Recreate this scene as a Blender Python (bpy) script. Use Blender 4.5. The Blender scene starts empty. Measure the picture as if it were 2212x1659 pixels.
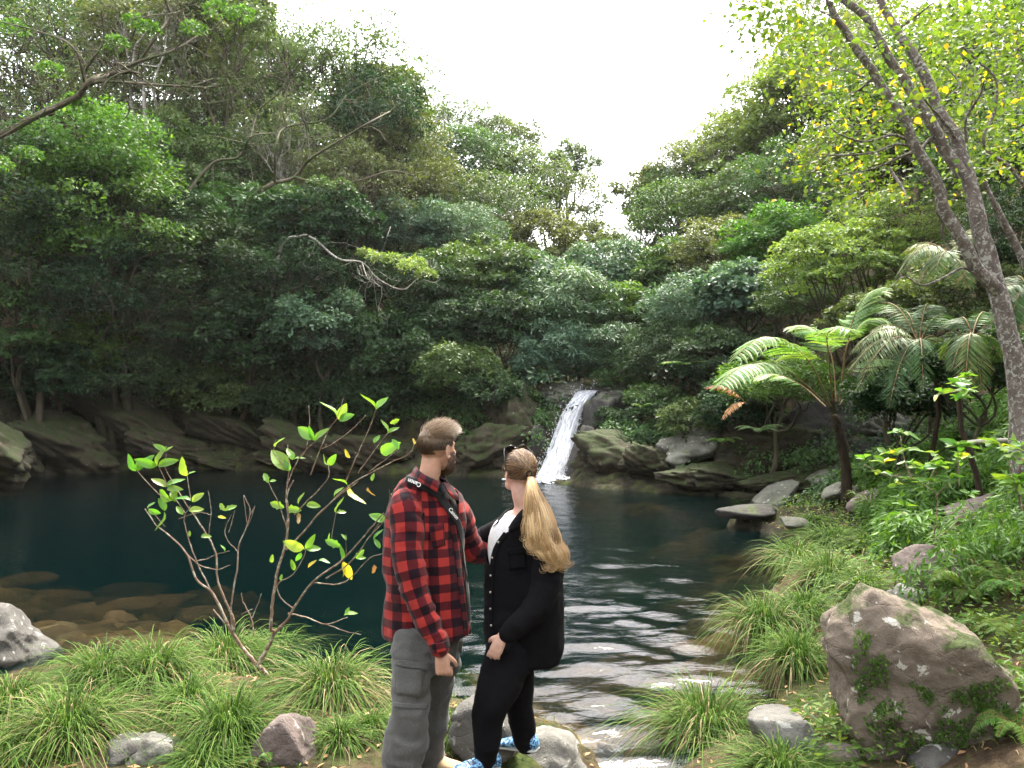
import bpy, bmesh, math, random, time
import numpy as np
from mathutils import Vector, Matrix, Euler

T0 = time.time()
SC = bpy.context.scene
COL = SC.collection
PI = math.pi

# ------------------------------------------------------------------ camera
CAMZ = 2.35                       # eye height above the pool surface
F = 1736.0                        # focal length in pixels of a 2212 px wide picture
cam_d = bpy.data.cameras.new('camera')
cam_d.sensor_width = 36.0
cam_d.lens = 36.0 * F / 2212.0
cam_d.clip_start = 0.05
cam_d.clip_end = 600.0
cam = bpy.data.objects.new('camera', cam_d)
COL.objects.link(cam)
cam.location = (0, 0, CAMZ)
cam.rotation_euler = (math.radians(90), 0, 0)
SC.camera = cam

# ------------------------------------------------------------------ world: bright veiled sky
SUN_EL, SUN_AZ = 58.0, 20.0       # azimuth clockwise from +Y (ahead of the camera, a little right)
W = bpy.data.worlds.new('World'); SC.world = W; W.use_nodes = True
nt = W.node_tree; nt.nodes.clear()
out = nt.nodes.new('ShaderNodeOutputWorld')
bg = nt.nodes.new('ShaderNodeBackground')
sky = nt.nodes.new('ShaderNodeTexSky'); sky.sky_type = 'NISHITA'; sky.sun_disc = False
sky.sun_elevation = math.radians(SUN_EL); sky.sun_rotation = math.radians(SUN_AZ)
sky.altitude = 100; sky.air_density = 1.0; sky.dust_density = 5.0; sky.ozone_density = 1.0
# thin white cloud veiling the blue
tc = nt.nodes.new('ShaderNodeTexCoord')
nz = nt.nodes.new('ShaderNodeTexNoise'); nz.inputs['Scale'].default_value = 2.2; nz.inputs['Detail'].default_value = 5
nt.links.new(tc.outputs['Generated'], nz.inputs['Vector'])
mr = nt.nodes.new('ShaderNodeMapRange'); mr.inputs['From Min'].default_value = .3; mr.inputs['From Max'].default_value = .7
mr.inputs['To Min'].default_value = .32; mr.inputs['To Max'].default_value = .60
nt.links.new(nz.outputs['Fac'], mr.inputs['Value'])
mx = nt.nodes.new('ShaderNodeMix'); mx.data_type = 'RGBA'
nt.links.new(mr.outputs['Result'], mx.inputs['Factor'])
nt.links.new(sky.outputs['Color'], mx.inputs['A'])
mx.inputs['B'].default_value = (11.2, 10.8, 10.2, 1)
nt.links.new(mx.outputs['Result'], bg.inputs['Color'])
bg.inputs['Strength'].default_value = 0.12
nt.links.new(bg.outputs['Background'], out.inputs['Surface'])

# ------------------------------------------------------------------ soft sun behind the cloud
sd = bpy.data.lights.new('sun', 'SUN'); sd.energy = 2.2; sd.angle = math.radians(18); sd.color = (1.0, .94, .80)
so = bpy.data.objects.new('sun', sd); COL.objects.link(so)
_el, _az = math.radians(SUN_EL), math.radians(SUN_AZ)
_dir = Vector((math.sin(_az) * math.cos(_el), math.cos(_az) * math.cos(_el), math.sin(_el)))
so.rotation_euler = _dir.to_track_quat('Z', 'Y').to_euler()

vs = SC.view_settings
vs.view_transform = 'Standard'; vs.look = 'None'; vs.gamma = 1.0; vs.use_curve_mapping = False
vs.exposure = 2.85
SC.render.engine = 'CYCLES'
SC.cycles.max_bounces = 6; SC.cycles.diffuse_bounces = 3; SC.cycles.glossy_bounces = 2
SC.cycles.transmission_bounces = 3; SC.cycles.transparent_max_bounces = 10; SC.cycles.volume_bounces = 0
SC.cycles.use_denoising = True
SC.cycles.caustics_reflective = False; SC.cycles.caustics_refractive = False
SC.cycles.use_adaptive_sampling = True; SC.cycles.adaptive_threshold = 0.015

# ------------------------------------------------------------------ helpers
def P(px, py, d):
    """world point seen at pixel (px, py) of the 2212 x 1659 picture at depth d"""
    return np.array([(px - 1106.0) / F * d, d, CAMZ - (py - 829.5) / F * d])

def PW(px, py, z=0.0):
    """world point at height z seen at that pixel"""
    return P(px, py, (CAMZ - z) * F / (py - 829.5))

_perm = np.random.RandomState(7).permutation(4096)
_val = np.random.RandomState(8).rand(4096)
def vnoise(p):
    p = np.asarray(p, float); i = np.floor(p).astype(np.int64); f = p - i
    f = f * f * (3 - 2 * f)
    def h(dx, dy, dz):
        a = _perm[(i[..., 0] + dx) & 4095]; a = _perm[(a + i[..., 1] + dy) & 4095]
        return _val[_perm[(a + i[..., 2] + dz) & 4095]]
    x, y, z = f[..., 0], f[..., 1], f[..., 2]
    l = lambda a, b, t: a + (b - a) * t
    return l(l(l(h(0,0,0), h(1,0,0), x), l(h(0,1,0), h(1,1,0), x), y),
             l(l(h(0,0,1), h(1,0,1), x), l(h(0,1,1), h(1,1,1), x), y), z)
def fbm(p, oct=4, s=1.0):
    p = np.asarray(p, float) * s; a = 0.5; r = 0; t = 0
    for _ in range(oct):
        r = r + a * vnoise(p); t += a; p = p * 2.03 + 17.3; a *= .5
    return r / t
def fbm2(x, y, oct=4, s=1.0, z=0.0):
    return fbm(np.stack([x, y, np.full_like(x, z)], -1), oct, s)
def sstep(x, a, b):
    t = np.clip((x - a) / (b - a), 0, 1); return t * t * (3 - 2 * t)

def new_mesh(name, V, faces, attrs=None, smooth=False, mats=None, midx=None):
    """faces: list of int arrays (m,k); attrs: {name: (domain, array)}; array 1-D float or (n,2) float2 / (n,3) vector"""
    me = bpy.data.meshes.new(name)
    V = np.asarray(V, np.float32)
    faces = [np.asarray(f, np.int32) for f in faces if len(f)]
    me.vertices.add(len(V)); me.vertices.foreach_set('co', V.ravel())
    nl = sum(f.size for f in faces); npoly = sum(len(f) for f in faces)
    me.loops.add(nl); me.polygons.add(npoly)
    me.loops.foreach_set('vertex_index', np.concatenate([f.ravel() for f in faces]))
    cnt = np.concatenate([np.full(len(f), f.shape[1], np.int32) for f in faces])
    st = np.zeros(npoly, np.int32); st[1:] = np.cumsum(cnt)[:-1]
    me.polygons.foreach_set('loop_start', st)
    me.polygons.foreach_set('use_smooth', np.full(npoly, bool(smooth)))
    if midx is not None:
        me.polygons.foreach_set('material_index', np.asarray(midx, np.int32))
    for k, (dom, a) in (attrs or {}).items():
        a = np.asarray(a, np.float32)
        if a.ndim == 1:
            at = me.attributes.new(k, 'FLOAT', dom); at.data.foreach_set('value', a)
        elif a.shape[1] == 2:
            at = me.attributes.new(k, 'FLOAT2', dom); at.data.foreach_set('vector', a.ravel())
        else:
            at = me.attributes.new(k, 'FLOAT_VECTOR', dom); at.data.foreach_set('vector', a.ravel())
    for m in (mats or []): me.materials.append(m)
    me.update(calc_edges=True)
    return me

def link(name, data, parent=None, loc=None):
    o = bpy.data.objects.new(name, data); COL.objects.link(o)
    if parent is not None: o.parent = parent
    if loc is not None: o.location = [float(c) for c in loc]
    return o
def tag(o, label=None, cat=None, group=None, kind=None):
    if label: o['label'] = label
    if cat: o['category'] = cat
    if group: o['group'] = group
    if kind: o['kind'] = kind
    return o
def thing(name, label, cat, loc=(0, 0, 0), group=None):
    return tag(link(name, None, None, loc), label, cat, group)

class MB:
    """collects vertex/face arrays into one mesh"""
    def __init__(s): s.V = []; s.Q = []; s.T = []; s.n = 0; s.aQ = []; s.aT = []
    def add(s, V, Q=None, T=None, a=0.5):
        V = np.asarray(V, float).reshape(-1, 3)
        if Q is not None and len(Q):
            Q = np.asarray(Q); s.Q.append(Q + s.n); s.aQ.append(np.broadcast_to(np.asarray(a, float), (len(Q),)))
        if T is not None and len(T):
            T = np.asarray(T); s.T.append(T + s.n); s.aT.append(np.broadcast_to(np.asarray(a, float), (len(T),)))
        s.V.append(V); s.n += len(V); return s
    def mesh(s, name, mat, smooth=False):
        V = np.concatenate(s.V); fs = []; at = []
        if s.Q: fs.append(np.concatenate(s.Q)); at.append(np.concatenate(s.aQ))
        if s.T: fs.append(np.concatenate(s.T)); at.append(np.concatenate(s.aT))
        return new_mesh(name, V, fs, {'rnd': ('FACE', np.concatenate(at))}, smooth, [mat])
    def obj(s, name, mat, parent=None, smooth=False, loc=None):
        return link(name, s.mesh(name, mat, smooth), parent, loc)

def norm(v):
    v = np.asarray(v, float); return v / np.maximum(np.linalg.norm(v, axis=-1, keepdims=True), 1e-9)
def smooth_path(pts, n=6):
    """Catmull-Rom through points (k,m)"""
    p = np.asarray(pts, float)
    if len(p) < 3:
        t = np.linspace(0, 1, n + 1)[:, None]; return p[0] * (1 - t) + p[1] * t
    q = np.vstack([2 * p[0] - p[1], p, 2 * p[-1] - p[-2]]); o = []
    for i in range(1, len(q) - 2):
        for t in np.linspace(0, 1, n, endpoint=False):
            a, b, c, d = q[i-1], q[i], q[i+1], q[i+2]
            o.append(.5 * ((2*b) + (-a+c)*t + (2*a-5*b+4*c-d)*t*t + (-a+3*b-3*c+d)*t**3))
    o.append(p[-1]); return np.array(o)
def tube(mb, pts, rad, sides=6, a=0.5, cap=True):
    pts = np.asarray(pts, float); n = len(pts); rad = np.broadcast_to(np.asarray(rad, float), (n,))
    d = norm(np.gradient(pts, axis=0)); up = np.array([0, 0, 1.]) if abs(d[0][2]) < .9 else np.array([1., 0, 0])
    V = []; u = np.cross(d[0], up); u /= np.linalg.norm(u)
    ang = np.arange(sides) * 2 * PI / sides
    for i in range(n):
        u = u - d[i] * np.dot(u, d[i]); u /= max(np.linalg.norm(u), 1e-9); v = np.cross(d[i], u)
        V.append(pts[i] + rad[i] * (np.cos(ang)[:, None] * u + np.sin(ang)[:, None] * v))
    V = np.concatenate(V)
    i = np.arange(n - 1)[:, None] * sides; j = np.arange(sides)[None]; k = (j + 1) % sides
    Q = np.stack([i + j, i + k, i + sides + k, i + sides + j], -1).reshape(-1, 4)
    T = None
    if cap:
        V = np.vstack([V, pts[-1:] + d[-1:] * rad[-1] * .5]); b = (n - 1) * sides
        T = np.array([[b + q, b + (q + 1) % sides, n * sides] for q in range(sides)])
    mb.add(V, Q, T, a)

def leaves(mb, C, D, N, L, Wd, rnd, fold=.18, droop=.0):
    """folded four-cornered leaves (two triangles as one quad): C base, D direction, N normal"""
    C = np.asarray(C, float); n = len(C); D = norm(D); S = norm(np.cross(D, N)); N = norm(np.cross(S, D))
    L = np.broadcast_to(L, (n,))[:, None]; Wd = np.broadcast_to(Wd, (n,))[:, None]
    m = C + D * L * .45
    V = np.stack([C, m + S * Wd * .5 + N * Wd * fold, C + D * L - N * L * droop, m - S * Wd * .5 + N * Wd * fold], 1).reshape(-1, 3)
    Q = np.arange(n * 4).reshape(n, 4)
    mb.add(V, Q, None, rnd)

# ------------------------------------------------------------------ materials
def nmat(name):
    m = bpy.data.materials.new(name); m.use_nodes = True; t = m.node_tree; t.nodes.clear()
    return m, t
def N_(t, k, **kw):
    n = t.nodes.new('ShaderNode' + k)
    for a, v in kw.items():
        if a.startswith('i_'): n.inputs[a[2:].replace('_', ' ')].default_value = v
        else: setattr(n, a, v)
    return n
def ramp(t, fac, stops, interp='LINEAR'):
    r = t.nodes.new('ShaderNodeValToRGB'); r.color_ramp.interpolation = interp
    e = r.color_ramp.elements
    while len(e) > 1: e.remove(e[-1])
    e[0].position, e[0].color = stops[0][0], (*stops[0][1], 1)
    for p, c in stops[1:]:
        x = e.new(p); x.color = (*c, 1)
    t.links.new(fac, r.inputs['Fac']); return r.outputs['Color']
def mixc(t, f, a, b, mode='MIX'):
    m = t.nodes.new('ShaderNodeMix'); m.data_type = 'RGBA'; m.blend_type = mode
    for s, v in (('Factor', f), ('A', a), ('B', b)):
        if hasattr(v, 'links') or hasattr(v, 'is_linked'): t.links.new(v, m.inputs[s])
        elif s == 'Factor': m.inputs[s].default_value = v
        else: m.inputs[s].default_value = (*v, 1)
    return m.outputs['Result']
def math_(t, op, a, b=0.0, clamp=False):
    m = t.nodes.new('ShaderNodeMath'); m.operation = op; m.use_clamp = clamp
    for i, v in enumerate((a, b)):
        if hasattr(v, 'is_linked'): t.links.new(v, m.inputs[i])
        else: m.inputs[i].default_value = v
    return m.outputs[0]
def noise(t, scale, detail=4, vec=None, rough=.55, dist=0.0):
    n = N_(t, 'TexNoise'); n.inputs['Scale'].default_value = scale; n.inputs['Detail'].default_value = detail
    n.inputs['Roughness'].default_value = rough; n.inputs['Distortion'].default_value = dist
    if vec is not None: t.links.new(vec, n.inputs['Vector'])
    return n.outputs['Fac']
def objco(t, scale=None):
    c = N_(t, 'TexCoord').outputs['Object']
    if scale is None: return c
    m = N_(t, 'Mapping'); m.inputs['Scale'].default_value = scale; t.links.new(c, m.inputs['Vector']); return m.outputs[0]
def bump(t, h, strength=.5, dist=.02):
    b = N_(t, 'Bump'); b.inputs['Strength'].default_value = strength; b.inputs['Distance'].default_value = dist
    t.links.new(h, b.inputs['Height']); return b.outputs['Normal']
def finish(t, col, rough=.6, spec=.3, normal=None, transl=0.0, tcol=None, sheen=0.0):
    p = N_(t, 'BsdfPrincipled'); o = N_(t, 'OutputMaterial')
    for s, v in (('Base Color', col), ('Roughness', rough)):
        if hasattr(v, 'is_linked'): t.links.new(v, p.inputs[s])
        elif s == 'Base Color': p.inputs[s].default_value = (*v, 1)
        else: p.inputs[s].default_value = v
    p.inputs['Specular IOR Level'].default_value = spec
    if sheen: p.inputs['Sheen Weight'].default_value = sheen
    if normal is not None: t.links.new(normal, p.inputs['Normal'])
    if transl:
        tr = N_(t, 'BsdfTranslucent'); s = tcol if tcol is not None else col
        if hasattr(s, 'is_linked'): t.links.new(s, tr.inputs['Color'])
        else: tr.inputs['Color'].default_value = (*s, 1)
        m = N_(t, 'MixShader'); m.inputs[0].default_value = transl
        t.links.new(p.outputs[0], m.inputs[1]); t.links.new(tr.outputs[0], m.inputs[2]); t.links.new(m.outputs[0], o.inputs[0])
    else: t.links.new(p.outputs[0], o.inputs[0])
    return p

def leaf_mat(name, stops, transl=.35, rough=.5, spec=.35, patch=.35):
    """foliage: colour by leaf, with paler and darker patches of growth and a yellower see-through colour"""
    m, t = nmat(name)
    a = N_(t, 'Attribute', attribute_name='rnd').outputs['Fac']
    c = ramp(t, a, stops)
    oi = N_(t, 'ObjectInfo')
    hs = N_(t, 'HueSaturation'); t.links.new(c, hs.inputs['Color'])
    t.links.new(math_(t, 'ADD', math_(t, 'MULTIPLY', oi.outputs['Random'], .05), .475), hs.inputs['Hue'])
    g = N_(t, 'NewGeometry').outputs['Position']
    nv = noise(t, .9, 3, g)
    t.links.new(math_(t, 'ADD', math_(t, 'MULTIPLY', nv, patch * 2), 1 - patch), hs.inputs['Value'])
    yel = mixc(t, 1.0, hs.outputs['Color'], (1.5, 1.45, .55), 'MULTIPLY')
    finish(t, hs.outputs['Color'], rough, spec, transl=transl, tcol=yel)
    return m
def bark_mat(name, c1, c2, patch=None, scale=6, stretch=.25, bstr=.6):
    m, t = nmat(name)
    co = objco(t, (1, 1, stretch))
    n1 = noise(t, scale, 6, co, .65)
    c = ramp(t, n1, [(.3, c1), (.7, c2)])
    if patch:
        n2 = noise(t, scale * 1.3, 4, objco(t), .6, 1.0)
        c = mixc(t, ramp(t, n2, [(.52, (0, 0, 0)), (.6, (1, 1, 1))]), c, patch)
    finish(t, c, .9, .15, bump(t, noise(t, scale * 4, 5, co, .7), bstr, .02))
    return m
def rock_mat(name, base, dark, lichen=(.55, .56, .52), moss=(.05, .075, .015), lich=.55, mossy=.0, scale=1.0, grain=1.0):
    m, t = nmat(name)
    co = N_(t, 'NewGeometry').outputs['Position']
    n1 = noise(t, 2.2 * scale, 7, co, .62, .4)
    c = ramp(t, n1, [(.28, dark), (.5, base), (.75, tuple(min(1, x * 1.35) for x in base))])
    n2 = noise(t, 26 * scale, 5, co, .7)
    c = mixc(t, math_(t, 'MULTIPLY', n2, .5 * grain), c, dark)
    # lichen: crisp pale blotches of two sizes
    if lich > 0:
        v = noise(t, 11 * scale, 6, co, .6, .6)
        mk = ramp(t, v, [(.72 - .14 * lich, (0, 0, 0)), (.75 - .14 * lich, (1, 1, 1))])
        c = mixc(t, mk, c, lichen)
    if mossy > 0:
        nn = N_(t, 'SeparateXYZ'); t.links.new(N_(t, 'NewGeometry').outputs['Normal'], nn.inputs[0])
        mm = noise(t, 3.5 * scale, 6, co, .7, .5)
        k = math_(t, 'ADD', mm, math_(t, 'MULTIPLY', nn.outputs['Z'], .18))
        mk = ramp(t, k, [(.78 - .32 * mossy, (0, 0, 0)), (.88 - .32 * mossy, (1, 1, 1))])
        mc = ramp(t, noise(t, 30 * scale, 4, co), [(.3, tuple(x * .5 for x in moss)), (.7, tuple(x * 1.6 for x in moss))])
        c = mixc(t, mk, c, mc)
    cr = N_(t, 'TexVoronoi', feature='DISTANCE_TO_EDGE'); cr.inputs['Scale'].default_value = 3.2 * scale
    wv = N_(t, 'VectorMath', operation='ADD'); nn2 = N_(t, 'TexNoise'); nn2.inputs['Scale'].default_value = 3 * scale; nn2.inputs['Detail'].default_value = 4
    t.links.new(co, nn2.inputs['Vector'])
    sc_ = N_(t, 'VectorMath', operation='SCALE'); sc_.inputs['Scale'].default_value = .8; t.links.new(nn2.outputs['Color'], sc_.inputs[0])
    t.links.new(co, wv.inputs[0]); t.links.new(sc_.outputs[0], wv.inputs[1]); t.links.new(wv.outputs[0], cr.inputs['Vector'])
    ck = ramp(t, cr.outputs['Distance'], [(0, (0, 0, 0)), (.03, (1, 1, 1))])
    hh = math_(t, 'ADD', math_(t, 'MULTIPLY', ck, .16), math_(t, 'MULTIPLY', noise(t, 14 * scale, 8, co, .72), 1.0))
    finish(t, c, .88, .25, bump(t, hh, .75, .035 / scale))
    return m
# ================================================================== GROUND, POOL, WATERFALL
shore_px = [(0,1050),(50,1032),(150,1021),(270,1016),(480,1015),(700,1020),(900,1026),(1050,1030),(1165,1042),(1215,1046),
  (1290,1056),(1400,1063),(1540,1071),(1640,1078),(1760,1088),(1700,1104),(1600,1124),(1570,1134),(1660,1152),(1720,1180),(1700,1250),(1640,1320),
  (1640,1400),(1690,1480),(1660,1560),(1500,1640),(1430,1720),(1420,1900),(1340,1880),(1300,1660),(1230,1580),(1080,1540),(985,1520),(800,1500),(500,1475),
  (300,1455),(120,1440),(60,1475),(0,1530),(-200,1570),(-600,1420),(-900,1200),(-500,1085),(-200,1055)]
SH = np.array([[(px - 1106) / F * (CAMZ * F / (py - 829.5)), CAMZ * F / (py - 829.5)] for px, py in shore_px])

def shore_dist(x, y):
    """signed distance to the pool's edge, positive on land"""
    x = np.asarray(x, float); y = np.asarray(y, float)
    best = np.full(x.shape, 1e9); inside = np.zeros(x.shape, bool)
    n = len(SH)
    for i in range(n):
        ax, ay = SH[i]; bx, by = SH[(i + 1) % n]
        dx, dy = bx - ax, by - ay
        t = np.clip(((x - ax) * dx + (y - ay) * dy) / (dx * dx + dy * dy), 0, 1)
        best = np.minimum(best, np.hypot(x - ax - t * dx, y - ay - t * dy))
        c = ((ay > y) != (by > y)) & (x < (bx - ax) * (y - ay) / (by - ay + 1e-12) + ax)
        inside ^= c
    return np.where(inside, -best, best)

def height(x, y):
    x = np.asarray(x, float); y = np.asarray(y, float)
    s = shore_dist(x, y); so_ = np.maximum(s, 0)
    # far side: rock bank, then a steep forested valley side, lower along the stream
    axx = 1.9 + (y - 20) * .16
    off = np.abs(x - axx)
    A = .26 + .62 * sstep(off, 1.0, 13.0)
    A = np.where(x > axx, A * (.80 + .2 * sstep(y, 20, 30)), A)
    bank = 1.5 * (1 - np.exp(-so_ / 1.3)) * (.55 + .45 * sstep(-x, -3, 1))
    se = np.maximum(so_ - .8, 0)
    se = np.where(se > 13, 13 + 2.5 * (1 - np.exp(-(se - 13) / 6)) - np.maximum(se - 22, 0) * .12, se)
    far = np.maximum(bank + A * se, .03)
    # lip of the waterfall: keep the stream at about 2.1 m
    cx = np.interp(y, [18.6, 19.6, 20.35, 21.0, 21.6, 22.2, 26], [.6, .87, 1.14, 1.42, 1.74, 2.15, 2.9])
    cz = np.interp(y, [18.6, 19.6, 20.0, 20.35, 20.7, 21.0, 21.3, 21.6, 21.9, 22.2, 23.5, 32], [-.5, -.15, .2, .47, .79, 1.13, 1.48, 1.76, 2.0, 2.14, 2.2, 3.2]) - .22
    lip = np.exp(-(np.maximum(np.abs(x - cx) - .18, 0) / .42) ** 2) * sstep(y, 18.2, 19.2) * (1 - sstep(y, 26, 32))
    far = far * (1 - lip) + cz * lip
    # right bank
    right = .10 + .16 * so_ + .34 * np.maximum(so_ - 1.0, 0) ** 1.25
    right = np.minimum(right, 9 + .3 * so_)
    # near bank where the people stand
    near = .04 + .27 * (1 - np.exp(-so_ / .55)) + .02 * so_
    wr = sstep(x, 1.7, 2.6) * (1 - sstep(y, 13.5, 17))
    wf = sstep(y, 7.0, 10.5)
    wl = sstep(-x, 8.0, 11.0)
    land = near * (1 - wf) + far * wf
    land = land * (1 - wl) + far * wl
    land = land * (1 - wr) + right * wr
    rk = np.abs(fbm2(x * .6 + y * .3, y * 1.0 + x * .2, 4, 1.5, 7.) - .5) * 2
    land = land - (1 - lip) * rk * 1.1 * sstep(so_, 0, .6) * (1 - sstep(so_, 3, 5)) * wf * (1 - wr)
    land = np.maximum(land, .04)
    land = land + (fbm2(x, y, 4, .8) - .5) * (.12 + .5 * sstep(so_, .8, 5) * np.maximum(wf, wr)) * sstep(so_, 0, .4)
    # pool bed
    si = np.maximum(-s, 0)
    shallow = sstep(-x, 1.0, 4.0) * (1 - sstep(y, 11, 15))
    front = (1 - sstep(y, 7.2, 9.5))
    dep = .06 + .42 * si
    dep = np.where(dep > 2.6, 2.6 + (dep - 2.6) * .1, dep)
    dep = dep * (1 - .70 * shallow) * (1 - .35 * front)
    bed = -dep + (fbm2(x, y, 5, 2.0, 3.) - .5) * .52 * sstep(si, 0, .8)
    return np.where(s > 0, land, np.minimum(bed, -.03))

def ground_z(x, y):
    return float(height(np.array([float(x)]), np.array([float(y)]))[0])

def hit(px, py, d0=3.4, d1=60.0):
    """where the line of sight through a pixel meets the ground"""
    d = np.concatenate([np.arange(d0, 12, .03), np.arange(12, d1, .08)])
    x = (px - 1106.) / F * d; z = CAMZ - (py - 829.5) / F * d
    h = height(x, d); k = np.nonzero(z <= h)[0]
    k = k[0] if len(k) else len(d) - 1
    return np.array([x[k], d[k], h[k]])

def axis_pts(spec):
    o = []
    for a, b, st in spec: o.append(np.arange(a, b, st))
    return np.concatenate(o)
gx = axis_pts([(-72, -40, 8), (-40, -16, 1.2), (-16, -5, .22), (-5, 5, .09), (5, 14, .22), (14, 45, 1.2), (45, 73, 7)])
gy = axis_pts([(-36, 0, 6), (0, 3.2, .4), (3.2, 9, .09), (9, 14, .2), (14, 23.6, .11), (23.6, 50, .8), (50, 80, 7)])
GX, GY = np.meshgrid(gx, gy)
GZ = height(GX, GY)
nx_, ny_ = len(gx), len(gy)
ii = (np.arange(ny_ - 1)[:, None] * nx_ + np.arange(nx_ - 1)[None])
GQ = np.stack([ii, ii + 1, ii + nx_ + 1, ii + nx_], -1).reshape(-1, 4)

# ground material: leaf litter and moss on land, brown cobbles under water
m_ground, t = nmat('ground')
g = N_(t, 'NewGeometry').outputs['Position']
sx = N_(t, 'SeparateXYZ'); t.links.new(g, sx.inputs[0])
litter = ramp(t, noise(t, 9, 8, g, .7), [(.3, (.018, .012, .008)), (.5, (.06, .042, .026)), (.72, (.14, .105, .065))])
moss = ramp(t, noise(t, 20, 5, g), [(.3, (.012, .02, .006)), (.7, (.06, .08, .02))])
land = mixc(t, ramp(t, noise(t, 1.3, 6, g, .65), [(.45, (0, 0, 0)), (.6, (1, 1, 1))]), litter, moss)
vo = N_(t, 'TexVoronoi'); vo.inputs['Scale'].default_value = 4.5; vo.inputs['Randomness'].default_value = 1
t.links.new(g, vo.inputs['Vector'])
vs_ = N_(t, 'SeparateColor'); t.links.new(vo.outputs['Color'], vs_.inputs[0])
cob = ramp(t, vs_.outputs[0], [(0, (.04, .025, .011)), (.4, (.13, .082, .036)), (.7, (.22, .15, .065)), (1, (.085, .07, .04))])
cob = mixc(t, math_(t, 'MULTIPLY', noise(t, 12, 6, g), .7), cob, (.045, .04, .018))
wk = ramp(t, sx.outputs['Z'], [(0, (0, 0, 0)), (.06, (1, 1, 1))])
colr = mixc(t, wk, cob, land)
finish(t, colr, .95, .1, bump(t, noise(t, 22, 8, g, .7), .8, .05))
# bare rock on the steep banks of the far side
rockc = ramp(t, noise(t, 5, 8, g, .68, .5), [(.3, (.006, .006, .005)), (.5, (.022, .019, .013)), (.68, (.05, .045, .028)), (.8, (.11, .11, .08))])
rockc = mixc(t, ramp(t, noise(t, 3, 6, g, .7), [(.5, (0, 0, 0)), (.62, (1, 1, 1))]), rockc, (.035, .045, .012))
ra = N_(t, 'Attribute', attribute_name='rocky').outputs['Fac']
colr = mixc(t, ra, colr, rockc)
t.links.new(colr, [n for n in t.nodes if n.type == 'BSDF_PRINCIPLED'][0].inputs['Base Color'])
_s = shore_dist(GX, GY)
rocky = (sstep(_s, -.6, -.3) * (1 - sstep(_s + (fbm2(GX, GY, 3, .9) - .5) * 2, 1.6, 3.4)) * sstep(GY, 9, 12) * (1 - sstep(GX, 5.5, 7) * (1 - sstep(GY, 14, 16)))).ravel()
ground = link('ground', new_mesh('ground', np.stack([GX, GY, GZ], -1).reshape(-1, 3), [GQ], {'rocky': ('POINT', rocky)}, True, [m_ground]))
tag(ground, kind='structure')

# ------------------------------------------------------------------ pool water: closed body, real wavelets on its surface
def wave(x, y):
    near = np.exp(-np.maximum(y - 5.5, 0) / 4.2)
    fall = np.exp(-np.hypot(x - 1.0, y - 19) / 3.5)
    xx = x + .35 * fbm2(x, y, 2, 1.1, 9.)
    a = (fbm2(xx * 1.15, y * 2.0, 2, 2.0, 1.) - .5) * .082
    b = (fbm2(xx * 1.1, y * 1.9, 2, 4.6, 5.) - .5) * .017
    calm = .16 + .84 * sstep(x, -1.6, .3)
    return (a * near + b * (.25 + .75 * near) + (fbm2(x, y, 2, 4., 2.) - .5) * .05 * fall) * calm
wx = axis_pts([(-32, -8, .5), (-8, -2.2, .14), (-2.2, 4.2, .035), (4.2, 11.1, .18)])
wy = axis_pts([(3.0, 9, .03), (9, 14, .07), (14, 24.4, .12)])
WX, WY = np.meshgrid(wx, wy); WZ = wave(WX, WY)
nwx, nwy = len(wx), len(wy)
jj = (np.arange(nwy - 1)[:, None] * nwx + np.arange(nwx - 1)[None])
WQ = np.stack([jj, jj + 1, jj + nwx + 1, jj + nwx], -1).reshape(-1, 4)
WV = np.stack([WX, WY, WZ], -1).reshape(-1, 3)
# skirt and floor so the body is closed (deep inside the ground)
edge = np.concatenate([np.arange(nwx), np.arange(2 * nwx - 1, nwx * nwy, nwx), np.arange(nwx * nwy - 2, nwx * (nwy - 1) - 1, -1), np.arange(nwx * (nwy - 2), 0, -nwx)])
low = WV[edge].copy(); low[:, 2] = -4.5
b0 = len(WV); ne = len(edge); k = np.arange(ne); k2 = (k + 1) % ne
SQ = np.stack([edge[k2], edge[k], b0 + k, b0 + k2], -1)
V2 = np.vstack([WV, low, [[0, 12, -4.5]]]); c0 = b0 + ne
BT = np.stack([b0 + k2, b0 + k, np.full(ne, c0)], -1)
m_water, t = nmat('pool_water')
g = N_(t, 'NewGeometry').outputs['Position']
mp = N_(t, 'Mapping'); mp.inputs['Scale'].default_value = (1.0, 2.4, 1); t.links.new(g, mp.inputs['Vector'])
nb = noise(t, 8.5, 3, mp.outputs[0], .5, .4)
nb2 = noise(t, 17, 2, mp.outputs[0], .5)
nrm = bump(t, math_(t, 'ADD', nb, math_(t, 'MULTIPLY', nb2, .25)), .12, .05)
fr = N_(t, 'Fresnel'); fr.inputs['IOR'].default_value = 1.333; t.links.new(nrm, fr.inputs['Normal'])
gl = N_(t, 'BsdfGlossy'); gl.inputs['Roughness'].default_value = .03; t.links.new(nrm, gl.inputs['Normal'])
tr = N_(t, 'BsdfTransparent')
df = N_(t, 'BsdfDiffuse'); df.inputs['Color'].default_value = (.0008, .0092, .0100, 1)
m1 = N_(t, 'MixShader'); m1.inputs[0].default_value = .30; t.links.new(tr.outputs[0], m1.inputs[1]); t.links.new(df.outputs[0], m1.inputs[2])
m2 = N_(t, 'MixShader'); t.links.new(fr.outputs[0], m2.inputs[0]); t.links.new(m1.outputs[0], m2.inputs[1]); t.links.new(gl.outputs[0], m2.inputs[2])
o = N_(t, 'OutputMaterial'); t.links.new(m2.outputs[0], o.inputs['Surface'])
va = N_(t, 'VolumeAbsorption'); va.inputs['Color'].default_value = (.48, .40, .22, 1); va.inputs['Density'].default_value = 1.75
t.links.new(va.outputs[0], o.inputs['Volume'])
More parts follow.
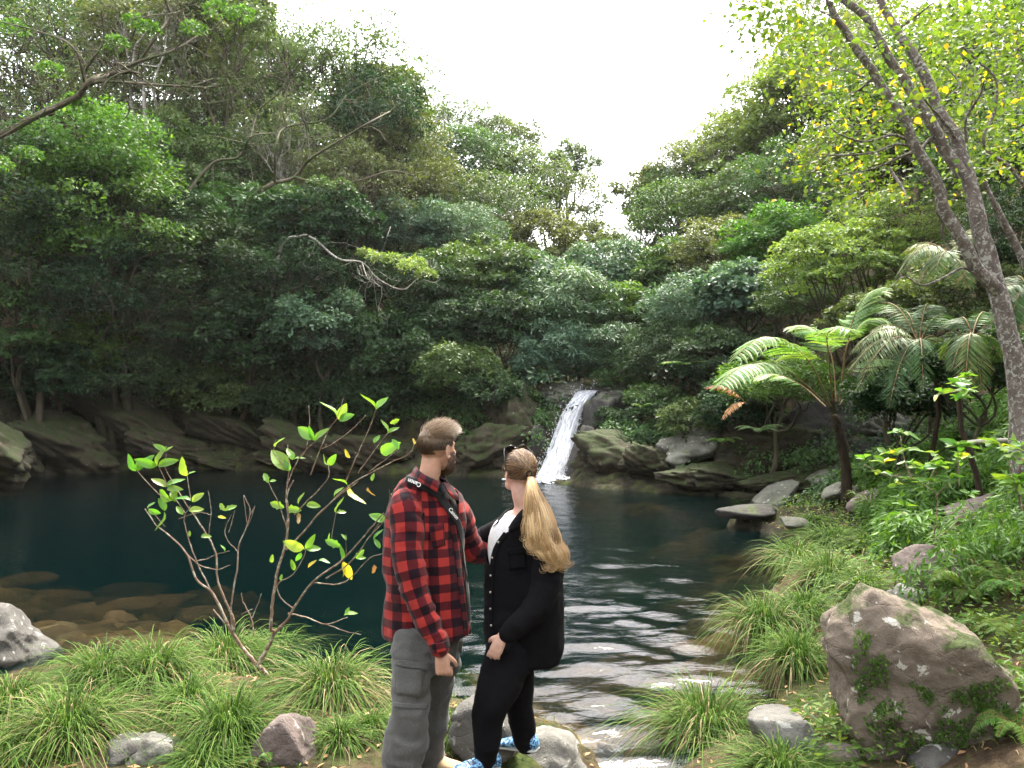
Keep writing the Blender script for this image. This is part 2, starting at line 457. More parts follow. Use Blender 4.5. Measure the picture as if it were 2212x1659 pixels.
water = link('pool_water', new_mesh('pool_water', V2, [np.concatenate([WQ, SQ]), BT], None, True, [m_water]))
tag(water, kind='structure')

# ------------------------------------------------------------------ rocks
_ico = {}
def ico(n):
    if n not in _ico:
        bm = bmesh.new(); bmesh.ops.create_icosphere(bm, subdivisions=n, radius=1)
        V = np.array([v.co[:] for v in bm.verts]); T = np.array([[v.index for v in f.verts] for f in bm.faces]); bm.free()
        _ico[n] = (V, T)
    return _ico[n]
def rock_shape(seed, sub=4, planes=11, sharp=.75, rough=.10, fine=.03, strata=0.0):
    """angular boulder: unit sphere cut by random planes, then weathered; roughly unit radius"""
    r = np.random.RandomState(seed); D, T = ico(sub)
    nrm_ = norm(r.randn(planes, 3)); off = r.uniform(.55, .95, planes)
    dots = D @ nrm_.T
    rad = np.where(dots > .05, off / np.maximum(dots, .05), 9.)
    rr = np.minimum(rad.min(1), 1.15)
    k = 10.0  # soft minimum for worn edges
    soft = -np.log(np.exp(-k * np.minimum(rad, 3)).sum(1) + np.exp(-k * 1.15)) / k
    rr = rr * sharp + soft * (1 - sharp)
    q = D * rr[:, None] + r.rand(3) * 50
    rr = rr * (1 + rough * (fbm(q, 4, 1.8) - .5) * 2 + fine * (fbm(q, 4, 7.) - .5) * 2)
    ridg = 1 - np.abs(fbm(q, 3, 2.6) - .5) * 2
    rr = rr - .05 * np.maximum(ridg - .9, 0) * 10 * rough * 3
    if strata:
        dv = norm(np.array([.45, .1, 1.])); s_ = (D * rr[:, None]) @ dv * 3.2 + fbm(q, 3, 1.2) * 2.2 + seed
        saw = s_ - np.floor(s_); rr = rr * (1 + strata * (np.minimum(saw * 1.4, (1 - saw) * 3.5) - .5))
    return D * rr[:, None], T
def rock(name, label, mat, c, size, seed, rot=(0, 0, 0), sub=4, group=None, cat='rock', outline=None, **kw):
    V, T = rock_shape(seed, sub, **kw)
    V = V / (V.max(0) - V.min(0)) * 2
    if outline is not None:      # outline seen from the front, in units of half width / half height
        pg = np.array(outline, float); a = np.arctan2(V[:, 2], V[:, 0]); best = np.full(len(V), .2)
        dx, dz = np.cos(a), np.sin(a)
        for i in range(len(pg)):
            p0, p1 = pg[i], pg[(i + 1) % len(pg)]; e = p1 - p0; den = dx * e[1] - dz * e[0]
            t_ = (p0[0] * e[1] - p0[1] * e[0]) / np.where(abs(den) < 1e-9, 1e-9, den); u_ = (p0[0] * dz - p0[1] * dx) / np.where(abs(den) < 1e-9, 1e-9, den)
            ok = (t_ > 0) & (u_ >= -.001) & (u_ <= 1.001); best = np.where(ok, np.maximum(best, t_), best)
        rr = np.hypot(V[:, 0], V[:, 2]); k_ = best * (.96 + .08 * fbm(V * 2.2 + seed, 3)); sh_ = np.clip(rr, 0, 1.2) ** .55
        V[:, 0] = dx * k_ * np.minimum(sh_, 1) * (.80 + .20 * rr); V[:, 2] = dz * k_ * np.minimum(sh_, 1) * (.80 + .20 * rr)
        V += -np.abs(fbm(V * 2.2 + seed, 4)[:, None] - .5) * .42 * norm(V) + .05 * norm(V) + (fbm(V * 11 + seed, 3)[:, None] - .5) * .03 * norm(V)
    V = V * (np.array(size) / 2)
    R = np.array(Euler([math.radians(a) for a in rot]).to_matrix())
    V = V @ R.T
    o = link(name, new_mesh(name, V, [T], None, True, [mat]), None, c)
    return tag(o, label, cat, group)

R_grey = rock_mat('rock_grey', (.11, .107, .10), (.035, .032, .03), (.26, .26, .245), lich=.8)
R_pale = rock_mat('rock_pale', (.185, .18, .165), (.06, .056, .05), (.34, .34, .32), lich=.8)
R_pink = rock_mat('rock_pink_grey', (.17, .135, .125), (.06, .048, .045), (.34, .32, .29), lich=.7)
R_big = rock_mat('rock_brown', (.200, .162, .130), (.06, .047, .038), (.46, .44, .40), moss=(.04,.055,.015), lich=.72, mossy=.55)
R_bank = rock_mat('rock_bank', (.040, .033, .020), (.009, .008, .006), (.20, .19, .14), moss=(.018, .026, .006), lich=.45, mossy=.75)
R_dark = rock_mat('rock_wet_dark', (.045, .043, .04), (.012, .012, .012), (.2, .2, .18), lich=.2, mossy=.3)
R_slab = rock_mat('rock_slab', (.16, .16, .135), (.045, .045, .035), (.36, .36, .32), lich=.7, mossy=.25)
R_sub = rock_mat('rock_submerged', (.12, .078, .037), (.03, .021, .011), (.19, .14, .08), lich=.5, mossy=.0)

# banks beyond the pool: (px, py of centre, depth, w, d, h metres, rot, seed, mat, label)
B = [
 (-60, 975, 17.2, 3.0, 2.6, 1.7, (0,28,10), 1, R_bank, 'mossy rock slope at the left edge of the picture, dipping into the pool'),
 (25, 1000, 17.4, 1.5, 1.8, .9, (0,30,0), 2, R_bank, 'green mossed boulder lowest at the left edge of the far bank'),
 (110, 975, 20.2, 2.6, 2.2, 1.4, (0,26,8), 3, R_bank, 'long mossy rock ledge sloping down behind the left-edge boulder'),
 (175, 1000, 20.6, 1.2, 1.2, .75, (0,15,20), 4, R_bank, 'rounded grey boulder at the waterline left of the dark gap in the bank'),
 (300, 930, 22.8, 3.6, 2.2, 1.3, (0,24,-5), 5, R_bank, 'broad tilted rock ledge high on the far left bank'),
 (380, 985, 22.2, 2.4, 1.8, 1.0, (0,16,12), 6, R_bank, 'brown rock shelf just over the water left of centre'),
 (520, 950, 22.9, 3.4, 2.0, 1.1, (0,22,4), 7, R_bank, 'slanting rock ledge in the middle of the far bank'),
 (480, 1000, 21.9, 1.6, 1.2, .5, (0,10,0), 8, R_bank, 'low flat rock at the waterline behind the sapling'),
 (650, 975, 22.6, 3.0, 2.0, 1.2, (0,22,-8), 9, R_bank, 'dark mossy ledge sloping to the water behind the sapling top'),
 (610, 1005, 21.8, 1.5, 1.0, .5, (0,8,5), 10, R_bank, 'pale topped low rock at the waterline right of the sapling'),
 (790, 990, 22.2, 2.6, 1.8, 1.1, (0,15,6), 11, R_bank, 'mossy rock on the far bank left of the man'),
 (1040, 990, 21.6, 2.2, 1.6, 1.4, (0,-12,0), 13, R_bank, 'mossy bank rock between the two heads'),
 (1120, 930, 21.6, 1.6, 1.6, 2.4, (0,-28,0), 14, R_bank, 'green mossed rock wall left of the waterfall'),
 (1090, 985, 20.9, 1.1, 1.2, 1.6, (0,-22,0), 15, R_bank, 'lower mossy step of the rock wall left of the waterfall'),
 (1143, 990, 20.9, .5, .9, 1.7, (0,22,0), 16, R_dark, 'wet black rock touching the left side of the waterfall'),
 (1256, 990, 20.3, .62, 1.1, 1.8, (0,18,0), 17, R_dark, 'wet dark rock face hugging the right side of the waterfall'),
 (1300, 925, 21.6, 1.1, 1.2, 2.1, (0,8,30), 18, R_dark, 'tall shaded rock wall right of the upper waterfall'),
 (1225, 845, 23.2, 1.6, 1.0, .7, (0,0,0), 19, R_slab, 'grey rock lying left of the lip of the waterfall'),
 (1310, 850, 23.0, 1.2, 1.0, .5, (0,0,0), 20, R_dark, 'dark rock lying right of the lip of the waterfall'),
 (1330, 1000, 19.2, 1.9, 1.5, 1.25, (0,6,-12), 21, R_bank, 'big mossy rock with a dark undercut right of the waterfall foot'),
 (1405, 1020, 18.4, 1.5, 1.2, .95, (0,14,10), 22, R_bank, 'lichen spotted rock nose jutting over the water'),
 (1378, 955, 19.4, .55, .5, .6, (10,0,0), 23, R_slab, 'small pale boulder standing upright on the right bank'),
 (1362, 992, 18.6, .45, .4, .5, (0,-30,0), 24, R_slab, 'pale angular stone set below the upright pale boulder'),
 (1500, 985, 18.6, 1.6, 1.3, 1.0, (0,-12,8), 25, R_slab, 'grey rock with a dark cleft under it on the right bank'),
 (1560, 1045, 16.6, 2.0, 1.2, .55, (0,4,5), 26, R_bank, 'low brown earth-covered rock at the right waterline'),
 (1640, 985, 17.4, 2.2, 1.8, 1.5, (0,-8,0), 27, R_bank, 'dark overgrown rock mass behind the tree fern'),
 (1770, 960, 15.8, 1.6, 1.4, 1.4, (0,0,20), 28, R_dark, 'shaded rock wall directly behind the tree fern stem'),
 (1700, 1050, 15.0, 1.5, 1.0, .5, (0,-8,0), 29, R_bank, 'half buried brown rock between the water and the tree fern'),
 (1925, 935, 11.5, .75, .6, .5, (0,0,0), 30, R_slab, 'grey boulder in the shade right of the tree fern'),
 (1900, 985, 11.0, .6, .6, .4, (0,0,30), 31, R_dark, 'smaller dark boulder under the shaded grey one'),
]
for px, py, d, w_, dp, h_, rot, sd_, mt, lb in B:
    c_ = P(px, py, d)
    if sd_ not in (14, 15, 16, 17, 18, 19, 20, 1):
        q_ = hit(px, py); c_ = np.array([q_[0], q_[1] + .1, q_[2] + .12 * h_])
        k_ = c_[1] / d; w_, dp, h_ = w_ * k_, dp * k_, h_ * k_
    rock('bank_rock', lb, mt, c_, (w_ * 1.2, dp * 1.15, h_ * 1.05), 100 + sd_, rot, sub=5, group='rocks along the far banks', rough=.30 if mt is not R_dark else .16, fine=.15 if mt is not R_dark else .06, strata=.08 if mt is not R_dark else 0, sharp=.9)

# slabs on the right shore
def SL(px, py):
    q = hit(px, py); return q + [0, .05, .14]
rock('shore_slab', 'long lichen speckled grey slab leaning down into the water on the right shore', R_slab, SL(1665,1097), (1.6,.9,.42), 201, (8,-24,8), rough=.1, fine=.05)
rock('shore_slab', 'low wet rock tip reaching furthest left into the water, below the leaning slab', R_dark, SL(1612,1128), (1.0,.6,.22), 202, (0,-4,0), rough=.1)
rock('shore_slab', 'flat pale slab behind the upper end of the leaning slab', R_slab, SL(1790,1048), (1.3,.8,.3), 203, (10,-14,0), rough=.1)
rock('shore_slab', 'pale stone under the tree fern trunk', R_slab, SL(1815,1085), (.7,.5,.25), 204, (10,-10,0), rough=.1)
rock('shore_slab', 'small white edged rock at the water by the grass slope', R_slab, SL(1712,1152), (.42,.4,.22), 205, (0,10,0))
rock('shore_slab', 'brown rock lying right of the tree fern trunk', R_pink, SL(1890,1105), (.75,.6,.4), 206, (0,-12,20))
rock('shore_slab', 'broad flat grey slab tilted up to the right among the ferns', R_pink, SL(2110,1128), (.85,.5,.2), 207, (12,-17,0), planes=8, rough=.06)

# boulders of the foreground: measured by the pixels they cover
def fg(name, label, mat, x0, x1, y0, y1, d, depth, seed, rot=(0,0,0), sub=5, **kw):
    h_ = hit((x0 + x1) / 2, y1 - (y1 - y0) * .12); d = h_[1] + depth * .25 if y1 < 1640 else hit((x0 + x1) / 2, 1648)[1] + depth * .3
    c = P((x0 + x1) / 2, (y0 + y1) / 2, d); s = d / F
    return rock(name, label, mat, c, ((x1 - x0) * s, depth, (y1 - y0) * s), seed, rot, sub, **kw)
fg('boulder', 'large reddish brown boulder with moss and white lichen filling the lower right', R_big, 1768, 2125, 1272, 1655, 5.2, .85, 311, (0,0,0), sub=6, planes=9, rough=.07, fine=.03, outline=[(-1,-.6),(-1,.35),(-.84,.62),(-.40,1.0),(-.05,.88),(.36,.74),(.72,.56),(1.0,.22),(1.02,-.45),(.8,-1),(-.6,-1)], cat='boulder')
fg('boulder', 'grey boulder with white lower face on the fern slope right of the grass', R_pink, 1925, 2085, 1175, 1300, 8.0, .6, 302, cat='boulder')
fg('boulder', 'small pale boulder peeping out behind the top of the large brown boulder', R_pale, 1915, 1995, 1262, 1330, 6.9, .4, 303, sub=4, cat='boulder')
fg('boulder', 'pale grey pointed boulder standing in the water at the left edge', R_grey, -90, 112, 1302, 1470, 6.7, .7, 304, (0,4,0), outline=[(-1,-.8),(-1,.6),(-.35,1),(.0,.86),(.55,.25),(1,-.35),(1,-.9)], cat='boulder')
fg('boulder', 'cracked light grey boulder among the grass at the bottom left', R_pale, 232, 430, 1572, 1740, 4.5, .5, 305, (0,0,0), outline=[(-1,-1),(-.95,-.2),(-.35,.75),(.1,1),(.65,.75),(1,0),(1,-1)], cat='boulder')
fg('boulder', 'rounded pinkish grey boulder at the bottom between grass and man', R_pink, 548, 712, 1536, 1720, 4.6, .45, 306, outline=[(-1,-1),(-.95,.1),(-.5,.8),(-.1,1),(.35,.75),(.9,.0),(1,-1)], cat='boulder')
fg('boulder', 'flat topped light grey boulder the woman stands on', R_pale, 985, 1300, 1560, 1800, 4.55, .95, 307, (0,0,0), outline=[(-1,-1),(-.98,.1),(-.6,.55),(.1,.9),(.35,1),(.6,.78),(.85,.3),(1,-.3),(1,-1)], cat='boulder')
fg('boulder', 'sunken pale boulder behind the legs of the couple', R_grey, 960, 1120, 1503, 1650, 5.25, .5, 308, cat='boulder')
fg('boulder', 'small dark grey stone in the water beside the woman\'s boulder', R_grey, 1282, 1345, 1598, 1670, 4.75, .25, 309, sub=4, cat='boulder')
fg('boulder', 'blue grey stone at the very bottom right corner', R_grey, 1970, 2150, 1612, 1720, 4.3, .4, 310, cat='boulder')
fg('boulder', 'whitish flat rock between two grass tussocks in front of the brown boulder', R_pale, 1620, 1775, 1530, 1660, 4.9, .5, 313, cat='boulder')
fg('boulder', 'low grey stone at the bottom left corner', R_grey, 15, 125, 1618, 1700, 4.6, .3, 314, sub=4, cat='boulder')
fg('boulder', 'small grey stone left of the cracked light boulder', R_grey, 225, 330, 1590, 1650, 5.0, .3, 315, sub=4, cat='boulder')
fg('boulder', 'flat stone at the bottom under the last grass tussock', R_pink, 1760, 1910, 1615, 1690, 4.6, .35, 316, sub=4, cat='boulder')
fg('boulder', 'tan flat stone under the man\'s boots', R_pale, 790, 1010, 1650, 1760, 4.2, .6, 318, sub=4, cat='boulder')
fg('boulder', 'tiny pale stone tip breaking the water at the left edge', R_grey, -20, 14, 1172, 1200, 11.5, .3, 319, sub=3, cat='boulder')
# submerged stones seen through the shallow water
rs = np.random.RandomState(5)
SUBM = [(130,1185,2.0),(40,1245,1.5),(250,1190,1.4),(300,1235,1.7),(110,1280,1.6),(215,1275,1.3),(290,1310,1.2),(150,1330,1.3),(60,1330,1.0),
        (250,1365,.7),(350,1290,1.3),(430,1330,1.1),(420,1250,1.4),(760,1330,1.2),(720,1400,.9),(1400,1490,.5),(1330,1545,.5),(1230,1500,.5),(1500,1440,.8),
        (1440,1545,.45),(1290,1460,.6),(1560,1390,.9),(1380,1420,.8)]
SUBL = ['widest submerged brown stone, farthest out at left', 'submerged stone at the left edge just above the pointed boulder level', 'submerged stone right of the widest one', 'dim submerged stone at the outer right of the left shoal', 'reddish submerged stone in the middle of the left shoal', 'submerged stone touching its right neighbour in the left shoal', 'submerged stone nearest the left tussocks', 'submerged stone right beside the tip of the pointed boulder', 'submerged stone half hidden behind the pointed boulder', 'small submerged stone at the top edge of the fresh green tussock', 'dark submerged stone left of the sapling twigs', 'submerged stone seen between the two stems of the sapling', 'deep dim submerged stone behind the left sapling branches', 'submerged stone right of the sapling behind its twigs', 'small submerged stone at the grass right of the sapling', 'small brown stone under the bright ripples at right', "brown stone under the ripples beside the woman's boulder", "brown stone under the ripples right of the woman's knees", 'submerged stone at the left side of the fountain shaped tussock', 'small submerged stone below the fountain shaped tussock tips', 'submerged stone just right of the black jacket hem', 'submerged stone at the water edge by the arching tussock', 'submerged stone in the middle of the right shallows']
for i, (px, py, w_) in enumerate(SUBM):
    p = PW(px, py, -.35); z = ground_z(p[0], p[1])
    rock('submerged_stone', SUBL[i], R_sub, (p[0], p[1], z - .02), (w_ * .62, w_ * .6, .20), 400 + i, (0, 0, rs.rand() * 360), sub=3,
         group='stones under the water', planes=14, rough=.1)

# ------------------------------------------------------------------ waterfall
m_fall, t = nmat('falling_water')
at = N_(t, 'Attribute', attribute_name='uvf')
mp = N_(t, 'Mapping'); mp.inputs['Scale'].default_value = (7, 1.6, 1); t.links.new(at.outputs['Vector'], mp.inputs['Vector'])
s1 = noise(t, 1.6, 7, mp.outputs[0], .68, .9)
col = ramp(t, s1, [(.28, (.03, .035, .045)), (.36, (.22, .24, .28)), (.45, (.50, .53, .59)), (.58, (.78, .80, .85))])
p = finish(t, col, .35, .5, bump(t, s1, .9, .08), transl=.25)
# left/right edges of the falling sheet in the picture, with depth
fe = [(1262,1300,843,22.6),(1250,1288,846,22.2),(1238,1278,857,21.9),(1226,1266,877,21.6),(1212,1254,900,21.3),(1200,1246,930,21.0),
      (1188,1240,960,20.7),(1176,1232,990,20.35),(1164,1222,1020,20.0),(1154,1214,1040,19.7),(1150,1212,1047,19.6)]
fe = smooth_path(np.array(fe, float), 12); nu = 60
V = []; U = []
for i, (xl, xr, yy, dd) in enumerate(fe):
    v = i / (len(fe) - 1)
    for j in range(nu):
        u = j / (nu - 1)
        wob = (fbm(np.array([[v * 9., 3.3, 1.]]), 3)[0] - .5) * 12 * (u < .5) + (fbm(np.array([[v * 11., 7.3, 4.]]), 3)[0] - .5) * 12 * (u >= .5)
        q = P(xl + (xr - xl) * u + wob * abs(u - .5) * 2, yy, dd)
        q[1] -= math.sin(u * PI) * .22
        V.append(q); U.append((u, v * 5, 0))
V = np.array(V); U = np.array(U)
V[:, 1] -= (fbm(U * [6, 1.4, 1] + 3, 4, 1.) - .5) * .30 * np.sin(np.clip(U[:, 0], 0.02, .98) * PI)
nr = len(fe); q = (np.arange(nr - 1)[:, None] * nu + np.arange(nu - 1)[None])
Q = np.stack([q, q + 1, q + nu + 1, q + nu], -1).reshape(-1, 4)
wf = thing('waterfall', 'white waterfall sliding down a dark rock chute into the pool', 'waterfall', P(1180,1045,19.6))
base = np.array(wf.location)
link('falling_sheet', new_mesh('falling_sheet', V - base, [Q], {'uvf': ('POINT', U)}, True, [m_fall]), wf)
# loose drops and froth along the edges and at the foot
r = np.random.RandomState(3); D0, T0_ = ico(1); mb = MB()
for i in range(900):
    v = r.rand() ** .7; e = fe[int(v * (nr - 1))]; side = r.rand() < .6
    x_ = e[0] - abs(r.randn()) * 9 * v + 3 if side else e[1] + abs(r.randn()) * 5 * v - 3
    q_ = P(x_, e[2] + r.randn() * 14, e[3] - .05 - r.rand() * .2); s_ = r.uniform(.004, .013)
    mb.add(D0 * s_ * [1, 1, 1.8] + q_ - base, None, T0_)
for i in range(1300):
    a = r.rand() * 2 * PI; rr_ = abs(r.randn()) * .30
    q_ = np.array([P(1183,1046,19.5)[0] + math.cos(a) * rr_ * 1.3, 19.45 + math.sin(a) * rr_ * .7, .0 + abs(r.randn()) * .035]); s_ = r.uniform(.012, .05)
    mb.add(D0 * s_ * [1.3, 1.3, .6] + q_ - base, None, T0_)
m_foam, t = nmat('foam'); finish(t, (.45, .48, .53), .5, .4, transl=.2)
tag(mb.obj('spray', m_foam, wf), kind='stuff')
# ================================================================== FOREST
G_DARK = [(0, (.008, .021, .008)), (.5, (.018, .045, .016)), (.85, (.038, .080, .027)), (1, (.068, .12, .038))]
G_MID = [(0, (0.018, 0.043, 0.011)), (.5, (0.044, 0.095, 0.023)), (.85, (0.086, 0.151, 0.040)), (1, (0.143, 0.203, 0.062))]
G_OLIVE = [(0, (0.035, 0.053, 0.017)), (.5, (0.076, 0.110, 0.033)), (.85, (0.135, 0.176, 0.058)), (1, (0.203, 0.211, 0.096))]
G_BLUE = [(0, (0.024, 0.059, 0.033)), (.5, (0.057, 0.118, 0.064)), (.85, (0.121, 0.204, 0.113)), (1, (0.230, 0.323, 0.205))]
G_BRIGHT = [(0, (0.019, 0.062, 0.009)), (.5, (0.046, 0.125, 0.016)), (.85, (0.090, 0.206, 0.027)), (1, (0.156, 0.275, 0.046))]
G_YEL = [(0, (.045, .085, .012)), (.5, (.095, .150, .022)), (.9, (.19, .24, .035)), (.94, (.42, .33, .02)), (1, (.5, .34, .02))]
G_FEATH = [(0, (0.056, 0.104, 0.024)), (.5, (0.125, 0.189, 0.045)), (.85, (0.213, 0.279, 0.074)), (1, (0.325, 0.377, 0.119))]
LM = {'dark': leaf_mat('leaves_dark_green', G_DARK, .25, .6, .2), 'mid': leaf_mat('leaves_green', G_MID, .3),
      'olive': leaf_mat('leaves_olive', G_OLIVE, .32), 'blue': leaf_mat('leaves_blue_green', G_BLUE, .25),
      'bright': leaf_mat('leaves_bright_green', G_BRIGHT, .4), 'yel': leaf_mat('leaves_yellow_green', G_YEL, .5),
      'feath': leaf_mat('leaves_feathery_yellow_green', G_FEATH, .4)}
BK = {'grey': bark_mat('bark_grey', (.10, .085, .07), (.27, .25, .22), (.36, .36, .32), 5),
      'mossy': bark_mat('bark_mossy', (.035, .028, .018), (.10, .085, .06), (.035, .06, .015), 5),
      'dark': bark_mat('bark_dark', (.03, .024, .018), (.085, .068, .05), (.05, .06, .025), 5),
      'pale': bark_mat('bark_pale', (.2, .18, .15), (.42, .40, .35), None, 4)}

def curve_pts(r, a, b, n=6, wob=.12, sag=0.0):
    a = np.asarray(a, float); b = np.asarray(b, float); L = np.linalg.norm(b - a)
    t = np.linspace(0, 1, n)[:, None]
    k = r.randn(3) * wob * L; k2 = r.randn(3) * wob * .5 * L
    p = a * (1 - t) + b * t + np.sin(t * PI) * k + np.sin(t * 2 * PI) * k2
    p[:, 2] += np.sin(t[:, 0] * PI) * sag * L
    return p

def pad_leaves(mb, r, tips, outd, rad, n, leaf, flat, tint, up=.65, droop=0., asp=.45):
    """leaf masses: each tip carries a shallow dome of leaves, denser on its upper skin"""
    k = len(tips); tot = n * k
    idx = np.repeat(np.arange(k), n)
    rr = rad[idx] * np.sqrt(r.rand(tot)); a = r.rand(tot) * 2 * PI
    sub = .55 + .45 * np.sin(a * 3 + idx * 1.7) * np.sin(idx * .9 + rr * 5)      # lobed outline
    rr = rr * (.75 + .25 * sub)
    x = np.cos(a) * rr; y = np.sin(a) * rr
    dome = flat * rad[idx] * (1 - (rr / rad[idx]) ** 2)
    z = dome - np.abs(r.randn(tot)) * flat * rad[idx] * .40
    O = outd[idx]
    C = tips[idx] + np.stack([x, y, z], -1)
    C[:, :2] += O[:, :2] * (z * .0)[:, None]
    C[:, 2] -= rr * .12
    D = np.stack([x, y, np.zeros(tot)], -1) / np.maximum(rr, .05)[:, None] * .8 + r.randn(tot, 3) * .55
    D[:, 2] -= droop
    N = np.stack([np.zeros(tot), np.zeros(tot), np.full(tot, up)], -1) + O * .55 + r.randn(tot, 3) * .5
    L = (leaf[idx] if hasattr(leaf, '__len__') else leaf) * r.uniform(.6, 1.25, tot)
    base = (tint[idx] if hasattr(tint, '__len__') else tint)
    rnd = np.clip(base + r.randn(tot) * .17, 0, 1)
    leaves(mb, C, D, N, L, L * asp, rnd)

def tree(name, label, base, top, rx, ry, rz, leafm='mid', barkm='grey', seed=0, tips=46, per=130, leaf=.15, flat=.6, padr=.26,
         group=None, cat='tree', limbs=5, trunk_r=None, lean=None, open_=0.0, twigs=True, low=.72, droop=.15, asp=.45, bare=0):
    """base: foot of the trunk (world); top: centre of the crown (world)"""
    r = np.random.RandomState(seed)
    base = np.asarray(base, float); c = np.asarray(top, float) - base
    H = max(c[2], .4)
    tr_ = trunk_r or .026 * (rx + H * .35)
    root = thing(name, label, cat, base, group)
    # tips: upper shell of a lumpy ellipsoid plus some inner ones
    u = norm(r.randn(tips * 3, 3)); u = u[u[:, 2] > -low][:tips]
    k = len(u)
    shell = 1 - .5 * (r.rand(k) ** 2.2)
    lump = .82 + .36 * fbm(u * 1.3 + seed * 3.1, 2, 1.6)
    T = c + u * np.array([rx, ry, rz]) * (shell * lump)[:, None]
    wood = MB()
    fork = c * np.array([.55, .55, 1]) * [1, 1, .5] if lean is None else np.array(lean, float)
    fork[2] = min(fork[2], c[2] - rz * .35)
    fork[2] = max(fork[2], H * .25)
    tp = curve_pts(r, (0, 0, -.3), fork, 8, .06)
    tube(wood, tp, np.linspace(tr_ * 1.25, tr_ * .8, 8), 7)
    # limbs by direction clusters
    seeds = T[r.choice(k, limbs, replace=False)]
    for _ in range(3):
        lab = np.argmin(((T[:, None] - seeds[None]) ** 2).sum(-1), 1)
        seeds = np.array([T[lab == j].mean(0) if (lab == j).any() else seeds[j] for j in range(limbs)])
    for j in range(limbs):
        M = T[lab == j]
        if not len(M): continue
        node = fork + (seeds[j] - fork) * .55 + r.randn(3) * .12 * rx
        lp = curve_pts(r, fork, node, 7, .10); tube(wood, lp, np.linspace(tr_ * .62, tr_ * .34, 7), 6)
        # secondary
        nk = max(1, len(M) // 4); sc_ = M[r.choice(len(M), nk, replace=False)]
        l2 = np.argmin(((M[:, None] - sc_[None]) ** 2).sum(-1), 1)
        for q in range(nk):
            MM = M[l2 == q]
            if not len(MM): continue
            n2 = node + (MM.mean(0) - node) * .55 + r.randn(3) * .06 * rx
            tube(wood, curve_pts(r, node, n2, 5, .10), np.linspace(tr_ * .30, tr_ * .17, 5), 5, cap=False)
            for tpnt in MM:
                e = tpnt - [0, 0, .08 * rz]
                cp = curve_pts(r, n2, e, 5, .10)
                tube(wood, cp, np.linspace(tr_ * .16, tr_ * .05, 5), 4, cap=False)
                if twigs:
                    for _ in range(3):
                        e2 = e + r.randn(3) * [.3, .3, .12] * padr * rx * 1.6
                        tube(wood, curve_pts(r, cp[-2], e2, 3, .1), [tr_ * .06, tr_ * .045, tr_ * .02], 3, cap=False)
    for _ in range(bare):
        e = c + norm(r.randn(3) * [1, 1, .4]) * [rx * 1.1, ry * 1.1, rz * .8]
        p0 = fork + (e - fork) * .3
        cp = curve_pts(r, p0, e, 7, .12); tube(wood, cp, np.linspace(tr_ * .3, tr_ * .06, 7), 4, cap=False)
        for _ in range(6):
            i_ = r.randint(2, 6); tube(wood, curve_pts(r, cp[i_], cp[i_] + r.randn(3) * .28 * rx, 4, .12), np.linspace(tr_ * .1, tr_ * .03, 4), 3, cap=False)
    wood.obj('trunk', BK[barkm], root, True)
    keep = r.rand(k) > open_
    Tk = T[keep]; uk = u[keep]
    lf = MB(); rad = padr * rx * r.uniform(.7, 1.3, len(Tk))
    tint = .42 + .25 * (r.rand(len(Tk)) - .5) * 2 * .7 + .10 * uk[:, 2]
    pad_leaves(lf, r, Tk, uk, rad, per, leaf, flat, tint, droop=droop, asp=asp)
    crown = lf.obj('crown', LM[leafm], root)
    return root

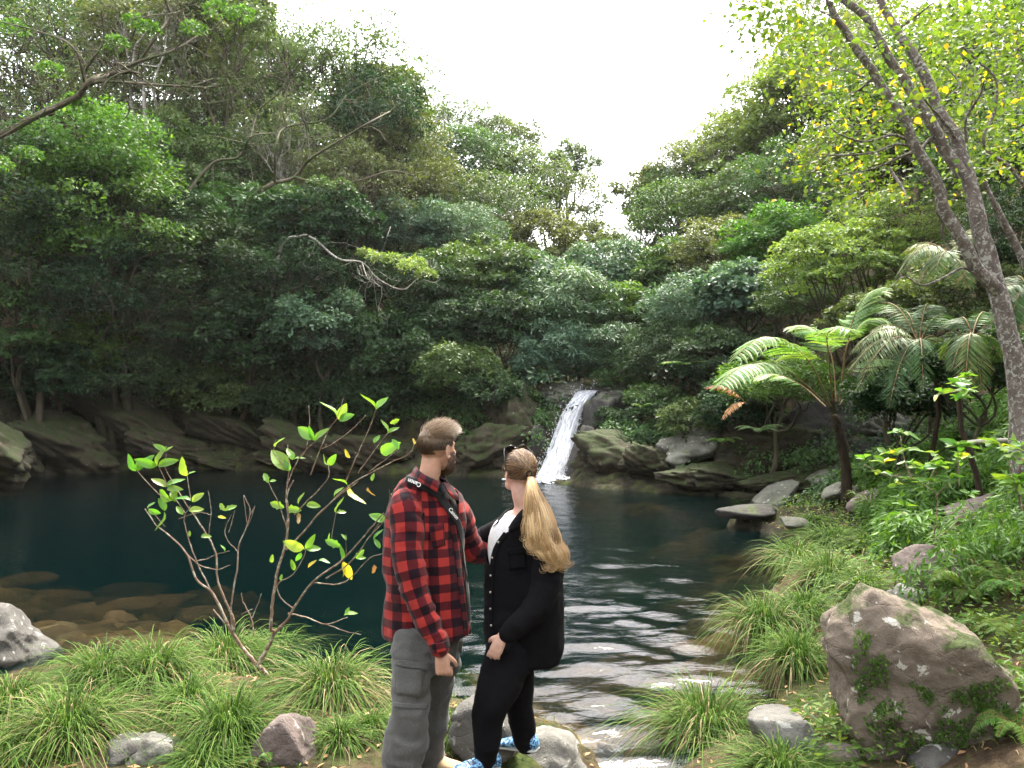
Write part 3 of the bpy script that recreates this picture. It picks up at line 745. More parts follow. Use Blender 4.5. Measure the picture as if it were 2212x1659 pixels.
# (crown centre px, py, depth, rx px, rz px, foliage, options, label)
TREES = [
 # ---- left, near to far
 (15, 700, 14.5, 85, 130, 'mid', dict(leaf=.13, cat='shrub'), 'bushy green shrub hanging in at the left edge above the bank'),
 (205, 745, 19.5, 66, 72, 'bright', dict(leaf=.13, padr=.36, cat='shrub'), 'bright rounded bush hanging over the far left bank'),
 (215, 345, 19.0, 130, 105, 'bright', dict(leaf=.14, padr=.33), 'bright green leafy mound of climbers under the leaning bare limb at upper left'),
 (225, 480, 19.5, 165, 130, 'bright', dict(leaf=.14, tips=60), 'broad mid green tree below the brightest climber mound at left'),
 (50, 430, 20.0, 150, 150, 'dark', dict(), 'dark green tree against the left edge halfway up'),
 (60, 600, 19.0, 150, 130, 'dark', dict(), 'deep green tree on the left edge above the hanging shrub'),
 (230, 620, 20.5, 150, 110, 'dark', dict(), 'dark tree directly above the bright rounded bush'),
 (60, 200, 25.0, 170, 150, 'olive', dict(bare=6, open_=.25), 'twiggy grey green tree in the upper left corner behind the leaning limbs'),
 (150, 60, 26.0, 170, 110, 'mid', dict(bare=5, open_=.2), 'tree crown cut by the top edge near the left corner'),
 (330, 60, 26.0, 130, 100, 'olive', dict(bare=6, open_=.3), 'yellowish thin crown at the top edge left of the sky'),
 (470, 45, 27.0, 100, 62, 'mid', dict(open_=.35, bare=4), 'loose crown at the top edge touching the open sky'),
 (350, 200, 27.0, 130, 110, 'olive', dict(bare=8, open_=.2), 'olive tree with many bare grey branches behind the long pale limb'),
 (470, 205, 29.0, 105, 90, 'olive', dict(bare=4), 'light olive domed crown left of the large dark dome'),
 (335, 370, 25.0, 115, 110, 'olive', dict(bare=6), 'greyish olive tree between climber mound and spreading tree'),
 (450, 390, 26.5, 120, 100, 'mid', dict(bare=5), 'mid green tree under the light olive dome'),
 (350, 520, 23.0, 125, 110, 'dark', dict(), 'dark tree left of the spreading tree fork'),
 (120, -60, 33.0, 240, 130, 'mid', dict(leaf=.17, tips=60), 'tall tree filling the gaps at the top edge in the left corner'),
 (60, 90, 31.0, 170, 130, 'dark', dict(leaf=.16), 'dark tree behind the twiggy one in the upper left corner'),
 (250, 130, 32.0, 160, 130, 'mid', dict(leaf=.16), 'green tree behind the thin yellowish crown at the top left'),
 (400, 60, 33.0, 140, 110, 'mid', dict(leaf=.17), 'green backing crown at the top edge left of the sky'),
 (500, 30, 33.0, 75, 75, 'olive', dict(leaf=.17), 'narrow crown at the top edge nearest the open sky at left'),
 (540, 160, 33.0, 110, 85, 'olive', dict(leaf=.17), 'olive backing crown below the first notch of the left skyline'),
 (650, 200, 33.0, 150, 105, 'mid', dict(leaf=.17, tips=60), 'green crown showing behind the left half of the great dome'),
 (820, 230, 33.0, 95, 80, 'olive', dict(leaf=.17), 'olive crown showing behind the right end of the great dome'),
 (590, 130, 31.0, 85, 62, 'mid', dict(), 'rounded crown at the start of the left skyline'),
 (720, 195, 30.0, 195, 125, 'mid', dict(tips=80, per=150, leaf=.14, padr=.22, rzf=1.0, barkm='dark', limbs=8), 'great domed tree forming the highest part of the left skyline'),
 (800, 260, 28.5, 110, 90, 'dark', dict(bare=5, barkm='dark'), 'dark shoulder of foliage on the right flank of the great dome'),
 (620, 320, 27.5, 120, 90, 'olive', dict(bare=6), 'greyish twiggy crown under the middle of the great dome'),
 (760, 390, 27.0, 120, 80, 'olive', dict(bare=6), 'olive twiggy crown below the right side of the great dome'),
 (870, 330, 29.5, 85, 85, 'olive', dict(bare=2), 'pale olive crown on the skyline slope right of the great dome'),
 (560, 470, 24.5, 120, 85, 'mid', dict(), 'green tree behind the fork of the spreading tree'),
 (690, 480, 23.5, 110, 70, 'dark', dict(), 'dark green crown right of the spreading tree stem'),
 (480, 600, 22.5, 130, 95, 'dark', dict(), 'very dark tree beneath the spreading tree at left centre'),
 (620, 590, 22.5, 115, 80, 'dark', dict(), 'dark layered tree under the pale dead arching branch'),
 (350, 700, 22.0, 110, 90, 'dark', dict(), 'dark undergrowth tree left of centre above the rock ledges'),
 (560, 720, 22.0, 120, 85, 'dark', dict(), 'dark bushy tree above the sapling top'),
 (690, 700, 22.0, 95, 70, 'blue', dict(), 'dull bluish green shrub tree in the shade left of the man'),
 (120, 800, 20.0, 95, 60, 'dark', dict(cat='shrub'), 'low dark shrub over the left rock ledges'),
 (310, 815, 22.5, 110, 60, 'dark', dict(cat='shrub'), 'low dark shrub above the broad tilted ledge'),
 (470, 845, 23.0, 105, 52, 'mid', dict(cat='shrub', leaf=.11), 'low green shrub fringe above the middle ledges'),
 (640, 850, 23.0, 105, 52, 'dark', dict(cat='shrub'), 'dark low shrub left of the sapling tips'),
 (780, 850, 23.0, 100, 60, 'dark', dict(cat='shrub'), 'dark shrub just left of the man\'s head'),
 # ---- centre
 (980, 265, 41.0, 90, 45, 'olive', dict(leaf=.2, open_=.1), 'distant flat topped crown on the skyline right of the great dome'),
 (1080, 305, 42.0, 75, 45, 'olive', dict(leaf=.2, open_=.25), 'distant airy crown second along the falling skyline'),
 (1225, 350, 44.0, 62, 40, 'olive', dict(leaf=.2, open_=.35), 'small far crown standing out alone to the right on the falling skyline'),
 (1010, 350, 38.0, 105, 60, 'mid', dict(leaf=.18), 'green crown under the flat topped skyline tree'),
 (1130, 390, 38.0, 105, 62, 'olive', dict(leaf=.18), 'wide olive crown in the middle of the falling skyline'),
 (930, 430, 33.0, 100, 75, 'olive', dict(leaf=.17, bare=4), 'olive crown with reddish twigs left of the valley centre'),
 (1060, 450, 33.0, 110, 65, 'mid', dict(leaf=.16, bare=2), 'rounded grey green crown in the valley centre'),
 (1215, 445, 38.0, 95, 60, 'olive', dict(leaf=.18, open_=.2), 'airy crown at the right end of the falling skyline'),
 (880, 500, 28.5, 95, 65, 'blue', dict(leaf=.15), 'greyish green crown over the dark hollow left of centre'),
 (990, 500, 28.5, 85, 50, 'blue', dict(leaf=.15), 'pale grey green rounded crown above the dark hollow'),
 (1160, 530, 32.0, 95, 65, 'olive', dict(leaf=.16, open_=.2), 'thin crown with sky gaps above the gully'),
 (1265, 540, 36.0, 62, 60, 'olive', dict(leaf=.16, open_=.35), 'thin lacy crown in the bottom of the sky notch'),
 (1040, 580, 25.5, 105, 58, 'mid', dict(leaf=.14, flat=.3), 'flat layered green crown capping the dark hollow'),
 (1150, 610, 25.5, 80, 55, 'blue', dict(leaf=.14), 'blue green crown right of the flat layered one'),
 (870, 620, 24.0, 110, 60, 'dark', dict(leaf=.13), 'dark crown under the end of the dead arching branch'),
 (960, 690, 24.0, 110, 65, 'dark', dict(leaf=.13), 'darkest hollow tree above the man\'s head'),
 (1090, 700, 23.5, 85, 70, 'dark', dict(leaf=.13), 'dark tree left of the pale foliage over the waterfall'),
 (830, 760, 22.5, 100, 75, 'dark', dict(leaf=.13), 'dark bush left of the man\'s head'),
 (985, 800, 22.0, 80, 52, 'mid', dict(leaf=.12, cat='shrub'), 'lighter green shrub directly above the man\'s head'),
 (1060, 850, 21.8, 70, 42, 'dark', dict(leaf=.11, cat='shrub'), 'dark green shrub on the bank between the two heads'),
 (1225, 660, 24.0, 90, 75, 'blue', dict(leaf=.16, padr=.34, asp=.3), 'pale silvery green tree above the waterfall'),
 (1200, 750, 23.0, 72, 50, 'blue', dict(leaf=.15, asp=.3, tips=34, droop=.4), 'pale drooping foliage hanging left above the waterfall lip'),
 (1320, 745, 23.0, 75, 50, 'blue', dict(leaf=.15, asp=.3, tips=34, droop=.4), 'pale drooping foliage hanging right above the waterfall lip'),
 # ---- right of the valley
 (1165, 800, 23.0, 52, 40, 'blue', dict(leaf=.11, cat='shrub', tips=30, droop=.4), 'greyish shrub hanging just left above the lip of the waterfall'),
 (1245, 790, 24.0, 52, 36, 'blue', dict(leaf=.11, cat='shrub', tips=30, droop=.4), 'pale shrub directly over the lip of the waterfall'),
 (1345, 805, 22.6, 55, 42, 'mid', dict(leaf=.11, cat='shrub', tips=30, droop=.4), 'green shrub hanging over the dark wall right of the waterfall lip'),
 (1120, 870, 22.2, 50, 34, 'mid', dict(leaf=.10, cat='shrub', tips=26, droop=.5), 'low shrub draped over the mossy wall left of the waterfall'),
 (1345, 905, 21.0, 48, 30, 'dark', dict(leaf=.10, cat='shrub', tips=24, droop=.5), 'dark low shrub on the wall at the middle height of the waterfall'),
 (1345, 660, 24.5, 85, 45, 'bright', dict(leaf=.14, flat=.25, tips=34), 'flat fresh green layered crown above the waterfall on the right'),
 (1310, 590, 27.0, 80, 60, 'blue', dict(leaf=.15), 'grey green crown in front of the sky notch'),
 (1380, 545, 33.0, 85, 70, 'olive', dict(leaf=.16, open_=.25), 'thin pinkish olive crown on the right of the sky notch'),
 (1400, 430, 37.0, 62, 62, 'olive', dict(leaf=.18, open_=.45), 'very thin crown leaning into the sky notch from the right'),
 (1480, 370, 36.0, 82, 72, 'olive', dict(leaf=.18), 'first full crown on the rising right skyline'),
 (1580, 320, 34.0, 90, 70, 'feath', dict(leaf=.18, open_=.1), 'pale sunlit crown on the middle of the rising right skyline'),
 (1690, 230, 31.0, 95, 85, 'feath', dict(leaf=.17, open_=.1), 'pale crown high on the right skyline left of the mottled trunks'),
 (1800, 60, 33.0, 110, 110, 'olive', dict(leaf=.18), 'pale backing crown at the top of the right skyline'),
 (1720, 220, 33.0, 120, 100, 'olive', dict(leaf=.18), 'olive backing crown on the upper right skyline'),
 (1620, 330, 35.0, 120, 90, 'olive', dict(leaf=.18), 'olive backing crown on the middle right skyline'),
 (1500, 430, 36.0, 110, 80, 'mid', dict(leaf=.18), 'green backing crown low on the right skyline'),
 (1900, 130, 24.0, 130, 110, 'olive', dict(leaf=.14), 'olive crown behind the thin mottled trunks'),
 (1770, 130, 30.0, 85, 90, 'olive', dict(leaf=.17, open_=.25), 'hazy crown at the top of the right skyline behind the thin trunk'),
 (1480, 470, 31.0, 105, 72, 'mid', dict(leaf=.15), 'green crown low on the right side of the valley'),
 (1600, 430, 28.5, 105, 80, 'mid', dict(leaf=.14), 'green rounded tree in the middle of the right slope'),
 (1730, 380, 25.0, 115, 85, 'mid', dict(leaf=.14), 'full green tree behind the left twigs of the yellow canopy'),
 (1460, 580, 26.0, 100, 60, 'mid', dict(leaf=.14, flat=.3), 'layered green tree right of the pale silvery one'),
 (1570, 540, 24.5, 100, 65, 'olive', dict(leaf=.14, bare=4), 'brownish green twiggy tree in the right middle'),
 (1690, 520, 22.5, 105, 70, 'bright', dict(leaf=.14), 'fresh green tree beneath the full green one on the right slope'),
 (1500, 660, 22.5, 95, 60, 'blue', dict(leaf=.13), 'bluish green tree right of the fresh layered crown'),
 (1620, 630, 21.0, 95, 60, 'blue', dict(leaf=.13), 'shaded blue green tree left of the feathery tree'),
 (1740, 640, 19.0, 90, 62, 'mid', dict(leaf=.12), 'green tree directly behind the tree fern fronds'),
 (1440, 760, 21.5, 80, 58, 'dark', dict(leaf=.12, cat='shrub'), 'dark shrub right above the rock wall of the waterfall'),
 (1545, 770, 20.0, 90, 60, 'dark', dict(leaf=.12, cat='shrub'), 'dark shadowed bush between waterfall and tree fern'),
 (1420, 870, 20.3, 58, 36, 'mid', dict(leaf=.10, cat='shrub', tips=26), 'small green shrub on top of the right bank rocks'),
 (1500, 905, 18.6, 60, 34, 'mid', dict(leaf=.10, cat='shrub', tips=26), 'ferny low bush hanging over the right bank rocks'),
 (1590, 880, 17.8, 75, 50, 'dark', dict(leaf=.10, cat='shrub'), 'dark bush over the overgrown rock mass'),
 (1700, 820, 15.5, 115, 55, 'bright', dict(leaf=.11, cat='shrub'), 'glossy bright green shrub behind the tree fern crown'),
 (1820, 560, 15.5, 130, 80, 'feath', dict(leaf=.09, flat=.28, tips=60), 'feathery pale yellow green tree right of the middle'),
 (1930, 480, 17.0, 120, 70, 'feath', dict(leaf=.10, flat=.28), 'feathery yellow green crown under the bright canopy'),
 (2060, 640, 13.5, 120, 70, 'olive', dict(leaf=.08, bare=8, open_=.15), 'drab twiggy thicket behind the mottled trunks'),
 (1900, 690, 14.0, 90, 60, 'olive', dict(leaf=.08, bare=5), 'dry greenish thicket behind the palms'),
 (2190, 520, 13.5, 110, 120, 'dark', dict(leaf=.10), 'dark green tree at the right edge behind the trunks'),
 (2150, 330, 15.0, 130, 110, 'mid', dict(leaf=.11), 'green tree at the right edge behind the yellow canopy'),
 (2000, 180, 19.0, 150, 110, 'mid', dict(leaf=.12), 'hazy green tree at the upper right behind the trunks'),
 (2170, 70, 16.0, 120, 100, 'feath', dict(leaf=.12), 'pale crown in the top right corner'),
 (1880, 330, 20.0, 110, 80, 'olive', dict(leaf=.12), 'olive crown seen through the gaps of the yellow canopy'),
 (2120, 780, 10.5, 100, 60, 'dark', dict(leaf=.08, cat='shrub'), 'dark shaded bush behind the biggest trunk at right'),
 (1960, 860, 12.0, 100, 45, 'dark', dict(leaf=.08, cat='shrub'), 'dark low bush in the hollow under the palms'),
]
for i, (px, py, d, rxp, rzp, lm, kw, lb) in enumerate(TREES):
    kw = dict(kw); kw.pop('rzf', None)
    c = P(px, py, d); s = d / F
    rx = rxp * s * 1.12; rz = rzp * s * 1.05; ry = rx * .9
    for _ in range(60):      # keep the foot of every tree on land
        if shore_dist(np.array([c[0]]), np.array([c[1] + .35 * ry]))[0] > .9: break
        d += .15; c = P(px, py, d); s = d / F; rx = rxp * s * 1.12; rz = rzp * s * 1.05; ry = rx * .9
    # stand the trunk a little downslope, towards the pool, as the valley trees lean out over it
    bx = c[0] + (0.12 * rx if c[0] < 0 else -.1 * rx) * 0 + np.random.RandomState(i).randn() * .2 * rx; by = c[1] + .35 * ry
    bz = ground_z(bx, by)
    if bz > c[2] - .3 * rz: bz = c[2] - .3 * rz - .2
    cat = kw.pop('cat', 'tree')
    kw['tips'] = int(kw.get('tips', 54) * 1.5); kw['per'] = int(kw.get('per', 150) * .72)
    kw.setdefault('leaf', .135)
    rv = np.random.RandomState(300 + i); kw.setdefault('asp', rv.uniform(.27, .62)); kw.setdefault('flat', rv.uniform(.35, .85)); kw['leaf'] *= rv.uniform(.82, 1.2); kw.setdefault('padr', rv.uniform(.21, .31))
    if cat == 'tree' and px < 950 and d < 32: kw.setdefault('bare', rv.randint(0, 4))
    kw.setdefault('barkm', 'dark' if (i % 3 or py > 450) else 'grey')
    nm = 'shrub' if cat == 'shrub' else 'forest_tree'
    tree(nm, lb, (bx, by, bz), c, rx, ry, rz, lm, seed=1000 + i, cat=cat,
         group='shrubs along the banks' if cat == 'shrub' else 'trees of the valley sides', **kw)

# unseen leaf clumps added above and behind the picture for shade and dark reflections
r = np.random.RandomState(70); n = 330
X = r.uniform(-11, 9, n * 4); Y = r.uniform(-9, 12.5, n * 4); Zc = r.uniform(8, 14, n * 4)
ok = (Zc > CAMZ + .62 * np.maximum(Y, 0) + 3.2) & (fbm2(X, Y, 2, .25) > .40); X, Y, Zc = X[ok][:n], Y[ok][:n], Zc[ok][:n]
mb = MB(); pad_leaves(mb, r, np.stack([X, Y, Zc], -1), norm(np.tile([0, 0, 1.], (len(X), 1))), r.uniform(.7, 1.3, len(X)), 110, .2, .5, .45)
tag(mb.obj('unseen_shade_canopy', LM['mid']), 'unseen leaf canopy added above the near bank for shade', 'canopy', kind='stuff')

# leafy fringe draped over the top of the far bank
r = np.random.RandomState(78); X = r.uniform(-15, 9, 5200); Y = r.uniform(13.5, 25, 5200); S = shore_dist(X, Y)
ok = (S > .75 + .8 * (X < -2)) & (S < 2.8) & (np.abs(X - np.interp(Y, [19, 22.5], [.8, 2.3])) > .75) & (fbm2(X, Y, 3, .9) > .44); X, Y = X[ok][:900], Y[ok][:900]; Z = height(X, Y)
mb = MB(); pad_leaves(mb, r, np.stack([X, Y - .1, Z + r.uniform(.05, .45, len(X))], -1), norm(np.tile([0, -.7, .5], (len(X), 1))), r.uniform(.2, .42, len(X)), 60, .10, .7, .5, droop=.6)
tag(mb.obj('bank_fringe', LM['mid']), 'leafy fringe of small plants draped over the far bank', 'bank plants', kind='stuff')

# the wood beyond and behind, too far or too hidden to tell apart; one mass of foliage on the slopes
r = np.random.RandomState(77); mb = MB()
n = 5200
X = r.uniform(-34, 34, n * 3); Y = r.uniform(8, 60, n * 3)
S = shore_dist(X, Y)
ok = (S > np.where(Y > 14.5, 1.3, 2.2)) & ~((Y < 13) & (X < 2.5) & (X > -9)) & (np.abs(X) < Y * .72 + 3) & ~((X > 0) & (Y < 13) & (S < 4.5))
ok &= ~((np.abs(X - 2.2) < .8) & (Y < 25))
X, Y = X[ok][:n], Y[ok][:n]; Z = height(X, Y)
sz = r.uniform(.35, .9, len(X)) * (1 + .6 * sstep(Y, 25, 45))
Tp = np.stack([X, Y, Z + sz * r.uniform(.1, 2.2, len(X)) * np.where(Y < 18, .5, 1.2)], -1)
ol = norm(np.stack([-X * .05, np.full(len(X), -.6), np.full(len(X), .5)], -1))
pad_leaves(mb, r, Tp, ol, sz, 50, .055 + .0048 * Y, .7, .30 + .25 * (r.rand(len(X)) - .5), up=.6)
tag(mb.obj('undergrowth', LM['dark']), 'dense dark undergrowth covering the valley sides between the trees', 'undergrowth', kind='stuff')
print('forest', time.time() - T0)
# ================================================================== THE COUPLE
from mathutils.bvhtree import BVHTree

def loft_rings(rows, sub=4):
    """rows: (px, py, depth, half width in px, half depth in px) -> smooth rings (centre, e1, e2, a, b)"""
    R = []
    for px, py, d, a, b in rows:
        s = d / F; R.append([*P(px, py, d), a * s, b * s])
    return smooth_path(np.array(R), sub)
def loft(mb, rows, sub=4, sides=20, raw=None, cap=True):
    R = loft_rings(rows, sub) if raw is None else np.asarray(raw, float)
    C = R[:, :3]; Tn = norm(np.gradient(C, axis=0)); n = len(R)
    yh = np.array([0, 1., 0]); e1 = norm(np.cross(Tn, yh)); bad = np.linalg.norm(np.cross(Tn, yh), axis=1) < .05
    e1[bad] = [1, 0, 0]
    e2 = norm(np.cross(e1, Tn)); ang = np.arange(sides) * 2 * PI / sides
    # rounded end caps
    def ring(c, a, b, i): return c + a * np.cos(ang)[:, None] * e1[i] + b * np.sin(ang)[:, None] * e2[i]
    rings = []; m0 = min(R[0, 3], R[0, 4]) if cap else .001; m1 = min(R[-1, 3], R[-1, 4]) if cap else .001
    for k in (.02, .5, .85): rings.append(ring(C[0] - Tn[0] * m0 * math.sqrt(1 - k * k) * .7, R[0, 3] * k, R[0, 4] * k, 0))
    for i in range(n): rings.append(ring(C[i], R[i, 3], R[i, 4], i))
    for k in (.85, .5, .02): rings.append(ring(C[-1] + Tn[-1] * m1 * math.sqrt(1 - k * k) * .7, R[-1, 3] * k, R[-1, 4] * k, -1))
    V = np.concatenate(rings); N = len(rings)
    i = np.arange(N - 1)[:, None] * sides; j = np.arange(sides)[None]; k = (j + 1) % sides
    Q = np.stack([i + j, i + k, i + sides + k, i + sides + j], -1).reshape(-1, 4)
    V = np.vstack([V, rings[0].mean(0)[None], rings[-1].mean(0)[None]]); a0, a1 = len(V) - 2, len(V) - 1
    T = np.array([[a0, (q + 1) % sides, q] for q in range(sides)] + [[a1, (N - 1) * sides + q, (N - 1) * sides + (q + 1) % sides] for q in range(sides)])
    mb.add(V, Q, T)
    return R
def ell(mb, c, r, M=None, n=2):
    D, T = ico(n); V = D * np.asarray(r, float)
    if M is not None: V = V @ np.asarray(M).T
    mb.add(V + np.asarray(c, float), None, T)

def remesh(mb, voxel, smooth_it=3, smooth_f=.6, decimate=None):
    """fuse all collected shapes into one continuous skin; returns verts, polys(list)"""
    me = mb.mesh('fuse', None); ob = bpy.data.objects.new('fuse', me); COL.objects.link(ob)
    m = ob.modifiers.new('r', 'REMESH'); m.mode = 'VOXEL'; m.voxel_size = voxel
    if smooth_it:
        q = ob.modifiers.new('s', 'SMOOTH'); q.iterations = smooth_it; q.factor = smooth_f
    if decimate:
        q = ob.modifiers.new('d', 'DECIMATE'); q.ratio = decimate
    dg = bpy.context.evaluated_depsgraph_get(); dg.update()
    ev = ob.evaluated_get(dg); m2 = ev.to_mesh()
    V = np.zeros(len(m2.vertices) * 3); m2.vertices.foreach_get('co', V); V = V.reshape(-1, 3)
    polys = [tuple(p.vertices) for p in m2.polygons]
    ev.to_mesh_clear(); bpy.data.objects.remove(ob); bpy.data.meshes.remove(me)
    q4 = np.array([p for p in polys if len(p) == 4], np.int32).reshape(-1, 4)
    t3 = np.array([p for p in polys if len(p) == 3], np.int32).reshape(-1, 3)
    return V, q4, t3
def vnormals(V, Q, T):
    N = np.zeros_like(V)
    for f in (Q, T):
        if len(f):
            n = np.cross(V[f[:, 1]] - V[f[:, 0]], V[f[:, 2]] - V[f[:, 0]])
            for k in range(f.shape[1]): np.add.at(N, f[:, k], n)
    return norm(N)
def param(V, lofts):
    """cloth coordinates: around and along the nearest sleeve/body tube (metres)"""
    best = np.full(len(V), 1e9); U = np.zeros((len(V), 2)); which = np.zeros(len(V), int); UA = []
    for li, R in enumerate(lofts):
        C = R[:, :3]; Tn = norm(np.gradient(C, axis=0)); arc = np.concatenate([[0], np.cumsum(np.linalg.norm(np.diff(C, axis=0), axis=1))])
        D2 = ((V[:, None] - C[None]) ** 2).sum(-1); k = D2.argmin(1)
        e1 = norm(np.cross(Tn, [0, 1., 0])); e2 = norm(np.cross(e1, Tn))
        w = V - C[k]; x = (w * e1[k]).sum(1); y = (w * e2[k]).sum(1); along = arc[k] + (w * Tn[k]).sum(1)
        nd = np.sqrt((x / R[k, 3]) ** 2 + (y / R[k, 4]) ** 2) + .35 * np.maximum(along - arc[-1], 0) / .05 + .35 * np.maximum(-along, 0) / .05
        nd = nd - (.12 if li else 0)
        rad = float(np.mean(np.sqrt(R[:, 3] * R[:, 4])))
        u = np.arctan2(y, x) * rad
        UA.append(np.stack([u, along], 1))
        m = nd < best; best[m] = nd[m]; U[m] = UA[-1][m]; which[m] = li
    return U, which, np.array(UA)
def topx(V):
    return np.stack([1106 + V[:, 0] / V[:, 1] * F, 829.5 - (V[:, 2] - CAMZ) / V[:, 1] * F], 1)
def inpoly(p, poly):
    c = np.zeros(len(p), bool); n = len(poly)
    for i in range(n):
        ax, ay = poly[i]; bx, by = poly[(i + 1) % n]
        c ^= ((ay > p[:, 1]) != (by > p[:, 1])) & (p[:, 0] < (bx - ax) * (p[:, 1] - ay) / (by - ay + 1e-9) + ax)
    return c
def garment(name, mb, lofts, mat, root, voxel=.010, wr=.006, fold=None, cut=None, smooth_it=4, hem=None, shell=.0):
    V, Q, T = remesh(mb, voxel, smooth_it)
    U, wh, UA = param(V, lofts); N = vnormals(V, Q, T)
    # wrinkles: cross folds on sleeves and legs, long soft folds on the body
    w = np.zeros(len(V))
    for li in range(len(lofts)):
        m = wh == li; f = (fold or {}).get(li, (3.5, 14))
        q = np.stack([U[m, 0] * f[0], U[m, 1] * f[1] + fbm(V[m], 2, 5.) * 2.2, np.full(m.sum(), li * 7.3)], 1)
        r1 = fbm(q, 3, 1.0); w[m] = 1 - np.abs(r1 - .5) * 4.2
    w = np.sign(w) * np.abs(np.clip(w, -.7, 1)) ** .8 * wr + (fbm(V, 3, 9.) - .5) * wr * 2.4
    V = V + N * w[:, None]
    c0 = V.mean(0)
    base = np.array(root.location)
    keepq = np.ones(len(Q), bool); keept = np.ones(len(T), bool)
    for poly, mode in (cut or []):
        for f, kp in ((Q, keepq), (T, keept)):
            if not len(f): continue
            cc = V[f].mean(1); fn = N[f].mean(1)
            pp = inpoly(topx(cc), poly)
            kp &= ~(pp & (fn[:, 1] < .15) & (wh[f[:, 0]] == 0))
    fs = [Q[keepq]] + ([T[keept]] if keept.sum() else [])
    cu = []
    for f in fs:      # one tube's coordinates for all corners of a face, unwrapped over the back seam
        a_ = UA[wh[f[:, 0]][:, None], f]; R_ = np.array([2 * PI * np.mean(np.sqrt(L[:, 3] * L[:, 4])) for L in lofts])[wh[f[:, 0]]][:, None]
        du = a_[..., 0] - a_[:, :1, 0]; a_[..., 0] -= np.round(du / R_) * R_
        cu.append(a_.reshape(-1, 2))
    me = new_mesh(name, V - base, fs, {'uvp': ('CORNER', np.concatenate(cu))}, True, [mat])
    o = link(name, me, root)
    bvh = BVHTree.FromPolygons([tuple(v) for v in V], [tuple(f) for f in Q] + [tuple(f) for f in T])
    return o, bvh
EYE = Vector((0, 0, CAMZ))
def onto(bvh, px, py, off=.004, fallback=4.1):
    d = Vector(P(px, py, 1.0)) - EYE; d.normalize()
    h = bvh.ray_cast(EYE, d)
    if h[0] is None: return P(px, py, fallback)
    n = h[1]; n = n if n.dot(d) < 0 else -n
    return np.array(h[0] + n * off)
def ribbon(name, bvh, pts, mat, root, off=.005, th=.003, fallback=4.0, n=6, uv=True):
    """flat band lying on a surface; pts rows (px, py, half width px)"""
    p = smooth_path(np.array(pts, float), n); d = norm(np.gradient(p[:, :2], axis=0)); s = np.stack([-d[:, 1], d[:, 0]], 1)
    rows = []
    for k in (-1, -.5, 0, .5, 1):
        q = p[:, :2] + s * (p[:, 2:3] * k); rows.append(np.array([onto(bvh, a, b, off, fallback) for a, b in q]))
    A = np.stack(rows, 1)
    for _ in range(2):
        A[1:-1] = A[1:-1] * .5 + (A[:-2] + A[2:]) * .25
    m, kk = A.shape[:2]
    B = A + [0, .0, 0]; B[:, :, 1] += th
    V = np.concatenate([A.reshape(-1, 3), B.reshape(-1, 3)]) - np.array(root.location)
    i = np.arange(m - 1)[:, None] * kk + np.arange(kk - 1)[None]
    Qf = np.stack([i, i + 1, i + kk + 1, i + kk], -1).reshape(-1, 4); Qb = Qf[:, ::-1] + m * kk
    e1 = np.arange(m - 1) * kk; e2 = e1 + kk - 1
    S1 = np.stack([e1, e1 + kk, e1 + kk + m * kk, e1 + m * kk], -1); S2 = np.stack([e2, e2 + m * kk, e2 + kk + m * kk, e2 + kk], -1)
    arc = np.concatenate([[0], np.cumsum(np.linalg.norm(np.diff(A[:, 2], axis=0), axis=1))])
    U = np.stack([np.broadcast_to(np.linspace(-.02, .02, kk)[None], (m, kk)) * (p[:, 2:3] / 8), np.broadcast_to(arc[:, None], (m, kk))], -1).reshape(-1, 2)
    return link(name, new_mesh(name, V, [np.concatenate([Qf, Qb, S1, S2])], {'uvp': ('POINT', np.vstack([U, U]))}, True, [mat]), root)

# ---- materials
def skin_mat(name, c):
    m, t = nmat(name)
    co = objco(t); n = noise(t, 30, 4, co)
    col = ramp(t, n, [(.3, tuple(x * .86 for x in c)), (.7, tuple(min(1, x * 1.1) for x in c))])
    red = noise(t, 9, 2, co)
    col = mixc(t, math_(t, 'MULTIPLY', red, .25), col, (c[0] * .95, c[1] * .6, c[2] * .55))
    p = finish(t, col, .5, .35, bump(t, noise(t, 90, 3, co), .15, .002))
    p.inputs['Subsurface Weight'].default_value = .12; p.inputs['Subsurface Radius'].default_value = (.012, .005, .003)
    return m
S_man = skin_mat('skin_man', (.50, .30, .22)); S_wom = skin_mat('skin_woman', (.58, .37, .30))
def fabric(name, c, dark=None, scale=260, rough=.95, sheen=.15, bs=.3, transl=0):
    m, t = nmat(name); co = objco(t)
    n = noise(t, scale, 2, co); n2 = noise(t, 7, 4, co)
    col = ramp(t, n, [(.3, tuple(x * .72 for x in c)), (.7, tuple(min(1, x * 1.2) for x in c))])
    col = mixc(t, ramp(t, n2, [(.3, (.55, .55, .55)), (.7, (0, 0, 0))]), col, dark or tuple(x * .6 for x in c))
    finish(t, col, rough, .12, bump(t, math_(t, 'ADD', n, math_(t, 'MULTIPLY', noise(t, 40, 3, co), 1.5)), bs, .004), sheen=sheen, transl=transl)
    return m
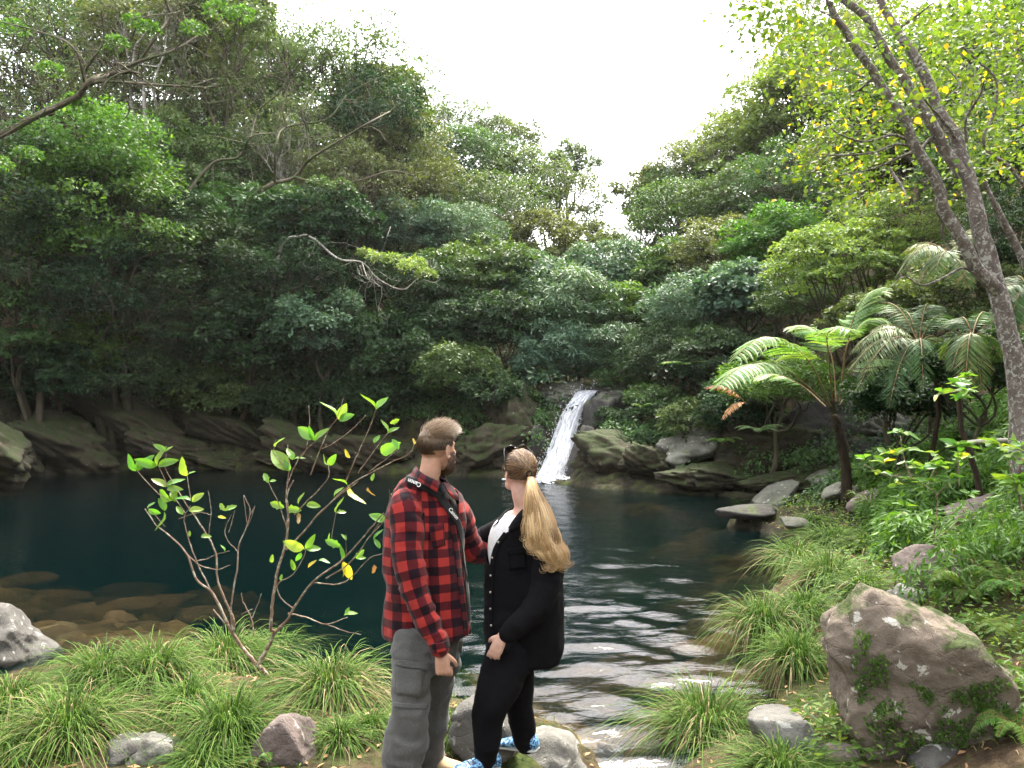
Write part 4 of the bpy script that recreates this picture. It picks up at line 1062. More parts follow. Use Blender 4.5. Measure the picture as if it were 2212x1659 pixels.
def plaid_mat(name):
    m, t = nmat(name)
    a = N_(t, 'Attribute', attribute_name='uvp'); s = N_(t, 'SeparateXYZ'); t.links.new(a.outputs['Vector'], s.inputs[0])
    co = objco(t)
    def band(x, ph):
        v = math_(t, 'ADD', math_(t, 'MULTIPLY', x, 1 / .088), ph)
        v = math_(t, 'ADD', v, math_(t, 'MULTIPLY', noise(t, 220, 1, co), .02))
        return math_(t, 'LESS_THAN', math_(t, 'FRACT', v), .5)
    bu, bv = band(s.outputs['X'], 20.1), band(s.outputs['Y'], 20.0)
    k = math_(t, 'MULTIPLY', math_(t, 'ADD', bu, bv), .5)
    col = ramp(t, k, [(0, (.36, .034, .028)), (.4, (.085, .010, .014)), (.75, (.006, .005, .009))], 'CONSTANT')
    tw = noise(t, 420, 2, co)
    col = mixc(t, math_(t, 'MULTIPLY', tw, .35), col, (.04, .008, .01))
    finish(t, col, .95, .08, bump(t, math_(t, 'ADD', tw, math_(t, 'MULTIPLY', noise(t, 35, 3, co), 1.2)), .35, .004), sheen=.12)
    return m
M_plaid = plaid_mat('red_black_plaid_flannel')
M_black = fabric('black_fleece', (.0055, .005, .0065), sheen=.0)
M_blackpant = fabric('black_cotton', (.0055, .005, .007), sheen=.0)
M_tee = fabric('dark_tee', (.012, .011, .013))
M_white = fabric('white_knit', (.80, .80, .82))
M_grey = fabric('grey_trouser_cloth', (.105, .105, .105), scale=180)
M_tan = fabric('tan_suede', (.42, .30, .18))
M_strap = fabric('black_webbing', (.012, .012, .014), rough=.6)
m_lettering, t = nmat('white_lettering'); finish(t, (.8, .8, .8), .5)
m_metal, t = nmat('metal_button'); p = finish(t, (.5, .48, .45), .3); p.inputs['Metallic'].default_value = 1
m_lens, t = nmat('dark_lens'); finish(t, (.01, .01, .012), .08, .6)
m_eye, t = nmat('eye_white'); finish(t, (.75, .73, .7), .2)
m_lip, t = nmat('lips'); finish(t, (.42, .17, .15), .45)
def hair_mat(name, stops, rough=.42):
    m, t = nmat(name); a = N_(t, 'Attribute', attribute_name='rnd').outputs['Fac']
    finish(t, ramp(t, a, stops), rough, .45, transl=.12); return m
H_man = hair_mat('hair_light_brown', [(0, (.045, .026, .015)), (.45, (.15, .095, .055)), (1, (.42, .30, .19))])
H_beard = hair_mat('hair_brown_beard', [(0, (.022, .011, .006)), (1, (.14, .075, .04))])
H_wroot = hair_mat('hair_dark_blond', [(0, (.05, .028, .015)), (.5, (.20, .12, .065)), (1, (.48, .33, .19))])
H_wtail = hair_mat('hair_golden_blond', [(0, (.16, .085, .035)), (.5, (.50, .32, .15)), (1, (.82, .62, .36))])
m_shoe, t = nmat('blue_patterned_shoe'); co = objco(t)
vo = N_(t, 'TexVoronoi', feature='SMOOTH_F1'); vo.inputs['Scale'].default_value = 48; t.links.new(co, vo.inputs['Vector'])
wv = math_(t, 'SINE', math_(t, 'MULTIPLY', vo.outputs['Distance'], 16))
finish(t, ramp(t, math_(t, 'ADD', math_(t, 'MULTIPLY', wv, .5), .5), [(.25, (.02, .05, .12)), (.5, (.05, .16, .36)), (.8, (.22, .46, .72))]), .5, .4)
m_shoe2, t = nmat('slate_mesh'); finish(t, ramp(t, noise(t, 200, 2, objco(t)), [(.3, (.03, .05, .08)), (.7, (.10, .15, .2))]), .6)
m_sole, t = nmat('shoe_sole'); finish(t, (.42, .43, .42), .7)
m_soleb, t = nmat('boot_sole'); finish(t, (.05, .045, .04), .8)

def frame_from(fwd, roll=0.0, pitch=0.0):
    """columns: right, forward, up"""
    f = norm(np.array([fwd[0], fwd[1], pitch])); u = np.array([0, 0, 1.]); rt = norm(np.cross(f, u)); u = np.cross(rt, f)
    if roll:
        c, s = math.cos(roll), math.sin(roll); rt, u = rt * c + u * s, u * c - rt * s
    return np.stack([rt, f, u], 1)
def head_shapes(mb, c, M, k=1.0, male=True):
    """skull, face and ears around c (centre between the ears), M = right/forward/up"""
    w = lambda p: np.asarray(c) + M @ (np.array(p) * k)
    e = lambda p, r, n=3: ell(mb, w(p), np.array(r) * k, M, n)
    e((0, -.012, .038), (.074, .093, .082)); e((0, .022, .0), (.066, .068, .09)); e((0, .03, -.045), (.055, .055, .055))
    e((0, .062, -.082), (.026, .022, .022)); e((.03, .045, -.060), (.03, .04, .03)); e((-.03, .045, -.060), (.03, .04, .03))
    e((0, .086, -.012), (.010, .016, .024), 2); e((0, .099, -.026), (.012, .012, .010), 2)            # nose
    e((0, .070, .026), (.052, .022, .018), 2)                                                          # brow
    e((.037, .058, -.018), (.022, .024, .022), 2); e((-.037, .058, -.018), (.022, .024, .022), 2)      # cheekbones
    e((0, .080, -.052), (.024, .012, .009), 2); e((0, .079, -.062), (.020, .012, .008), 2)             # lips
    for s in (-1, 1):                                                                                  # ears
        for a in np.linspace(-2.2, 2.4, 12):
            ell(mb, w((s * (.079 + .004 * math.cos(a)), -.012 - .016 * math.cos(a), -.004 + .029 * math.sin(a))), np.array([.0062, .006, .0068]) * k, M, 1)
        e((s * .075, -.008, -.002), (.006, .014, .022), 1); e((s * .077, .0, -.028), (.006, .008, .009), 1)
def skull_pt(u, c, M, k, off=0.0):
    """point on the hair-bearing skull in direction u (local)"""
    r = np.array([.074, .093, .082]); p = u * (r + off) + np.array([0, -.012, .038]); return np.asarray(c) + (p * k) @ M.T
def hand(mb, wrist, d, back, thumb_side, L=.19, curl=(.3, .5, .4), spread=.10, r0=.0088, thumb_curl=.6):
    """palm, four jointed fingers and a thumb. d: pointing direction, back: normal of the back of the hand"""
    d = norm(d); back = norm(np.array(back) - d * np.dot(back, d)); side = np.cross(d, back) * thumb_side
    w = np.array(wrist, float); pl = L * .50
    for k, tt in ((-1.2, 0), (-.4, 1), (.4, 2), (1.2, 3)):
        a = w + side * k * L * .055; b = w + d * pl + side * k * L * .118
        tube(mb, [a - d * .01, (a + b) / 2 + back * .003, b], [.0145, .0155, .0115], 10)
    lens = (.38, .44, .41, .33); ks = (1.22, .42, -.40, -1.18)
    for f in range(4):
        p = w + d * pl + side * ks[f] * L * .118; dd = norm(d + side * ks[f] * spread); ang = 0; pts = [p - dd * .02]; rad = [r0 * 1.15]
        for j, fr in enumerate((.45, .30, .25)):
            ang += curl[j] * (1 + .12 * (f - 1.5))
            v = dd * math.cos(ang) - back * math.sin(ang)
            pts.append(p.copy()); rad.append(r0 * (1.08 - .08 * j)); p = p + v * L * lens[f] * fr
        pts.append(p); rad.append(r0 * .78)
        tube(mb, smooth_path(pts, 3), np.interp(np.linspace(0, 1, (len(pts) - 1) * 3 + 1), np.linspace(0, 1, len(rad)), rad), 9)
    p = w + d * L * .12 + side * L * .16
    v1 = norm(d * .75 + side * .65 - back * .25); v2 = norm(d * .9 + side * .1 - back * thumb_curl)
    tube(mb, smooth_path([w + d * .01 + side * .012, p, p + v1 * L * .2, p + v1 * L * .2 + v2 * L * .17], 3), np.linspace(.014, r0 * .92, 10), 9)

def strands(mb, roots, dirs, lens, width, r, rnd, curve, n=4):
    """thin three-sided hairs bending from dirs towards curve"""
    for i in range(len(roots)):
        p = roots[i]; pts = [p]
        for j in range(n):
            t_ = (j + 1) / n; v = norm(dirs[i] * (1 - t_) + curve[i] * t_); p = p + v * lens[i] / n; pts.append(p)
        tube(mb, pts, np.linspace(width, width * .3, n + 1), 3, rnd[i], cap=False)

# =============================================================== MAN
man = thing('person', 'bearded man in red and black plaid shirt and grey cargo trousers, looking towards the waterfall', 'person', (*P(905, 1690, 4.1)[:2], .27))
MF = (.60, .80); MM = frame_from(MF, 0, .03); MC = P(945, 972, 4.06); mk = 1.06
body = MB()
head_shapes(body, MC, MM, mk)
loft(body, [(936, 985, 4.05, 24, 25), (930, 1015, 4.04, 23, 24), (926, 1040, 4.05, 25, 25), (924, 1064, 4.07, 36, 30), (922, 1084, 4.09, 52, 38)], sides=20)   # neck
loft(body, [(922, 1084, 4.1, 54, 38), (922, 1130, 4.1, 66, 46), (922, 1200, 4.1, 66, 46), (922, 1290, 4.1, 58, 40), (922, 1385, 4.1, 54, 38)], sides=20)
loft(body, [(880, 1095, 4.0, 20, 22), (880, 1170, 3.95, 20, 22), (893, 1255, 3.9, 17, 18), (925, 1340, 3.88, 15, 15), (948, 1400, 3.87, 11, 12), (953, 1413, 3.87, 12, 10)], sides=14)
loft(body, [(978, 1090, 4.24, 20, 24), (1005, 1150, 4.32, 18, 20), (1020, 1190, 4.36, 16, 17), (1055, 1195, 4.42, 14, 14), (1085, 1190, 4.46, 10, 11)], sides=14)
for rows in ([(896, 1395, 4.05, 27, 29), (892, 1470, 4.0, 26, 27), (885, 1540, 3.98, 21, 22), (875, 1610, 4.0, 19, 20), (866, 1680, 4.02, 15, 17), (866, 1705, 4.02, 14, 16)],
             [(946, 1395, 4.2, 26, 28), (946, 1470, 4.27, 22, 25), (937, 1530, 4.3, 19, 20), (927, 1590, 4.33, 17, 19), (922, 1645, 4.35, 14, 15), (924, 1660, 4.35, 14, 15)]):
    loft(body, rows, sides=14)
hand(body, P(953, 1408, 3.87), (.12, -.06, -1.), (-.1, -1., .0), -1, L=.20, curl=(1.15, 1.45, .9), spread=.02, r0=.0098)
hand(body, P(1085, 1190, 4.46), (1., .1, -.1), (0, 1., .2), 1, L=.19, curl=(.2, .3, .2), spread=.05)
V, Q, T = remesh(body, .0052, 2, .5, .55)
base = np.array(man.location)
link('body', new_mesh('body', V - base, [f for f in (Q, T) if len(f)], None, True, [S_man]), man)
for s in (-1, 1):
    e = MB(); ell(e, MC + MM @ (np.array([s * .031, .063, .008]) * mk) - base, [.0105] * 3, None, 2); e.obj('eye', m_eye, man, True)
e = MB(); ell(e, MC + MM @ (np.array([0, .091, -.057]) * mk) - base, np.array([.020, .005, .008]) * mk, MM, 2); e.obj('lips', m_lip, man, True)
# hair: faded sides, longer top swept forward to the right
r = np.random.RandomState(12); hb = MB(); hr = []
u = norm(r.randn(16000, 3)); u = u[(u[:, 2] > -.55) & ~((u[:, 1] > .45) & (u[:, 2] < .50)) & ~((u[:, 2] < -.10) & (u[:, 1] > .12)) ]
u = u[~((u[:, 2] < -.32) & (np.abs(u[:, 0]) > .62))][:9000]
topness = sstep(u[:, 2], .12, .62)
rt = skull_pt(u, MC, MM, mk, .002); nrm_ = norm((u / np.array([.074, .093, .082])) @ MM.T)
sweep = (np.array([[.35, 1.0, .10]]) + r.randn(len(u), 3) * .22) @ MM.T
down = (np.array([[0, -.15, -1.0]]) + r.randn(len(u), 3) * .15) @ MM.T
dr = nrm_ * (.30 + .20 * topness)[:, None] + (1 - topness)[:, None] * down * .6 + topness[:, None] * sweep * 1.3
cv = nrm_ * .12 + (1 - topness)[:, None] * down + topness[:, None] * (sweep + nrm_ * .1)
ln = .008 + .010 * sstep(u[:, 2], -.4, .1) + .034 * topness * r.uniform(.6, 1.2, len(u)) + .012 * (topness > .8)
ln[(u[:, 1] < -.8) & (u[:, 2] > .2)] *= 1.1
sh = np.clip(.30 + .55 * topness * r.rand(len(u)) + .12 * r.randn(len(u)) - .12 * (u[:, 2] < 0), 0, 1)
strands(hb, rt - base, norm(dr), ln, .0010, r, sh, norm(cv), 4)
D, T_ = ico(4); kp = (D[:, 2] > -.42) & ~((D[:, 1] > .50) & (D[:, 2] < .5)) & ~((D[:, 2] < -.05) & (D[:, 1] > .1))
cap = D.copy(); off = .0015 + .0015 * sstep(D[:, 2], .2, .8) + .002 * (fbm(D, 3, 9.) - .5)
W_ = skull_pt(cap, MC, MM, mk, 0) + (norm(D) @ MM.T) * off[:, None] - base
Tk = T_[kp[T_].all(1)]; hb.add(W_, None, Tk, .22 + .14 * sstep(D[Tk].mean(1)[:, 2], .1, .7))
hb.obj('hair', H_man, man)
# beard
bb = MB(); u = norm(r.randn(7000, 3)); u = u[(u[:, 1] > -.35) & (u[:, 2] < .98) & (u[:, 2] > -.95)][:3600]
jr = np.array([.066, .066, .070]); rt = MC + ((u * jr + np.array([0, .026, -.034])) * mk) @ MM.T
kz = ((rt - MC) @ MM)[:, 2]; ky = ((rt - MC) @ MM)[:, 1]
kp = (kz < np.where(ky < .055, .012 - .3 * np.maximum(ky, 0), -.028)) & ~((ky > .082) & (kz > -.052)) & (ky > .0); rt = rt[kp]; uu = u[kp]
nd = norm(uu @ MM.T); dn = np.array([0, .25, -1.]) @ MM.T
strands(bb, rt - base, norm(nd * .8 + dn * .4 + r.randn(len(rt), 3) * .2), r.uniform(.006, .012, len(rt)) + .020 * sstep(-kz[kp], .05, .09), .0012, r, np.clip(.4 + .3 * r.randn(len(rt)), 0, 1), norm(nd * .25 + dn), 3)
bb.obj('beard', H_beard, man)
# shirt under and flannel over
tm = MB(); loft(tm, [(926, 1052, 4.06, 34, 30), (925, 1068, 4.08, 54, 36), (924, 1100, 4.09, 66, 42), (924, 1160, 4.1, 66, 44), (924, 1300, 4.1, 62, 42)], sides=24)
garment('dark_undershirt', tm, [loft_rings([(924, 1052, 4.08, 40, 40), (924, 1300, 4.1, 70, 50)])], M_tee, man, .011, .002)
sm = MB()
L0 = loft(sm, [(921, 1030, 4.07, 36, 33), (920, 1044, 4.07, 46, 36), (919, 1058, 4.08, 60, 40), (919, 1074, 4.09, 76, 46), (919, 1110, 4.10, 84, 54), (917, 1180, 4.10, 86, 58), (920, 1270, 4.10, 90, 60), (924, 1372, 4.10, 92, 60)], sides=30, cap=False)
L1 = loft(sm, [(872, 1080, 4.02, 27, 32), (878, 1110, 3.98, 35, 34), (880, 1180, 3.93, 31, 31), (887, 1235, 3.90, 28, 28), (903, 1290, 3.88, 26, 26), (927, 1350, 3.87, 24, 24), (948, 1400, 3.87, 21, 20)], sides=20)
L2 = loft(sm, [(972, 1080, 4.22, 22, 30), (992, 1115, 4.28, 25, 30), (1010, 1160, 4.34, 25, 26), (1022, 1188, 4.36, 22, 24), (1046, 1194, 4.40, 20, 22), (1062, 1193, 4.43, 19, 20)], sides=18)
tail = [(828, 1385), (828, 1330), (860, 1352), (856, 1375), (842, 1385), (832, 1400)]
shirt, b_sh = garment('flannel_shirt', sm, [L0, L1, L2], M_plaid, man, .0095, .0125, {0: (9, 3.2), 1: (3.5, 15), 2: (3.5, 17)},
    cut=[([(938, 1030), (962, 1036), (985, 1052), (992, 1072), (990, 1120), (984, 1112), (962, 1080), (944, 1062)], 'front')])
# collar leaves, yoke strap, pocket and placket lie on the shirt
def sheet3(name, rows, mat, root, th=.004, uvs=1.0):
    """a bent sheet through a grid of world points"""
    A = np.array(rows, float); m, n = A.shape[:2]; Bk = A.copy(); Bk[..., 1] += th
    V = np.concatenate([A.reshape(-1, 3), Bk.reshape(-1, 3)]) - np.array(root.location)
    i = np.arange(m - 1)[:, None] * n + np.arange(n - 1)[None]; Qf = np.stack([i, i + 1, i + n + 1, i + n], -1).reshape(-1, 4)
    per = list(range(n)) + [k * n + n - 1 for k in range(1, m)] + [m * n - 1 - k for k in range(1, n)] + [k * n for k in range(m - 2, 0, -1)]
    per = np.array(per); p2 = np.roll(per, -1); S = np.stack([per, per + m * n, p2 + m * n, p2], -1)
    du = np.concatenate([[0], np.cumsum(np.linalg.norm(np.diff(A[0], axis=0), axis=1))]); dv = np.concatenate([[0], np.cumsum(np.linalg.norm(np.diff(A[:, 0], axis=0), axis=1))])
    U = np.stack(np.meshgrid(du, dv), -1).reshape(-1, 2)
    return link(name, new_mesh(name, V, [np.concatenate([Qf, Qf[:, ::-1] + m * n, S])], {'uvp': ('POINT', np.vstack([U, U]) + .01)}, True, [mat]), root)
up = smooth_path([P(899, 1006, 4.10), P(905, 1016, 4.02), P(920, 1027, 3.97), P(940, 1036, 3.95), P(951, 1042, 3.96)], 4)
lo = smooth_path([P(888, 1022, 4.10), P(896, 1034, 4.00), P(914, 1046, 3.945), P(932, 1056, 3.925), P(944, 1064, 3.92)], 4)
sheet3('collar', [up, up * .5 + lo * .5 + [0, -.012, .004], lo], M_plaid, man, .006)
up = smooth_path([P(955, 1041, 3.98), P(966, 1044, 4.03), P(978, 1050, 4.08)], 4); lo = smooth_path([P(968, 1066, 3.985), P(982, 1080, 4.02), P(994, 1078, 4.08)], 4)
sheet3('collar', [up, up * .5 + lo * .5 + [0, -.010, .002], lo], M_plaid, man, .006)
ribbon('placket', b_sh, [(962, 1082, 6), (974, 1120, 6), (984, 1180, 6), (992, 1250, 6), (1000, 1310, 6), (1006, 1372, 6)], M_plaid, man, .006)
def patch(name, bvh, poly4, mat, root, off=.006, n=7, m=7, rot=0):
    a, b, c, d = [np.array(q, float) for q in poly4]
    rows = [[onto(bvh, *((a * (1 - u_) + b * u_) * (1 - v_) + (d * (1 - u_) + c * u_) * v_), off) for u_ in np.linspace(0, 1, n)] for v_ in np.linspace(0, 1, m)]
    return sheet3(name, rows, mat, root)
patch('chest_pocket', b_sh, [(928, 1137), (958, 1130), (961, 1178), (934, 1186)], M_plaid, man)
patch('cuff', b_sh, [(932, 1392), (966, 1384), (972, 1404), (936, 1411)], M_plaid, man)
# camera strap with the maker's name on it
SP = [(880, 1036, 7), (889, 1039, 7.5), (905, 1044, 7.5), (925, 1055, 7.5), (945, 1071, 7.5), (962, 1092, 7.5), (976, 1112, 7), (988, 1135, 6), (998, 1190, 4), (1004, 1260, 3.5), (1010, 1340, 3)]
st = ribbon('camera_strap', b_sh, SP, M_strap, man, .012, .004, 4.0)
def lettering(bvh, a, b, size, flip, word='Canon'):
    A, B = onto(bvh, *a, .027, 4.0), onto(bvh, *b, .027, 4.0)
    x = norm(B - A); yv = np.cross(norm(EYE - Vector((A + B) / 2)), x); yv = norm(yv)
    z = np.cross(x, yv); z = norm(z)
    cu = bpy.data.curves.new('lettering', 'FONT'); cu.body = word; cu.size = size; cu.extrude = .0006; cu.offset = .0004
    cu.align_x = 'CENTER'; cu.align_y = 'CENTER'; cu.materials.append(m_lettering)
    to = bpy.data.objects.new('lettering', cu); COL.objects.link(to); bpy.context.view_layer.update()
    lm_ = bpy.data.meshes.new_from_object(to.evaluated_get(bpy.context.evaluated_depsgraph_get())); bpy.data.objects.remove(to)
    if not len(lm_.materials): lm_.materials.append(m_lettering)
    o = link('lettering', lm_, st)
    mt = Matrix.Identity(4)
    for i_ in range(3): mt[i_][0], mt[i_][1], mt[i_][2], mt[i_][3] = x[i_], yv[i_], z[i_], ((A + B) / 2 - base)[i_]
    o.matrix_local = mt
lettering(b_sh, (915, 1049), (884, 1038), .030, 1)
lettering(b_sh, (966, 1097), (984, 1123), .026, 1)
# cargo trousers
pm = MB()
K0 = loft(pm, [(922, 1340, 4.1, 74, 50), (922, 1380, 4.1, 74, 50), (920, 1420, 4.1, 70, 46)], sides=24)
K1 = loft(pm, [(892, 1370, 4.04, 38, 40), (893, 1409, 4.02, 39, 40), (890, 1487, 3.99, 37, 38), (885, 1529, 3.98, 34, 36), (877, 1592, 3.99, 39, 38), (868, 1657, 4.01, 37, 36), (864, 1692, 4.02, 36, 35)], sides=20)
K2 = loft(pm, [(952, 1375, 4.2, 38, 40), (952, 1430, 4.24, 33, 36), (944, 1500, 4.28, 30, 32), (932, 1560, 4.31, 29, 30), (924, 1610, 4.33, 30, 30), (922, 1645, 4.34, 30, 29)], sides=20)
_, b_pt = garment('cargo_trousers', pm, [K0, K1, K2], M_grey, man, .010, .020, {0: (4, 8), 1: (3.2, 9), 2: (3.2, 10)})
patch('pocket_flap', b_pt, [(856, 1424), (924, 1432), (922, 1448), (856, 1436)], M_grey, man, .012)
patch('cargo_pocket', b_pt, [(858, 1437), (916, 1446), (908, 1506), (858, 1500)], M_grey, man, .006)
patch('zip_band', b_pt, [(853, 1517), (919, 1522), (918, 1531), (852, 1527)], M_grey, man, .008)
def shoe(name, heel, toe, hh, w_, mats, root, ankle_r=.045, L_extra=0, lace=False, sub_label=None):
    """shoe upper with sole; heel, toe: sole points (world)"""
    heel = np.array(heel); toe = np.array(toe); d = norm(toe - heel); L = np.linalg.norm(toe - heel); s = norm(np.cross(d, [0, 0, 1.]))
    up_ = np.cross(s, d); prof = [(0.0, .30, .62), (.08, .42, .95), (.25, .46, .98), (.42, .47, .74), (.6, .50, .52), (.78, .50, .40), (.92, .42, .30), (1.0, .22, .16)]
    U_ = MB(); S_ = MB(); ang = np.linspace(0, 2 * PI, 17)[:-1]
    def ringset(mbx, prof_, z0, zf):
        rings = []
        for t_, w2, h2 in prof_:
            a = w2 * w_; h = h2 * hh * zf
            c_ = heel + d * L * t_ + up_ * (z0 + h / 2)
            x = np.cos(ang) * a; z = np.sin(ang) * h / 2; x = np.sign(x) * np.abs(x / a) ** .8 * a
            rings.append(c_ + x[:, None] * s + z[:, None] * up_)
        R = smooth_path(np.array(rings).reshape(len(rings), -1), 4).reshape(-1, 16, 3); n = len(R)
        V = R.reshape(-1, 3); i = np.arange(n - 1)[:, None] * 16; j = np.arange(16)[None]; k = (j + 1) % 16
        Q = np.stack([i + j, i + k, i + 16 + k, i + 16 + j], -1).reshape(-1, 4)
        V = np.vstack([V, R[0].mean(0)[None], R[-1].mean(0)[None]]); a0, a1 = len(V) - 2, len(V) - 1
        T = np.array([[a0, (q + 1) % 16, q] for q in range(16)] + [[a1, (n - 1) * 16 + q, (n - 1) * 16 + (q + 1) % 16] for q in range(16)])
        mbx.add(V - np.array(root.location), Q, T)
    ringset(U_, prof, .014, 1.0); ringset(S_, [(a, b * 1.06, .26 if a < .9 else .2) for a, b, c_ in prof], 0, 1.0)
    o = U_.obj(name, mats[0], root, True); S_.obj('sole', mats[1], o, True)
    if lace:
        lm_ = MB()
        for k in range(4):
            t_ = .42 + .09 * k; hz = np.interp(t_, [p_[0] for p_ in prof], [p_[2] for p_ in prof]) * hh + .016
            c_ = heel + d * L * t_ + up_ * hz
            tube(lm_, np.array([c_ - s * w_ * .3 - up_ * .006, c_ + up_ * .002, c_ + s * w_ * .3 - up_ * .006]) - np.array(root.location), .003, 5)
        lm_.obj('lace', m_shoe2, o, True)
    return o
b1 = shoe('boot', P(905, 1668, 4.36), P(1008, 1674, 4.26), .12, .10, (M_tan, m_soleb), man)
b2 = shoe('boot', P(842, 1712, 4.02), P(940, 1732, 3.90), .12, .10, (M_tan, m_soleb), man)

# =============================================================== WOMAN
wom = thing('person', 'woman with long wavy blond ponytail in black jacket and trousers, standing right of the man', 'person', (*P(1085, 1655, 4.2)[:2], .33))
WF = (-.40, .92); WM = frame_from(WF, 0, .02); WC = P(1122, 1024, 4.20); wk_ = .99; base = np.array(wom.location)
body = MB(); head_shapes(body, WC, WM, wk_, False)
loft(body, [(1122, 1045, 4.20, 20, 21), (1124, 1070, 4.19, 18, 19), (1130, 1092, 4.20, 20, 21), (1134, 1112, 4.21, 36, 30), (1136, 1130, 4.22, 44, 34)], sides=20)
loft(body, [(1135, 1125, 4.22, 50, 36), (1128, 1180, 4.22, 56, 42), (1130, 1260, 4.2, 50, 38), (1125, 1340, 4.2, 56, 42), (1115, 1420, 4.2, 56, 44)], sides=20)
loft(body, [(1178, 1140, 4.10, 18, 20), (1182, 1220, 4.04, 18, 19), (1172, 1295, 4.0, 16, 16), (1120, 1345, 3.96, 13, 13), (1087, 1375, 3.94, 10, 10)], sides=14)
loft(body, [(1095, 1135, 4.36, 17, 20), (1068, 1155, 4.42, 17, 18), (1040, 1165, 4.46, 15, 16), (1015, 1168, 4.40, 13, 13), (1000, 1168, 4.36, 10, 10)], sides=14)
for rows in ([(1105, 1400, 4.12, 38, 40), (1082, 1470, 4.08, 34, 36), (1058, 1530, 4.03, 25, 27), (1050, 1590, 4.05, 21, 23), (1046, 1650, 4.08, 12, 14)],
             [(1118, 1410, 4.26, 29, 32), (1120, 1470, 4.28, 26, 29), (1126, 1530, 4.32, 24, 26), (1132, 1580, 4.35, 20, 22), (1138, 1612, 4.36, 12, 14)]):
    loft(body, rows, sides=14)
hand(body, P(1086, 1374, 3.94), (-.42, .05, -.90), (-.15, -1., .25), 1, L=.165, curl=(.30, .45, .35), spread=.11, r0=.0078)
hand(body, P(1000, 1168, 4.36), (-1., .0, .1), (0, 1., .1), -1, L=.16, curl=(.2, .3, .2), spread=.05, r0=.0078)
V, Q, T = remesh(body, .0052, 2, .5, .55)
link('body', new_mesh('body', V - base, [f for f in (Q, T) if len(f)], None, True, [S_wom]), wom)
for s in (-1, 1):
    e = MB(); ell(e, WC + WM @ (np.array([s * .031, .063, .008]) * wk_) - base, [.0105] * 3, None, 2); e.obj('eye', m_eye, wom, True)
e = MB(); ell(e, WC + WM @ (np.array([0, .091, -.057]) * wk_) - base, np.array([.020, .005, .008]) * wk_, WM, 2); e.obj('lips', m_lip, wom, True)
# white knit top
tm = MB()
T0w = loft(tm, [(1120, 1132, 4.2, 40, 34), (1117, 1142, 4.2, 50, 39), (1112, 1165, 4.2, 56, 44), (1110, 1195, 4.2, 56, 44), (1120, 1260, 4.2, 52, 40), (1120, 1380, 4.2, 56, 42)], sides=26)
_, b_top = garment('white_top', tm, [T0w], M_white, wom, .011, .003, {0: (6, 4)})
# loose black jacket
jm = MB()
J0 = loft(jm, [(1138, 1104, 4.22, 30, 28), (1138, 1120, 4.22, 52, 38), (1136, 1150, 4.21, 72, 48), (1133, 1195, 4.2, 82, 54), (1132, 1260, 4.2, 85, 58), (1133, 1330, 4.2, 87, 60), (1134, 1385, 4.2, 84, 60), (1132, 1425, 4.2, 76, 56)], sides=30, cap=False)
J1 = loft(jm, [(1178, 1135, 4.12, 24, 28), (1184, 1180, 4.06, 30, 30), (1180, 1250, 4.01, 30, 29), (1166, 1300, 3.98, 29, 27), (1130, 1340, 3.95, 24, 23), (1094, 1372, 3.94, 17, 17)], sides=20)
J2 = loft(jm, [(1105, 1130, 4.34, 22, 26), (1072, 1152, 4.42, 23, 24), (1042, 1163, 4.46, 21, 22), (1012, 1168, 4.42, 17, 18)], sides=18)
_, b_jk = garment('black_jacket', jm, [J0, J1, J2], M_black, wom, .0105, .009, {0: (7, 3), 1: (3, 13), 2: (3, 14)},
    cut=[([(1104, 1080), (1136, 1092), (1122, 1112), (1100, 1142), (1076, 1178), (1066, 1210), (1061, 1224), (1051, 1212), (1048, 1180), (1054, 1160), (1072, 1138), (1090, 1112)], 'front')])
up = smooth_path([P(1137, 1094, 4.08), P(1124, 1104, 4.05), P(1108, 1124, 4.03), P(1098, 1140, 4.02)], 4); lo = smooth_path([P(1150, 1106, 4.06), P(1140, 1122, 4.02), P(1122, 1142, 4.0), P(1103, 1152, 4.0)], 4)
sheet3('jacket_collar', [up, up * .5 + lo * .5 + [0, -.012, .004], lo], M_black, wom, .008)
up = smooth_path([P(1103, 1098, 4.24), P(1092, 1112, 4.20), P(1076, 1130, 4.16)], 4); lo = smooth_path([P(1092, 1102, 4.26), P(1080, 1116, 4.22), P(1064, 1138, 4.18)], 4)
sheet3('jacket_collar', [up, up * .5 + lo * .5 + [0, -.008, .004], lo], M_black, wom, .008)
ribbon('placket', b_jk, [(1094, 1152, 5), (1074, 1182, 5), (1066, 1215, 5), (1062, 1280, 5), (1062, 1350, 5), (1068, 1410, 5)], M_black, wom, .007)
for px, py in ((1080, 1172), (1067, 1205), (1063, 1242), (1063, 1278), (1063, 1314), (1065, 1350)):
    e = MB(); ell(e, onto(b_jk, px, py, .014, 4.05) - base, (.006, .003, .006), None, 2); e.obj('button', m_metal, wom, True)
patch('chest_pocket', b_jk, [(1098, 1190), (1134, 1184), (1138, 1226), (1102, 1232)], M_black, wom, .008)
patch('pocket_flap', b_jk, [(1097, 1186), (1135, 1180), (1137, 1192), (1099, 1199)], M_black, wom, .013)
